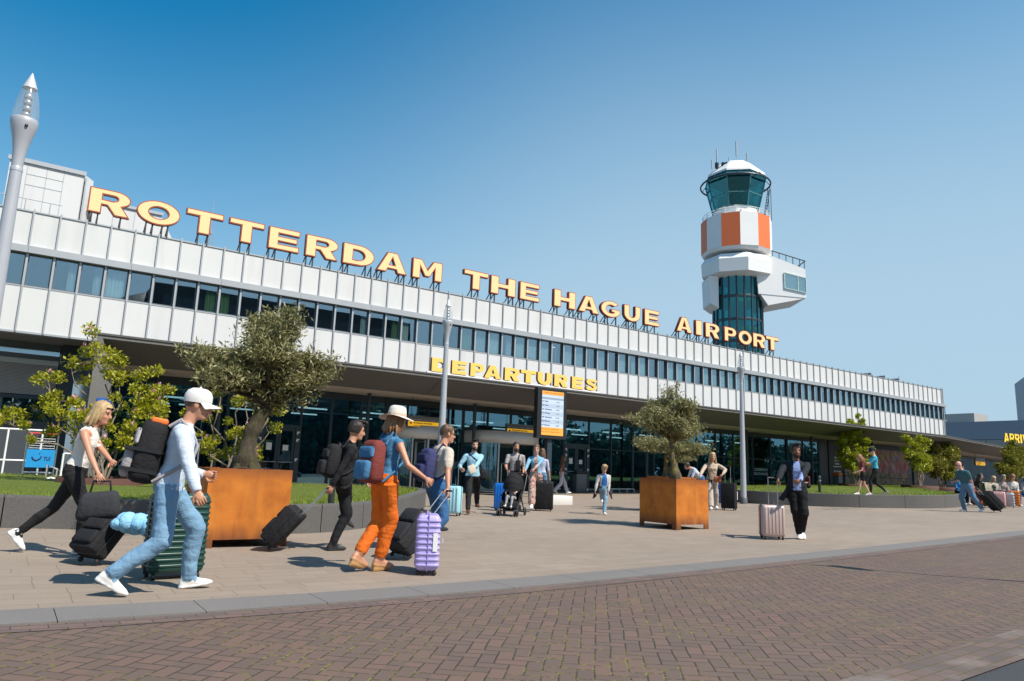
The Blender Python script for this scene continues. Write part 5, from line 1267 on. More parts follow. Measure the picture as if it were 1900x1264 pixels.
class Src:
    """source pieces of a figure; every vertex carries the material slot of the cloth or skin it belongs to"""
    def __init__(s): s.v = []; s.f = []; s.l = []
    def loft(s, rings, labs, cap=True):
        n = len(rings[0]); o = len(s.v)
        for r, l in zip(rings, labs):
            for q in r: s.v.append(Vector(q)); s.l.append(l)
        for i in range(len(rings)-1):
            for j in range(n): s.f.append((o+i*n+j, o+i*n+(j+1) % n, o+(i+1)*n+(j+1) % n, o+(i+1)*n+j))
        if cap: s.f.append(tuple(o+j for j in range(n))[::-1]); s.f.append(tuple(o+(len(rings)-1)*n+j for j in range(n)))
    def limb(s, pts, rads, labs, n=12, flat=None):
        """tapered tube; flat = list of (sideways, front) scale per ring"""
        pts = [Vector(p) for p in pts]; k = len(pts); rings = []; up = None
        for i, p in enumerate(pts):
            t = (pts[min(i+1, k-1)]-pts[max(i-1, 0)]).normalized()
            up = t.orthogonal().normalized() if up is None else (up-t*up.dot(t)).normalized()
            b = t.cross(up)
            rings.append([p+(up*math.cos(2*math.pi*j/n)+b*math.sin(2*math.pi*j/n))*rads[i] for j in range(n)])
        s.loft(rings, labs)
    def ell(s, c, r, lab, M=None, n=14, k=9):
        rings = []
        for i in range(1, k):
            t = math.pi*i/k
            rings.append([Vector(c)+(M @ Vector((r[0]*math.sin(t)*math.cos(2*math.pi*j/n), r[1]*math.sin(t)*math.sin(2*math.pi*j/n), -r[2]*math.cos(t))) if M else Vector((r[0]*math.sin(t)*math.cos(2*math.pi*j/n), r[1]*math.sin(t)*math.sin(2*math.pi*j/n), -r[2]*math.cos(t)))) for j in range(n)])
        s.loft(rings, [lab]*len(rings))
def ik(a, c, l1, l2, hint):
    a, c, hint = Vector(a), Vector(c), Vector(hint); d = c-a; L = min(d.length, (l1+l2)*.999); c = a+d.normalized()*L
    x = (l1*l1-l2*l2+L*L)/(2*L); h = math.sqrt(max(l1*l1-x*x, 0)); u = d.normalized(); p = (hint-u*hint.dot(u))
    p = p.normalized() if p.length > 1e-5 else u.orthogonal()
    return a+u*x+p*h, c
def lerp(a, b, t): return a+(b-a)*t
def hand(S, wrist, fdir, palm, sc, lab, curl=.6, side=1, hv=None):
    """palm, four unequal bent fingers and a thumb from the side of the palm; returns fingers as tubes in their own builder"""
    f = fdir.normalized(); p = (palm-f*palm.dot(f)).normalized(); s_ = f.cross(p)*side
    M = Matrix((f, s_, p)).transposed()
    S.ell(wrist+f*.045*sc, (.052*sc, .040*sc, .017*sc), lab, M, 10, 7)
    b = hv
    for i, (off, ln) in enumerate(((.030, .068), (.010, .076), (-.010, .071), (-.029, .055))):
        a = wrist+f*.085*sc+s_*off*sc; pts = [a-f*.02*sc, a]; d = f.copy(); ang = 0
        for q in (.45, .32, .25):
            ang += curl*(.9 if q > .4 else 1.0); d = (f*math.cos(ang)+p*math.sin(ang)); pts.append(pts[-1]+d*ln*q*sc)
        b.tube(pts, [.0095*sc, .0095*sc, .0085*sc, .0078*sc, .0062*sc], 7)
    a = wrist+f*.03*sc+s_*.032*sc; d1 = (f*.6+s_*.75+p*.3).normalized(); d2 = (f*.9+s_*.1+p*.45).normalized()
    b.tube([a-d1*.012*sc, a+d1*.03*sc, a+d1*.03*sc+d2*.028*sc, a+d1*.03*sc+d2*.05*sc], [.013*sc, .012*sc, .0105*sc, .0075*sc], 7)

def person(label, loc, heading, H=1.75, lean=4, pose=None, mats=None, vox=.013, build=1.0, female=False, sleeve=1.0, sleeve_w=1.0, leg=1.0, leg_w=1.0, head=(0, 0), hip=None, twist=0, neckline=None, curl=.7, shoe='sneaker', torso_w=1.0, paint=None, extra=None, seat=None, hips_w=1.0, group=None, open_w=.062):
    """pose: dict with lf/rf ankles (x, y, z, pitch), lh/rh wrists (x, y, z), in metres, x forward, y left. mats: skin, top, bottom, shoe, sole (+ more)"""
    k = H/1.75; S = Src(); hv = MB()
    SKIN, TOP, BOT, SHOE, SOLE = 0, 1, 2, 3, 4
    P = dict(lf=(.0, .09, .0, 0), rf=(.0, -.09, 0, 0), lh=(.05, .27, .80), rh=(.05, -.27, .80)); P.update(pose or {})
    hz = (hip if hip is not None else .945*k); hx = P.get('hx', 0.0)
    pel = Vector((hx, P.get('hy', 0.0), hz)); La = R_(lean)
    Rt = Matrix.Rotation(La, 3, 'Y') @ Matrix.Rotation(R_(twist), 3, 'Z')
    def T(x, y, z): return pel+Rt @ Vector((x, y, z))*k         # torso frame, z up from pelvis
    # torso: (z, half width, half depth, forward offset, label)
    sh = .172 if female else .192
    tw_ = torso_w*build
    rows = [(-.10, .085, .075, 0, BOT), (-.05, .145*hips_w, .11, -.005, BOT), (.02, .165*hips_w, .118, -.008, BOT if neckline != 'long' else TOP), (.07, .158*hips_w, .112, -.004, BOT if neckline != 'long' else TOP), (.10, .150, .106, 0, TOP), (.17, .140 if not female else .125, .100, .006, TOP), (.26, .150 if not female else .130, .106, .008, TOP), (.35, .166 if not female else .147, .115 if not female else .125, .006, TOP), (.42, .172 if not female else .152, .108, -.002, TOP), (.475, .155, .090, -.010, TOP), (.51, .110, .072, -.012, TOP), (.535, .066, .060, -.006, TOP if neckline != 'low' else SKIN), (.56, .056, .057, .004, SKIN), (.60, .054, .057, .014, SKIN), (.64, .053, .056, .022, SKIN)]
    n = 22; rings = []; labs = []
    for z, wy, dx, ox, lb in rows:
        if lb != SKIN: wy *= tw_; dx *= build
        rings.append([T(ox+dx*math.copysign(abs(math.cos(2*math.pi*j/n))**.85, math.cos(2*math.pi*j/n)), wy*math.copysign(abs(math.sin(2*math.pi*j/n))**.85, math.sin(2*math.pi*j/n)), z) for j in range(n)]); labs.append(lb)
    S.loft(rings, labs)
    if paint == 'open_jacket':                                  # shirt visible between the open fronts
        pass
    # head
    hc = T(.045, 0, .712); Rh = Rt @ Matrix.Rotation(R_(-lean*.8), 3, 'Y') @ Matrix.Rotation(R_(head[0]), 3, 'Z') @ Matrix.Rotation(R_(head[1]), 3, 'Y')
    hk = k if H > 1.5 else k*1.16
    hk *= 1.04
    def Hd(x, y, z): return hc+Rh @ Vector((x, y, z))*hk
    hd_rows = [(-.115, .040, .030, .045), (-.105, .062, .042, .030), (-.08, .078, .052, .015), (-.05, .090, .063, .004), (-.02, .096, .070, -.002), (.015, .099, .074, -.006), (.05, .098, .076, -.010), (.085, .088, .070, -.012), (.11, .066, .054, -.012), (.125, .03, .026, -.012)]
    rings = []
    for z, dx, wy, ox in hd_rows: rings.append([Hd(ox+dx*math.cos(2*math.pi*j/18), wy*math.sin(2*math.pi*j/18), z) for j in range(18)])
    S.loft(rings, [SKIN]*len(rings))
    S.limb([Hd(.085, 0, .02), Hd(.102, 0, -.012), Hd(.112, 0, -.030), Hd(.095, 0, -.040)], [.009*hk, .012*hk, .016*hk, .011*hk], [SKIN]*4, 8)
    for sg in (-1, 1):
        S.ell(Hd(-.005, sg*.076, -.005), (.022*hk, .010*hk, .032*hk), SKIN, Rh, 8, 6)
        S.ell(Hd(.078, sg*.030, .028), (.014*hk, .026*hk, .010*hk), SKIN, Rh, 8, 5)
        S.ell(Hd(.062, sg*.036, -.03), (.026*hk, .022*hk, .022*hk), SKIN, Rh, 8, 5)
    S.ell(Hd(.080, 0, -.066), (.016*hk, .026*hk, .012*hk), SKIN, Rh, 8, 5); S.ell(Hd(.070, 0, -.100), (.018*hk, .022*hk, .016*hk), SKIN, Rh, 8, 5)
    S.limb([T(.0, 0, .55), Hd(-.012, 0, -.07)], [.056*k, .052*k], [SKIN, SKIN], 14)
    # legs
    info = {}
    l1, l2 = .44*k, .425*k
    for sd_, key in ((1, 'lf'), (-1, 'rf')):
        fx, fy, fz, fp = (list(P[key])+[0])[:4]; hipj = pel+Matrix.Rotation(R_(twist*.4), 3, 'Z') @ Vector((0, sd_*.088*k*hips_w, -.02*k))
        ank = Vector((fx, fy, fz+.085*k)); kn, ank = ik(hipj, ank, l1, l2, Vector((1, sd_*P.get('knee_out', .06), .05)))
        m_ = [.098, .090, .076, .062, .058, .056, .060, .052, .042, .041]
        pt = [lerp(hipj, kn, t) for t in (-.05, .25, .55, .85)]+[kn]+[lerp(kn, ank, t) for t in (.12, .32, .6, .88, 1.0)]
        if leg_w > 1: m_ = [max(r, .098-(.098-.043*leg_w)*i/9*.9) if i > 2 else r*1.04 for i, r in enumerate(m_)]
        rr = [r*k*build for r in m_]
        sdir = (ank-kn).normalized()
        for i in range(4, 9): pt[i] = pt[i]+Vector((-.012*k, 0, 0))*(1 if i in (6, 7) else .3)
        lb = [BOT if (i/9) <= leg+1e-6 else SKIN for i in range(10)]
        if leg < 1: rr = [r*(.86 if l_ == SKIN else 1.08) for r, l_ in zip(rr, lb)]
        S.limb(pt, rr, lb, 14)
        # foot
        yaw = R_(sd_*7); pit = R_(fp)
        F = Matrix.Rotation(yaw, 3, 'Z') @ Matrix.Rotation(pit, 3, 'Y')
        def Ft(x, y, z): return ank+F @ Vector((x, y, z-.085))*k
        fl = SHOE if shoe != 'bare' else SKIN
        prof = [(-.075, .022, .035, .03), (-.06, .036, .052, .045), (-.02, .040, .064, .058), (.03, .042, .054, .050), (.08, .046, .040, .038), (.125, .047, .033, .030), (.165, .040, .028, .025), (.19, .022, .022, .018)]
        rings = []; lbs = []
        for x, wy, zc, hh in prof: rings.append([Ft(x, wy*math.cos(a), max(zc+hh*math.sin(a), .014)) for a in [2*math.pi*j/14 for j in range(14)]]); lbs.append(fl)
        S.loft(rings, lbs)
        rings = []
        for x, wy in ((-.082, .025), (-.06, .042), (.0, .040), (.08, .050), (.14, .048), (.185, .034), (.20, .012)): rings.append([Ft(x, wy*math.cos(a), .014+.015*math.sin(a)+(.01 if x > .18 else 0)) for a in [2*math.pi*j/12 for j in range(12)]])
        S.loft(rings, [SOLE]*7)
        if shoe == 'wedge': S.loft([[Ft(x, .033*math.cos(a), -.028*(1-(x+.07)/.26)+(.02+.03*(1-(x+.07)/.26))*math.sin(a)) for a in [2*math.pi*j/10 for j in range(10)]] for x in (-.07, -.03, .03, .09, .14)], [SOLE]*5)
        info[key] = ank
    # arms
    a1, a2 = .295*k, .255*k
    for sd_, key, hk_ in ((1, 'lh', 'lp'), (-1, 'rh', 'rp')):
        shj = T(-.01, sd_*sh*tw_, .445); w_ = Vector(P[key]); el, w_ = ik(shj, w_, a1, a2, Vector(P.get('le' if sd_ > 0 else 're', (-1, sd_*.35, -.3))))
        pt = [lerp(shj, T(0, sd_*.09, .46), .5), shj]+[lerp(shj, el, t) for t in (.2, .45, .75)]+[el]+[lerp(el, w_, t) for t in (.2, .5, .8, 1.0)]
        rr = [.062, .064, .056, .049, .043, .041, .043, .038, .031, .027]
        fr = [0, 0, .10, .22, .37, .5, .6, .75, .9, 1.0]
        if female: rr = [r*.86 for r in rr]
        lb = []; r2 = []
        for r, f_ in zip(rr, fr):
            on = f_ <= sleeve+1e-6; lb.append(TOP if on else SKIN); r2.append(r*k*((build*(1.02 if f_ < .05 else 1.12*lerp(1.0, sleeve_w, min(f_*4, 1)))) if on else .96))
        if sleeve <= 0: lb[0] = TOP if sleeve == 0 else SKIN
        S.limb(pt, r2, lb, 12)
        fd = (w_-el).normalized(); fd = (fd+Vector(P.get('lfd' if sd_ > 0 else 'rfd', (0, 0, 0)))).normalized()
        hand(S, w_, fd, Vector(P.get('lpalm' if sd_ > 0 else 'rpalm', (0, -sd_, 0))), k, SKIN, curl, sd_, hv)
        info[key] = w_+fd*.085*k
    # voxel union into one continuous skin
    me0 = bpy.data.meshes.new('figure'); me0.from_pydata(S.v, [], S.f); ob = bpy.data.objects.new('figure', me0); COL.objects.link(ob)
    m = ob.modifiers.new('r', 'REMESH'); m.mode = 'VOXEL'; m.voxel_size = vox; m.use_smooth_shade = True
    m = ob.modifiers.new('s', 'SMOOTH'); m.factor = .5; m.iterations = 3
    me = bpy.data.meshes.new_from_object(ob.evaluated_get(bpy.context.evaluated_depsgraph_get())); bpy.data.objects.remove(ob); bpy.data.meshes.remove(me0)
    kd = KDTree(len(S.v))
    for i, v in enumerate(S.v): kd.insert(v, i)
    kd.balance()
    nv = len(me.vertices); vl = np.zeros(nv, np.int32); co = np.empty(nv*3); me.vertices.foreach_get('co', co); co = co.reshape(-1, 3)
    no = np.empty(nv*3); me.vertices.foreach_get('normal', no); no = no.reshape(-1, 3)
    seed = rnd.random()*40
    RtI = Rt.inverted()
    for i in range(nv):
        p = Vector(co[i]); vl[i] = S.l[kd.find(p)[1]]
        if paint:
            q = RtI @ (p-pel)/k
            if paint == 'open_jacket' and vl[i] == TOP and q.x > .02 and abs(q.y) < open_w-.02*max(0, (q.z-.3)/.2) and -.02 < q.z < .53: vl[i] = 5
            elif paint == 'open_low' and vl[i] in (TOP, BOT) and q.x > .02 and abs(q.y) < .07 and -.1 < q.z < .53: vl[i] = 5
            elif callable(paint): vl[i] = paint(vl[i], q)
        if vl[i] not in (SKIN, SHOE, SOLE):
            fz = mnoise.noise(Vector((p.x*7+seed, p.y*7, p.z*15)))*.007+mnoise.noise(Vector((p.x*16, p.y*16+seed, p.z*44)))*.0028
            co[i] += no[i]*(fz+.003)*k
    me.vertices.foreach_set('co', co.ravel()); me.update()
    nf = len(me.polygons); mi = np.zeros(nf, np.int32)
    eyes = [Hd(.085, sg*.031, .010) for sg in (-1, 1)]; mouth = Hd(.094, 0, -.064)
    nb = 6+(1 if True else 0)
    for poly in me.polygons:
        ls = [vl[j] for j in poly.vertices]; l_ = max(set(ls), key=ls.count)
        if l_ == SKIN:
            c_ = poly.center
            if (c_-eyes[0]).length < .0135*hk or (c_-eyes[1]).length < .0135*hk: l_ = 6
            else:
                qd = Rh.inverted() @ (c_-mouth)
                if abs(qd.y) < .023*hk and abs(qd.z) < .008*hk and abs(qd.x) < .03*hk: l_ = 7
                else:
                    for e in eyes:
                        qe = Rh.inverted() @ (c_-e)
                        if abs(qe.z-.021*hk) < .0055*hk and abs(qe.y) < .02*hk and abs(qe.x) < .03: l_ = 8
        mi[poly.index] = l_
    me.polygons.foreach_set('material_index', mi)
    ml = list(mats)+[mats[1]]*(6-len(mats))+[eyem, lipm, browm]
    for x in ml: me.materials.append(x)
    # fingers join the same mesh
    if vox < .0155:
        bm = bmesh.new(); bm.from_mesh(me); fm = hv.mesh(); bm.from_mesh(fm); bpy.data.meshes.remove(fm); bm.to_mesh(me); bm.free()
        sm_ = np.ones(len(me.polygons), bool); me.polygons.foreach_set('use_smooth', sm_)
    root = bpy.data.objects.new('person', me); COL.objects.link(root); root.location = loc; root.rotation_euler = (0, 0, R_(heading)); tag(root, label, 'person', group)
    bpy.context.view_layer.update()
    W = Matrix.Translation(loc) @ Matrix.Rotation(R_(heading), 4, 'Z')
    R4 = Rt.to_4x4(); R4.translation = pel
    H4 = Rh.to_4x4(); H4.translation = hc
    return dict(root=root, W=W, torso=W @ R4 @ Matrix.Scale(k, 4), T4=R4 @ Matrix.Scale(k, 4), H4=H4 @ Matrix.Scale(hk, 4), lh=W @ info['lh'], rh=W @ info['rh'], k=k)

# ---- hair, hats (worn: children of the person)
def child_mesh(p, b, name, mats, F): 
    o = b.build(name, mats, p['root']); o.matrix_local = F; return o
def hair(p, mat, style='short', seed=1):
    b = MB(); rg = np.random.default_rng(seed)
    n, k_ = 24, 11; vs = []
    low = {'short': -.035, 'long': -.06, 'bun': -.03, 'crop': -.02, 'bob': -.07}.get(style, -.035); th = {'short': .016, 'crop': .007, 'bun': .009, 'long': .015, 'bob': .018}.get(style, .012)
    HZ = [-.115, -.08, -.05, -.02, .015, .05, .085, .11, .125, .13]; HX = [.04, .078, .09, .096, .099, .098, .088, .066, .03, .0]; HY = [.03, .052, .063, .070, .074, .076, .070, .054, .026, .0]; HO = [.045, .015, .004, -.002, -.006, -.01, -.012, -.012, -.012, -.012]
    for i in range(k_+1):
        for j in range(n):
            a = 2*math.pi*j/n; c_ = math.cos(a)
            zmin = low if c_ < .30 else lerp(low, .070, min((c_-.30)/.40, 1))
            z = lerp(zmin, .1295, math.sin(i/k_*math.pi/2)); jit = th*(1+.25*rg.normal())
            nz = min(max((z-.02)/.11, 0), 1)
            dx, wy, ox = float(np.interp(z, HZ, HX)), float(np.interp(z, HZ, HY)), float(np.interp(z, HZ, HO))
            vs.append((ox+(dx+jit*(1-nz*.5))*c_, (wy+jit*(1-nz*.5))*math.sin(a), z+jit*nz*1.1))
    b.add(vs, [(i*n+j, i*n+(j+1) % n, (i+1)*n+(j+1) % n, (i+1)*n+j) for i in range(k_) for j in range(n)], 0, True)
    if style in ('long', 'bob'):
        L = .30 if style == 'long' else .12
        for q in range(34):
            a = math.pi*.42+(2*math.pi-math.pi*.84)*q/33; r0 = .075+.012*rg.random()
            x, y = -.012+.098*math.cos(a), .080*math.sin(a); sw = rg.normal()*.02
            b.tube([(x*.9, y*.95, .06), (x*1.10, y*1.12, -.03), (x*1.15-.01, y*1.2+sw*.5, -.03-L*.45), (x*1.05-.02, y*1.1+sw, -.03-L*(.75+.35*rg.random()))], [.018, .021, .019, .006], 6)
    if style == 'bun':
        b.ball((-.105, 0, .075), (.045, .045, .042), 0, 12, 8); 
    if style in ('short',):
        for q in range(30):
            a = rg.uniform(-1.2, 1.2); x, y = .06*math.cos(a)+rg.normal()*.02, rg.uniform(-.06, .06); b.tube([(x-.03, y, .12), (x+.02, y*1.05, .135+.01*rg.random()), (x+.05, y*1.1, .12)], [.010, .010, .004], 5)
    return child_mesh(p, b, 'hair', mat, p['H4'])
def beard(p, mat):
    b = MB(); vs = []; n, k_ = 12, 5
    for i in range(k_+1):
        for j in range(n+1):
            a = lerp(-1.35, 1.35, j/n); z = lerp(-.125, -.045 if abs(a) > .6 else -.072, i/k_); rr = 1.0
            dx = lerp(.060, .097, min(i/k_*1.6, 1)); wy = lerp(.040, .068, min(i/k_*1.6, 1)); vs.append((.012+dx*math.cos(a)*1.03, wy*math.sin(a)*1.06, z))
    b.add(vs, [(i*(n+1)+j, i*(n+1)+j+1, (i+1)*(n+1)+j+1, (i+1)*(n+1)+j) for i in range(k_) for j in range(n)], 0, True)
    return child_mesh(p, b, 'beard', mat, p['H4'])
def cap(p, mat, brim=.085, tilt=0):
    b = MB(); prof = [(.112, .020), (.116, .045), (.112, .085), (.095, .120), (.06, .142), (.001, .150)]
    b.lathe([(r, z) for r, z in prof], 24, 0, (0, 0), Matrix.Translation((-.01, 0, 0)) @ Matrix.Diagonal((1.0, .80, 1, 1)))
    b.ball((-.01, 0, .151), .010, 0, 8, 5)
    o = child_mesh(p, b, 'cap', mat, p['H4'])
    q = MB(); n = 14; vs = []
    for i in range(n+1):
        a = lerp(-1.25, 1.25, i/n)
        for r_ in (0, .5, 1):
            x = -.01+.113*math.cos(a)+r_*brim*math.cos(a)**.6*1.0; y = .091*math.sin(a)*(1-.12*r_); z = .026-.020*r_-.03*abs(math.sin(a))**2*r_
            vs += [(x, y, z), (x, y, z-.004)]
    fs = []
    for i in range(n):
        for r_ in range(2):
            a0 = i*6+r_*2; fs += [(a0, a0+2, a0+8, a0+6), (a0+1, a0+7, a0+9, a0+3)]
        fs.append((i*6+4, i*6+5, i*6+11, i*6+10))
    q.add(vs, fs, 0, True); c_ = q.build('brim', mat, o); c_.matrix_parent_inverse = Matrix.Identity(4)
    return o
def sunhat(p, mat, band):
    b = MB(); n = 32; rings = []
    def ring(r, z, wob=0): return [((r*1.08)*math.cos(2*math.pi*j/n)-.01, r*math.sin(2*math.pi*j/n), z+wob*math.sin(4*math.pi*j/n+.6)) for j in range(n)]
    R = [ring(.190, .028, .018), ring(.175, .034, .015), ring(.13, .046, .006), ring(.100, .052), ring(.099, .075), ring(.094, .125), ring(.084, .155), ring(.06, .168), ring(.03, .158), ring(.005, .152)]
    vs = [v for r in R for v in r]; b.add(vs, [(i*n+j, i*n+(j+1) % n, (i+1)*n+(j+1) % n, (i+1)*n+j) for i in range(len(R)-1) for j in range(n)], 0, True)
    U = [ring(.190, .027, .018), ring(.13, .042, .006), ring(.095, .045)]; o_ = [v for r in U for v in r]
    b.add(o_, [(i*n+j, (i+1)*n+j, (i+1)*n+(j+1) % n, i*n+(j+1) % n) for i in range(2) for j in range(n)], 0, True)
    o = child_mesh(p, b, 'sunhat', mat, p['H4'])
    q = MB(); q.lathe([(.1015, .054), (.1012, .078)], n, 0, (-.01, 0), Matrix.Diagonal((1.08, 1, 1, 1))); q.build('hat_band', band, o)
    return o
def glasses(p, mat):
    b = MB()
    for sg in (-1, 1):
        b.lathe([(.001, 0), (.019, 0), (.019, .004), (.001, .005)], 12, 0, (0, 0), Matrix.Translation((.096, sg*.030, .008)) @ Matrix.Rotation(R_(90), 4, 'Y')); b.bar((.094, sg*.046, .012), (.0, sg*.082, .012), .005)
    b.bar((.104, -.012, .012), (.104, .012, .012), .005)
    return child_mesh(p, b, 'sunglasses', mat, p['H4'])

# ---- bags and luggage
def world_thing(name, label, cat, M, group=None):
    o = thing(name, label, cat, (0, 0, 0), 0, group); o.matrix_world = M; bpy.context.view_layer.update(); return o
def backpack(p, label, m1, m2=None, m3=None, w_=.30, h=.46, d=.17, z0=.06, band=False):
    M = p['torso'] @ Matrix.Translation((-.112-d*.5, 0, z0)); t = world_thing('backpack', label, 'backpack', M, 'backpacks')
    b = MB(); b.rbox(-d*.5, d*.5, -w_/2, w_/2, 0, h, .07, 0, None, 4)
    for v in range(len(b.v)):
        x, y, z = b.v[v]; f = 1-.25*max(0, z/h-.55); b.v[v] = ((x+d*.5)*f-d*.5+.006*math.sin(z*30+y*20), y*f, z)
    b.build('body', m1, t)
    q = MB(); q.rbox(-d*.5-.07, -d*.5+.02, -w_*.38, w_*.38, .03, h*.50, .035); q.build('front_pocket', m2 or m1, t)
    q = MB(); q.rbox(-d*.5-.03, -d*.5+.03, -w_*.40, w_*.40, h*.56, h*.84, .03); q.build('upper_pocket', m2 or m1, t)
    if m3 is not None: q = MB(); q.rbox(-d*.25, d*.35, -w_*.40, w_*.1, h*.93, h*1.03, .02); q.build('top_flap', m3, t)
    if band:
        for z in (.10, .30):
            q = MB(); q.box(-d*.5-.075, d*.45, -w_*.515, w_*.515, h*z*1.6, h*z*1.6+.03); q.build('strap_band', MP['black'], t)
    for sg in (-1, 1):
        q = MB(); y = sg*.085
        pts = [(d*.42, y, h*.93), (d*.5+.06, y*1.02, .50-z0+.06), (d*.5+.15, y*1.08, .46-z0+.03), (d*.5+.245, y*1.1, .37-z0), (d*.5+.235, y*1.4, .24-z0), (d*.5+.10, y*1.95, .12-z0), (d*.4, sg*w_*.42, .03)]
        P = []
        for i in range(len(pts)-1):
            for s_ in range(3): P.append(Vector(pts[i]).lerp(Vector(pts[i+1]), s_/3))
        P.append(Vector(pts[-1])); q.tube(P, .014, 8)
        q.build('shoulder_strap', m1 if m2 is None else m2, t)
    q = MB(); q.tube([(d*.3, -.03, h*.96), (d*.25, -.025, h+.03), (d*.25, .025, h+.03), (d*.3, .03, h*.96)], .008, 6); q.build('grab_loop', MP['black'], t)
    return t
def suitcase(label, base, toward, mat, w_=.42, h=.62, d=.25, tilt=0.0, handle=None, ribs=8, rib_dir='h', soft=False, tagm=None, wheels=4, trim=None, group='suitcases', cat='suitcase'):
    """base: ground point under the wheels; toward: world point the pull handle leans to; handle: world point gripped"""
    base = Vector(base); dv = Vector(toward)-base; ang = math.atan2(dv.y, dv.x); ln = None
    if handle is not None:
        hv_ = Vector(handle)-base; hd_ = Vector((hv_.x, hv_.y, 0)).length
        if tilt is None: tilt = math.degrees(math.atan2(hd_, hv_.z))
        ln = max(hv_.length-h-.03, .06)
    t = thing('suitcase', label, cat, base, 0, group); t.rotation_euler = Matrix.Rotation(ang, 3, 'Z').to_euler()
    Mx = Matrix.Rotation(R_(tilt), 4, 'Y')
    if tilt > 6: x0, x1 = -d, .0
    else: x0, x1 = -d/2, d/2
    zb_ = .055
    b = MB(); b.rbox(x0, x1, -w_/2, w_/2, zb_, zb_+h, .045 if not soft else .03, 0, Mx, 4)
    if ribs and not soft:
        if rib_dir == 'h':
            for i in range(ribs):
                z = zb_+h*(.10+.80*i/(ribs-1)); b.rbox(x0-.009, x1+.009, -w_/2-.009, w_/2+.009, z-h/ribs*.22, z+h/ribs*.22, .05, 0, Mx, 4)
        else:
            for i in range(ribs):
                y = -w_/2+w_*(.12+.76*i/(ribs-1)); b.rbox(x0-.009, x1+.009, y-w_/ribs*.22, y+w_/ribs*.22, zb_+.05, zb_+h-.04, .012, 0, Mx, 2)
    if soft:
        b.rbox(x0-.035, x0+.02, -w_*.42, w_*.42, zb_+.05, zb_+h*.55, .025, 0, Mx); b.rbox(x0-.03, x0+.02, -w_*.42, w_*.42, zb_+h*.60, zb_+h*.93, .02, 0, Mx)
    b.build('shell', mat, t)
    q = MB(); xm = (x0+x1)/2; q.rbox(xm-.006, xm+.006, -w_/2-.012, w_/2+.012, zb_-.004, zb_+h+.004, .004, 0, Mx, 2); q.build('zip_seam', trim or MP['black'], t)
    ws = [(x1-.04, sg) for sg in (-1, 1)]+([(x0+.04, sg) for sg in (-1, 1)] if wheels == 4 else [])
    for x, sg in ws:
        q = MB(); q.lathe([(.001, -.014), (.024, -.014), (.027, 0), (.024, .014), (.001, .014)], 12, 0, (0, 0), Mx @ Matrix.Translation((x, sg*(w_/2-.05), .027)) @ Matrix.Rotation(R_(90), 4, 'X')); q.bar(Mx @ Vector((x, sg*(w_/2-.05), .03)), Mx @ Vector((x, sg*(w_/2-.05), .062)), .03, .02)
        q.build('wheel', MP['rubber'], t)
    hl_ = ln if ln is not None else .05; xh = x1-.045
    q = MB()
    for sg in (-1, 1): q.tube([Mx @ Vector((xh, sg*.085, zb_+h)), Mx @ Vector((xh, sg*.085, zb_+h+hl_))], .008, 6)
    q.build('pull_tube', MP['steel'], t)
    q = MB(); q.tube([Mx @ Vector((xh, -.10, zb_+h+hl_)), Mx @ Vector((xh, .10, zb_+h+hl_))], .013, 8); q.build('grip', MP['black'], t)
    q = MB(); q.tube([Mx @ Vector((xm+.02, -.07, zb_+h)), Mx @ Vector((xm+.02, -.05, zb_+h+.028)), Mx @ Vector((xm+.02, .05, zb_+h+.028)), Mx @ Vector((xm+.02, .07, zb_+h))], .009, 6); q.build('top_handle', trim or MP['black'], t)
    if tagm is not None:
        q = MB(); q.box(x0+.02, x0+.07, w_/2+.01, w_/2+.014, zb_+h*.35, zb_+h*.68, 0, Mx); q.box(x0-.004-.04, x0-.04, -.03, .12, zb_+h*.5, zb_+h*.55, 0, Mx); q.build('luggage_tag', tagm, t)
    return t
# ------------------------------------------------------------------ the travellers
def dep(P): return (P[0])*_fw[0]+(P[1])*_fw[1]+(P[2]-EYE)*_fw[2]
def at(px, py, t): return Vector(_ray(px, py)*t)+Vector((0, 0, EYE))
class Fr:
    """local frame of a figure, to turn points of the forecourt into its own x forward / y left"""
    def __init__(s, loc, hd): s.o = Vector(loc); s.hd = hd; s.M = (Matrix.Translation(s.o) @ Matrix.Rotation(R_(hd), 4, 'Z')).inverted(); s.t = dep(s.o)
    def g(s, px, py, dz=0.0, pitch=0): q = s.M @ spot(px, py); return (q.x, q.y, dz, pitch)
    def h(s, px, py, dt=0.0): return tuple(s.M @ at(px, py, s.t+dt))
wht = plain('shoe_white', (.72, .72, .70), .5, 0, .06); whs = plain('sole_white', (.68, .68, .66), .6); blk = plain('shoe_black', (.02, .02, .022), .5); bks = plain('sole_black', (.015, .015, .015), .7)
jl = cloth('light_jeans', (.15, .28, .42), (.24, .40, .55)); jd = cloth('blue_jeans', (.03, .10, .24), (.06, .17, .34)); jm = cloth('mid_jeans', (.10, .20, .33), (.18, .30, .42))
bkc = cloth('black_cloth', (.014, .014, .016), (.028, .028, .031)); wtc = cloth('white_cloth', (.68, .65, .60), (.55, .52, .47)); gyc = cloth('grey_cloth', (.30, .30, .31))

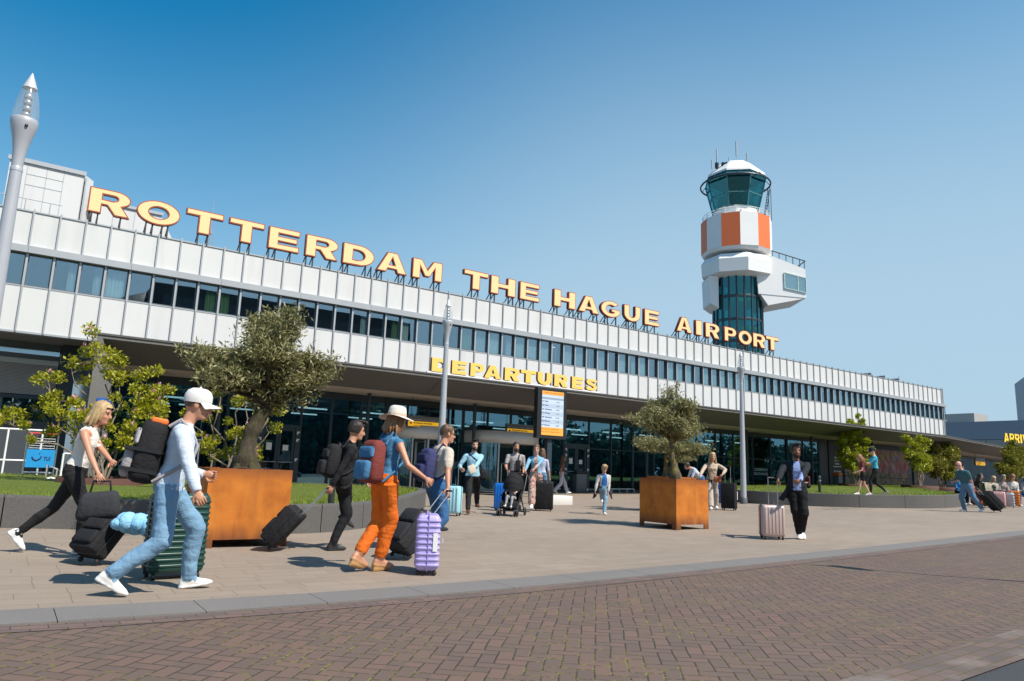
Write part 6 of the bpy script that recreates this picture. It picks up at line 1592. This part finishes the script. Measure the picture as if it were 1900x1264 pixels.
# man in the white cap
lo = spot(283, 1100); hd = -12; F = Fr(lo, hd)
p = person('man in a white cap and pale blue sweatshirt striding right with a big backpack', lo, hd, 1.79, 9,
    dict(lf=F.g(347, 1092, .0, -6), rf=F.g(200, 1108, .09, 30), rh=F.h(370, 928, -.18), lh=F.h(378, 880, .35), hx=.03, rfd=(.2, 0, -.2), lfd=(.5, 0, .1)),
    [SK['tan'], cloth('pale_blue_sweat', (.50, .58, .68), (.58, .65, .73)), jl, wht, whs], .0105, 1.02, leg_w=1.2, sleeve_w=1.12, hip=.90, head=(-8, 4), neckline='long')
hair(p, HAIR['brown'], 'crop', 2); cap(p, cloth('cap_white', (.74, .72, .70), fold=.2))
backpack(p, 'black and grey backpack with an orange top worn by the man in the white cap', bkc, cloth('pack_grey', (.36, .34, .35)), plain('pack_orange', (.80, .16, .02), .6), .32, .54, .22, -.02, True)
gb_ = spot(318, 1072)
suitcase('large dark green ribbed suitcase rolling upright behind the man in the white cap', gb_, p['lh'], plain('deep_green_shell', (.012, .055, .045), .35, 0, .1), .50, .74, .30, 0, p['lh'], 12, tagm=None)
# blonde woman hurrying with a black suitcase
lo = spot(118, 1030); hd = -20; F = Fr(lo, hd)
p = person('blonde woman in a white sleeveless top and black trousers hurrying with luggage', lo, hd, 1.70, 12,
    dict(rf=F.g(146, 1030, .0, 0), lf=(-.50, .10, .14, 50), lh=F.h(208, 858, .1), rh=F.h(190, 902, -.2), hx=.0),
    [SK['tan'], wtc, bkc, wht, whs], .011, 1.0, True, sleeve=-1, leg_w=1.0, hip=.90, head=(-12, 6))
hair(p, HAIR['blond'], 'bob', 3)
suitcase('black cabin suitcase dragged low by the blonde woman', spot(166, 1048), spot(230, 1042), bkc, .36, .36, .24, 38, None, 0, soft=True, wheels=2)
t = thing('tote_bag', 'soft dark grey tote bag hanging from the hand of the blonde woman', 'bag', p['rh']+Vector((.02, 0, -.43)), R_(-15))
b = MB(); b.rbox(-.21, .21, -.09, .09, 0, .30, .07)
for i in range(len(b.v)):
    x, y, z = b.v[i]; b.v[i] = (x*(1.05-.2*z/.30), y*(1-.3*z/.30)+.008*math.sin(20*x+9*z), z+.02*math.sin(6*x))
b.build('bag_body', cloth('tote_grey', (.035, .037, .042)), t)
q = MB(); q.tube([(-.1, 0, .28), (-.08, 0, .41), (.08, 0, .41), (.1, 0, .28)], .012, 8); q.build('strap', bkc, t)
t = thing('jacket', 'crumpled light blue jacket lying over the dragged black suitcase', 'jacket', spot(240, 1052)+Vector((0, 0, .37)), R_(-20))
b = MB()
for i in range(9): b.ball((-.13+.035*i, .03*math.sin(i*2.1), .06+.03*math.sin(i*1.3)), (.10, .14, .07+.02*(i % 3)), 0, 12, 8)
b.build('cloth', cloth('sky_blue_cloth', (.20, .48, .72), (.42, .66, .82), fold=2), t)
# man in black
lo = spot(622, 1023); hd = -8; F = Fr(lo, hd)
p = person('young man dressed all in black walking right with a black backpack', lo, hd, 1.72, 7,
    dict(lf=F.g(616, 1022, 0, 0), rf=F.g(640, 1008, .12, 35), rh=F.h(598, 935, -.1), lh=F.h(690, 900, .3), hx=.04, re=(-1, -.3, .2)),
    [SK['tan'], bkc, cloth('black_jeans', (.010, .011, .013), (.02, .021, .024)), blk, bks], .0115, .98, sleeve=1, leg_w=1.05, hip=.905, head=(-10, 8))
hair(p, HAIR['dark'], 'short', 4)
backpack(p, 'black backpack with small grey marks worn by the man in black', bkc, cloth('pack_black', (.022, .023, .026)), None, .31, .46, .20, .02)
suitcase('black soft suitcase tilted behind the man in black', spot(506, 1022), p['rh'], bkc, .38, .52, .24, None, p['rh'], 0, soft=True, wheels=2)
# woman in the sun hat
lo = spot(700, 1062); hd = 12; F = Fr(lo, hd)
p = person('woman in a cream sun hat and orange trousers seen from behind with a red backpack', lo, hd, 1.72, 6,
    dict(rf=F.g(703, 1060, .05, 8), lf=(-.17, .13, .10, 26), rh=F.h(790, 888, .10), lh=(.25, .28, .95), hx=.02, re=(-.5, -.5, -.8), rfd=(.2, 0, 0)),
    [SK['tan'], cloth('denim_blue_top', (.05, .16, .30), (.10, .25, .40)), cloth('orange_trousers', (.66, .13, .012), (.78, .19, .02)), SK['tan'], plain('cork_sole', (.42, .24, .10), .8)], .0105, .97, True, sleeve=0, leg=.93, leg_w=1.35, hip=.975, head=(-5, 4), shoe='wedge', curl=.9)
hair(p, HAIR['auburn'], 'bob', 5); sunhat(p, cloth('straw_cream', (.66, .60, .52), (.72, .67, .60), fold=.3), cloth('hat_ribbon', (.62, .48, .38)))
backpack(p, 'burgundy and blue backpack worn by the woman in the sun hat', cloth('pack_burgundy', (.17, .035, .030), (.24, .06, .05)), cloth('pack_denim', (.05, .15, .28), (.08, .22, .38)), None, .31, .48, .20, -.04)
suitcase('lilac ribbed suitcase standing upright beside the woman in the sun hat', spot(790, 1064), lo, plain('lilac_shell', (.42, .36, .72), .32, 0, .06), .44, .585, .25, 0, None, 9, tagm=MP['white'], trim=plain('lilac_seam', (.25, .20, .50), .5))
# man in the beige T-shirt
lo = spot(800, 1024); hd = 2; F = Fr(lo, hd)
p = person('man in a beige T-shirt and jeans with a navy backpack pulling a case', lo, hd, 1.76, 8,
    dict(lf=F.g(815, 1010, 0, 0), rf=F.g(785, 1028, .06, 20), rh=F.h(831, 918, -.28), lh=(.15, .27, .86), hx=.02, re=(-1, -.3, 0)),
    [SK['tan'], cloth('beige_tee', (.50, .44, .37), (.58, .52, .45)), jd, blk, bks], .0115, 1.08, sleeve=.42, sleeve_w=1.15, leg_w=1.15, hip=.91, head=(-12, 2))
hair(p, HAIR['brown'], 'crop', 6); glasses(p, MP['black'])
backpack(p, 'navy backpack with a pale stripe worn by the man in the beige T-shirt', cloth('pack_navy', (.035, .04, .12), (.06, .065, .17)), cloth('pack_navy_dark', (.03, .032, .09)), None, .30, .46, .18, .0)
suitcase('charcoal suitcase tilted behind the lilac one, pulled by the man in the beige T-shirt', spot(741, 1038), p['rh'], cloth('case_charcoal', (.028, .029, .033)), .42, .56, .26, None, p['rh'], 0, soft=True, wheels=2)
# man in the pale blue shirt with a slung bag
lo = spot(874, 953); hd = -112; F = Fr(lo, hd)
p = person('bearded man in a pale blue shirt and black trousers holding a paper envelope', lo, hd, 1.78, 2,
    dict(lf=F.g(885, 950, 0, 0), rf=F.g(868, 955, 0, 0), rh=F.h(856, 870, -.15), lh=F.h(878, 872, -.36), le=(-.3, .8, -.8), lfd=(.2, -.8, .1)),
    [SK['fair'], cloth('sky_shirt', (.27, .48, .60), (.36, .58, .70)), cloth('black_trousers', (.018, .018, .02)), plain('shoe_brown', (.10, .035, .02), .5), bks], .0135, 1.0, sleeve=1.0, sleeve_w=1.08, leg_w=1.1, hip=.925, neckline='long', head=(6, 2))
hair(p, HAIR['dark'], 'short', 7); beard(p, HAIR['dark'])
pb = suitcase('light blue hard suitcase held upright by the man in the pale blue shirt', spot(838, 957), p['rh'], plain('ice_blue_shell', (.36, .62, .70), .3, 0, .05), .42, .62, .26, 0, p['rh'], 5, 'v', tagm=MP['white'], trim=plain('teal_band', (.03, .16, .24), .5))
t = world_thing('sling_bag', 'black sling bag on the hip of the man in the pale blue shirt', 'bag', p['torso'])
b = MB(); b.rbox(-.10, .06, .17, .36, -.12, .14, .06); b.build('bag_body', cloth('sling_black', (.016, .016, .018)), t)
q = MB(); q.tube([(-.02, .24, .12), (.11, .13, .30), (.118, .0, .40), (.06, -.12, .49), (-.06, -.14, .50), (-.13, -.05, .40), (-.12, .12, .2), (-.04, .24, .1)], .016, 8); q.build('strap', bkc, t)
t = world_thing('envelope', 'crumpled cream paper held by the man in the pale blue shirt', 'paper', Matrix.Translation(p['lh']+Vector((-.03, -.03, -.03))) @ Matrix.Rotation(R_(hd), 4, 'Z') @ Matrix.Rotation(R_(25), 4, 'X'))
b = MB(); b.rbox(-.006, .006, -.08, .09, -.10, .10, .005); b.build('paper', plain('cream_paper', (.66, .58, .46), .8), t)
# couple with the stroller
lo = spot(953, 944); hd = -118; F = Fr(lo, hd)
p = person('bearded man in a grey T-shirt walking behind the stroller', lo, hd, 1.80, 3,
    dict(lf=F.g(962, 940, 0, 0), rf=F.g(945, 946, 0, 10), rh=F.h(941, 872, -.2), lh=(.25, .2, 1.0)),
    [SK['tan'], cloth('dusty_tee', (.36, .33, .33)), cloth('charcoal_trousers', (.03, .03, .034)), blk, bks], .0145, 1.03, sleeve=.4, head=(10, 4))
hair(p, HAIR['dark'], 'crop', 8); beard(p, HAIR['dark'])
t = world_thing('baby_carrier', 'black chest strap bag on the bearded man behind the stroller', 'bag', p['torso'])
b = MB(); b.rbox(.11, .16, .0, .13, .06, .36, .02); b.tube([(.13, .05, .34), (.06, .09, .49), (-.1, .06, .48)], .024, 8); b.build('strap_bag', bkc, t)
suitcase('bright blue hard suitcase beside the stroller', spot(932, 948), p['rh'], plain('cobalt_shell', (.005, .13, .50), .3, 0, .06), .44, .66, .28, 0, p['rh'], 6, 'v')
lo = spot(992, 948); hd = -128; F = Fr(lo, hd)
def mat_floral():
    t = NT('floral_fabric'); v = t.obj(); vo = t.n('ShaderNodeTexVoronoi'); vo.inputs['Scale'].default_value = 26; t.t.links.new(v, vo.inputs['Vector'])
    wv = t.n('ShaderNodeTexWhiteNoise', noise_dimensions='3D'); t.t.links.new(vo.outputs['Position'], wv.inputs[0])
    t.col(t.ramp(wv.outputs[0], (0, (.05, .03, .035)), (.3, (.45, .33, .26)), (.55, (.36, .10, .08)), (.8, (.52, .42, .36)), (1, (.10, .05, .06)))); t.p(Roughness=.85); return t.m
flor = mat_floral()
p = person('woman in a denim jacket and long floral dress pushing the black stroller', lo, hd, 1.74, 4,
    dict(lf=F.g(1000, 947, 0, 0), rf=F.g(986, 950, 0, 5), rh=F.h(972, 880, -.40), lh=F.h(985, 878, -.42), re=(-.6, -.9, -.5), le=(-.6, .9, -.5)),
    [SK['fair'], cloth('denim_jacket', (.17, .36, .50), (.24, .46, .60)), flor, wht, whs, flor], .0135, 1.0, True, sleeve=1.0, sleeve_w=1.1, leg_w=2.0, leg=.94, head=(-4, 8), paint='open_jacket')
hair(p, HAIR['brown'], 'bun', 9)
# stroller
sp = spot(948, 957); st = thing('stroller', 'black folding stroller with a hood pushed by the woman in denim', 'stroller', (sp.x, sp.y, sp.z), R_(-140))
fm = plain('stroller_frame', (.03, .03, .033), .35, .4); bm_ = cloth('stroller_fabric', (.016, .016, .018))
b = MB()
for sg in (-1, 1):
    y = sg*.24
    b.tube([(.34, y*.8, .09), (-.28, y, .62), (-.52, y, .98)], .015, 8); b.tube([(-.34, y, .09), (-.02, y, .42), (.10, y, .50)], .015, 8)
b.tube([(-.52, -.24, .98), (-.56, -.1, 1.01), (-.56, .1, 1.01), (-.52, .24, .98)], .018, 8); b.tube([(.30, -.19, .13), (.30, .19, .13)], .012, 8); b.tube([(-.34, -.24, .09), (-.34, .24, .09)], .012, 8)
b.build('frame', fm, st)
b = MB(); n = 8
prof = [(.30, .20), (.26, .30), (.12, .36), (-.10, .36), (-.20, .40), (-.30, .66), (-.32, .80)]
for sg in (0,): 
    vs = [(x, y, z) for x, z in prof for y in (-.21, .21)]+[(x-.02, y, z-.035) for x, z in prof for y in (-.21, .21)]
    m_ = len(prof); fs = [(2*i, 2*i+1, 2*i+3, 2*i+2) for i in range(m_-1)]+[(2*m_+2*i, 2*m_+2*i+2, 2*m_+2*i+3, 2*m_+2*i+1) for i in range(m_-1)]+[(2*i, 2*i+2, 2*m_+2*i+2, 2*m_+2*i) for i in range(m_-1)]+[(2*i+1, 2*m_+2*i+1, 2*m_+2*i+3, 2*i+3) for i in range(m_-1)]
    b.add(vs, fs)
for sg in (-1, 1): b.add([(.16, sg*.215, .36), (-.16, sg*.215, .36), (-.30, sg*.215, .72), (-.05, sg*.215, .56), (.12, sg*.215, .48)], [(0, 1, 2, 3, 4)])
b.build('seat', bm_, st)
b = MB(); rr = []
for i in range(9):
    a = R_(-8+i*14); cxx, czz = -.20, .66; rr.append([(cxx+.34*math.cos(a)*math.sin(R_(t_))+(.02), .25*math.cos(R_(t_)), czz+.36*math.sin(a)*math.sin(R_(t_))) for t_ in range(0, 181, 15)])
vs = [q for r in rr for q in r]; m_ = len(rr[0]); b.add(vs, [(i*m_+j, i*m_+j+1, (i+1)*m_+j+1, (i+1)*m_+j) for i in range(8) for j in range(m_-1)], 0, True)
for r in rr[::2]: b.tube(r, .009, 6)
b.build('hood', bm_, st)
b = MB(); b.rbox(-.30, .12, -.18, .18, .12, .26, .04); b.build('basket', bm_, st)
for x in (.34, -.34):
    for sg in (-1, 1):
        for dy in ((-.03, .03) if x > 0 else (0,)):
            q = MB(); yy = sg*(.21 if x > 0 else .26)+dy; r_ = .085 if x > 0 else .10
            q.lathe([(.03, -.012), (r_-.01, -.016), (r_, 0), (r_-.01, .016), (.03, .012)], 18, 0, (0, 0), Matrix.Translation((x, yy, r_)) @ Matrix.Rotation(R_(90), 4, 'X')); q.build('wheel', MP['rubber'], st)
Ms = Matrix.Translation((sp.x, sp.y, sp.z)) @ Matrix.Rotation(R_(-140), 4, 'Z')
c_ = Ms @ Vector((-.06, 0, .36))
p = person('small child in grey reclining in the black stroller', Vector((c_.x, c_.y, c_.z-.02)), -140, .98, -28,
    dict(lf=(.34, .07, -.16, -20), rf=(.33, -.07, -.14, -20), lh=(.22, .13, .20), rh=(.2, -.12, .2)), [SK['fair'], cloth('child_grey', (.50, .50, .52)), gyc, wht, whs], .0145, 1.05, sleeve=.9, hip=.07, head=(-10, 24))
hair(p, HAIR['brown'], 'crop', 10)
suitcase('big black soft suitcase standing right of the stroller', spot(1008, 948), spot(1000, 990), bkc, .50, .72, .34, 6, None, 0, soft=True)
# people near the glass
lo = spot(1003, 936); F = Fr(lo, 40)
p = person('person in a white and blue top standing behind the screen post', lo, 40, 1.70, 2, dict(), [SK['tan'], cloth('white_blue_top', (.42, .46, .62), (.6, .6, .66)), jm, wht, whs], .017, 1.0, True, sleeve=.5)
hair(p, HAIR['brown'], 'long', 11)
lo = spot(1041, 916); F = Fr(lo, -28)
p = person('young woman in pale wide trousers and a brown top walking by the entrance', lo, -28, 1.66, 3,
    dict(lf=(.30, .08, 0, -8), rf=(-.30, -.08, .05, 22), rh=(-.05, -.26, .80), lh=(.2, .2, .9)), [SK['tan'], cloth('brown_top', (.16, .08, .06), (.30, .18, .14)), cloth('lavender_trousers', (.50, .49, .58), (.60, .59, .66)), wht, whs], .017, .95, True, sleeve=.4, leg_w=1.9, hip=.87)
hair(p, HAIR['brown'], 'long', 12)
# boy
lo = spot(1119, 955); hd = -118; F = Fr(lo, hd)
p = person('blond boy in a blue T-shirt and open pale cardigan walking towards the camera', lo, hd, 1.24, 3,
    dict(lf=F.g(1121, 956, 0, 0), rf=F.g(1117, 950, .03, 15), lh=F.h(1129, 913, 0), rh=F.h(1104, 914, 0), hx=.02), [SK['fair'], cloth('pale_cardigan', (.50, .48, .46), (.60, .58, .55)), cloth('faded_jeans', (.16, .27, .36), (.28, .40, .48)), wht, whs, cloth('royal_tee', (.03, .14, .42))], .0125, 1.04, sleeve=1, sleeve_w=1.2, leg_w=1.2, paint='open_jacket', head=(2, 24), torso_w=1.0, open_w=.105)
hair(p, HAIR['blond'], 'short', 13)
b = MB(); k_ = p['k']
for sg in (-1, 1):
    for i in range(4): b.tube([(-.02, sg*(.16+.005*i), .06), (-.04-.02*i, sg*(.24+.015*i), -.12), (-.03-.03*i, sg*(.30+.02*i), -.33-.02*i)], [.03, .045, .018], 8)
b.tube([(.12, -.10, .05), (.0, -.2, .06), (-.13, 0, .06), (.0, .2, .06), (.12, .10, .05)], .032, 8)
child_mesh(p, b, 'jacket_round_waist', cloth('navy_jacket', (.03, .04, .07)), p['T4'])
# woman in beige
lo = spot(1322, 947); hd = -128; F = Fr(lo, hd)
p = person('blonde woman in a beige sweater and wide pale trousers between two suitcases', lo, hd, 1.72, 5,
    dict(lf=F.g(1328, 946, 0, 5), rf=F.g(1319, 948, 0, 0), rh=F.h(1297, 886, -.25), lh=F.h(1341, 880, -.2), le=(-.2, 1, .2), re=(-.3, -1, -.2)), [SK['fair'], cloth('beige_knit', (.48, .38, .29), (.56, .46, .36)), cloth('stone_trousers', (.42, .38, .34), (.50, .46, .42)), wht, whs], .0135, 1.0, True, sleeve=1, sleeve_w=1.35, leg_w=2.2, neckline='long', head=(4, 2), torso_w=1.1)
hair(p, HAIR['blond'], 'long', 14)
bl_case = suitcase('tall black suitcase with a white tag right of the woman in beige', spot(1353, 947), p['lh'], cloth('case_black', (.016, .017, .02)), .44, .78, .30, 0, p['lh'], 0, soft=True, tagm=MP['white'])
suitcase('navy blue hard suitcase behind the woman in beige', spot(1337, 937), spot(1337, 960), plain('navy_shell', (.02, .035, .16), .3, 0, .1), .46, .70, .28, 0, None, 7, tagm=plain('coral_tag', (.7, .22, .12), .5))
t = world_thing('crossbody_bag', 'rust leather crossbody bag on the woman in beige', 'bag', p['torso'])
b = MB(); b.rbox(.13, .21, .02, .24, -.06, .12, .03); b.build('bag_body', plain('rust_leather', (.34, .09, .03), .45, 0, .2), t)
q = MB(); q.tube([(.16, .05, .10), (.15, -.02, .28), (.07, -.11, .48), (-.06, -.12, .50)], .009, 6); q.build('strap', plain('rust_strap', (.22, .06, .02), .5), t)
t = world_thing('jacket', 'black jacket hanging over the arm of the woman in beige', 'jacket', p['torso'])
b = MB(); b.rbox(.06, .14, -.20, -.02, -.42, .02, .04); b.tube([(.1, -.1, 0), (.08, -.15, .2), (.0, -.17, .46)], .012, 6); b.build('cloth', bkc, t)
lo = spot(1296, 935); F = Fr(lo, 150)
p = person('person in a white and blue shirt bending forward behind the rusty planter', lo, 150, 1.68, 48, dict(lh=(.45, .2, .62), rh=(.45, -.2, .62), hx=-.12), [SK['tan'], cloth('white_blue_shirt', (.62, .64, .68), (.10, .22, .5)), jd, blk, bks], .017, 1.0, sleeve=.5, head=(0, 10))
hair(p, HAIR['dark'], 'short', 15)
suitcase('orange and dark case behind the rusty planter beside the bending person', spot(1313, 931), spot(1290, 940), plain('amber_shell', (.55, .25, .02), .4), .40, .66, .25, 0, None, 6)
# man in the dark jacket
lo = spot(1481, 1001); hd = -140; F = Fr(lo, hd)
p = person('dark-haired man in an open black jacket over a pale blue shirt', lo, hd, 1.74, 5,
    dict(rf=F.g(1484, 1000, 0, 0), lf=(-.16, .09, .06, 22), rh=F.h(1442, 896, -.25), lh=F.h(1484, 892, -.25), le=(-.5, .9, -.2), re=(-.6, -.8, .1), lfd=(.1, -.6, .1), hx=.0),
    [SK['brown'], cloth('ink_jacket', (.014, .017, .021), (.026, .03, .036)), cloth('ink_trousers', (.008, .008, .009)), wht, whs, cloth('periwinkle_shirt', (.25, .33, .60), (.34, .42, .68))], .0105, 1.03, sleeve=1, sleeve_w=1.2, leg_w=1.15, paint='open_jacket', neckline='long', hip=.905, head=(10, 2), torso_w=1.0, open_w=.075)
hair(p, HAIR['dark'], 'short', 16); beard(p, HAIR['dark'])
b = MB(); n = 14; vs = []
for i in range(n+1):
    a = lerp(R_(52), R_(308), i/n)
    for z, r in ((.10, 1.0), (-.02, 1.10), (-.13, 1.28), (-.20, 1.38)):
        fl_ = 1+.35*max(0, -math.sin(a))*max(0, -z)/.2; vs.append((.125*r*math.cos(a)*fl_, .175*r*math.sin(a)*fl_, z+.015*math.sin(i*1.7)))
b.add(vs, [(i*4+j, i*4+j+1, (i+1)*4+j+1, (i+1)*4+j) for i in range(n) for j in range(3)], 0, True)
child_mesh(p, b, 'jacket_hem', cloth('ink_jacket', (.014, .017, .021)), p['T4'])
suitcase('rose gold hard suitcase standing left of the man in the black jacket', spot(1433, 1001), p['rh'], plain('rose_shell', (.47, .36, .33), .35, .15, .06), .42, .56, .26, 0, p['rh'], 6, 'v', tagm=MP['white'])
# boy and girl on the lawn
g1 = Vector((30.2, 16.0, 0)); g1 = spot(1622, 918.5, .5); hd = 135; F = Fr(g1, hd)
p = person('boy in a dark cap and turquoise T-shirt walking left along the lawn edge', g1, hd, 1.62, 3, dict(lf=(.12, .08, 0, 0), rf=(-.40, -.08, .06, 18), lh=(.36, .1, 1.05), rh=(.34, -.1, 1.02), hx=-.08), [SK['fair'], cloth('turquoise_tee', (.05, .38, .52), (.10, .46, .60)), cloth('black_trousers', (.018, .018, .02)), plain('shoe_grey', (.2, .19, .17), .6), whs], .016, .95, sleeve=.45, hip=.83, head=(0, 10), sleeve_w=1.15)
hair(p, HAIR['dark'], 'crop', 17); cap(p, cloth('cap_navy', (.02, .025, .04)))
g2 = spot(1603, 919.5, .5)
p = person('girl with long brown hair in a floral top and black shorts', g2, 140, 1.30, 6, dict(lf=(.22, .06, 0, 0), rf=(-.20, -.06, .02, 10), lh=(.25, .12, .75), rh=(.22, -.12, .75)), [SK['fair'], cloth('dark_floral', (.10, .03, .04), (.35, .06, .06)), cloth('black_shorts', (.015, .015, .017)), wht, whs], .015, .95, True, sleeve=.35, leg=.30, leg_w=1.0, head=(0, 22))
hair(p, HAIR['auburn'], 'long', 18)
p = person('person in dark clothes sitting on the lawn edge beyond the bollard', spot(1500, 914, .30), 160, 1.60, 14, dict(lf=(.45, .1, -.02, 0), rf=(.42, -.1, -.02, 0), lh=(.32, .15, .45), rh=(.3, -.15, .42)), [SK['pink'], cloth('maroon_top', (.10, .03, .04)), bkc, wht, whs], .018, 1.0, sleeve=.6, hip=.30, head=(0, 14))
hair(p, HAIR['dark'], 'short', 19)
# bald man
lo = spot(1797, 950); hd = 152; F = Fr(lo, hd)
p = person('bald man in a dark teal T-shirt and jeans leaning as he pulls a suitcase', lo, hd, 1.72, 17,
    dict(rf=F.g(1790, 949, 0, 0), lf=(-.42, .1, .06, 25), lh=F.h(1808, 908, .05), rh=(.30, -.24, .98), le=(-.6, 1, -.2), hx=.0, lfd=(-.4, 0, -.3)), [SK['pink'], cloth('teal_tee', (.045, .12, .14), (.07, .17, .19)), cloth('washed_jeans', (.09, .18, .30), (.16, .27, .40)), wht, whs], .014, 1.16, sleeve=.42, sleeve_w=1.15, leg_w=1.15, hip=.885, head=(0, 6))
glasses(p, MP['black'])
suitcase('black suitcase tilted behind the bald man', spot(1850, 951), p['lh'], cloth('case_black', (.016, .017, .02)), .44, .66, .28, None, p['lh'], 0, soft=True, wheels=2)
# seated travellers at the right edge, on a low bench
bc = spot(1868, 939); bv = Vector((math.cos(R_(-33)), math.sin(R_(-33)), 0))
t = thing('bench', 'low slatted bench carrying the row of seated travellers on the right', 'bench', bc, R_(-33))
b = MB()
for y in (.05, .20, .35): b.box(-1.9, 2.6, y-.06, y+.06, .40, .45)
b.build('seat', plain('bench_wood', (.12, .07, .04), .7), t)
for x in (-1.6, .4, 2.3):
    b = MB(); b.box(x-.04, x+.04, 0, .4, -.05, .398); b.build('leg', MP['navy'], t)
def sitter(px, label, top, bot, hr, style, H=1.66, fem=True, hd=-125, sl=1.0, leanv=12, hands=None, headp=(0, 10), seed=20):
    s_ = spot(px, 939); o_ = bc+bv*((s_-bc).dot(bv))+Vector((-bv.y, bv.x, 0))*.22; o_.z = bc.z; k_ = H/1.75
    p = person(label, o_, hd, H, leanv, dict(lf=(.42, .10, .0, 0), rf=(.46, -.10, .0, 0), **(hands or dict(lh=(.36, .10, .62), rh=(.36, -.10, .60)))), [SK['fair'], top, bot, wht, whs], .016, 1.0, fem, sleeve=sl, hip=.50, head=headp)
    hair(p, hr, style, seed); return p
sitter(1801, 'dark-haired woman in blue sitting behind the bald man with her head down', cloth('bright_blue_top', (.05, .22, .48)), bkc, HAIR['dark'], 'long', seed=21, headp=(20, 20))
sitter(1832, 'dark-haired woman in black sitting left of the draped green suitcase', bkc, bkc, HAIR['dark'], 'long', seed=22, headp=(30, 5))
sitter(1853, 'blond child in blue sitting behind the pink suitcase', cloth('child_blue', (.08, .24, .48)), jm, HAIR['blond'], 'bob', 1.42, seed=23)
sitter(1868, 'grey-haired woman sitting between the blond child and the woman in white', cloth('striped_knit', (.30, .22, .2), (.5, .46, .44)), jm, HAIR['grey'], 'bob', 1.62, seed=24)
sitter(1884, 'woman in a white blouse and jeans sitting beside the orange suitcase', wtc, jd, HAIR['auburn'], 'long', 1.70, seed=25, headp=(10, 24), hd=-140)
sitter(1904, 'person in grey sitting cut off by the right edge of the picture', gyc, jd, HAIR['brown'], 'bob', 1.68, seed=26)
suitcase('dark suitcase with lime edges and a beige jacket draped over it', spot(1838, 942), spot(1838, 965), plain('dark_olive_shell', (.03, .045, .03), .4), .46, .82, .30, 0, None, 6, trim=plain('lime_edge', (.42, .52, .03), .5))
t = thing('jacket', 'beige jacket draped over the lime-edged suitcase', 'jacket', spot(1838, 942)+Vector((0, 0, .62)), R_(-125))
b = MB(); n = 12; vs = []
for i in range(n+1):
    y = lerp(-.27, .27, i/n)
    for x, z in ((.21, -.22-.05*math.sin(i*1.3)), (.19, .10), (.16, .30), (0, .33), (-.16, .30), (-.2, .0)): vs.append((x+.012*math.sin(i*2.2), y, z+.012*math.sin(i*1.9)))
b.add(vs, [(i*6+j, i*6+j+1, (i+1)*6+j+1, (i+1)*6+j) for i in range(n) for j in range(5)], 0, True); b.build('cloth', cloth('putty_cloth', (.38, .34, .26), fold=1.6), t)
t = thing('duffel_bag', 'rust orange soft bag lying beside the lime-edged suitcase', 'bag', spot(1818, 938)+Vector((0, 0, .40)), R_(-33))
b = MB()
for i in range(7): b.ball((-.36+.12*i, .02*math.sin(i*2), .12), (.14, .17, .13+.02*math.sin(i)), 0, 12, 8)
b.build('bag_body', cloth('rust_bag', (.42, .09, .03), fold=1.5), t)
b = MB(); b.rbox(-.3, .3, -.15, .15, -.38, .05, .05); b.build('lower_bag', cloth('rust_bag', (.42, .09, .03)), t)
suitcase('pale pink ribbed suitcase in front of the blond child', spot(1856, 943), spot(1856, 965), plain('pink_shell', (.66, .36, .34), .35, 0, .05), .40, .56, .24, 0, None, 6, 'v')
suitcase('pale grey suitcase tilted next to the pink one', spot(1873, 943), spot(1862, 950), plain('mist_shell', (.40, .42, .47), .35, 0, .05), .36, .52, .22, 18, None, 5, wheels=2)
suitcase('orange hard suitcase at the feet of the woman in the white blouse', spot(1882, 941), spot(1884, 965), plain('tangerine_shell', (.60, .16, .015), .35, 0, .05), .42, .58, .24, 0, None, 6)
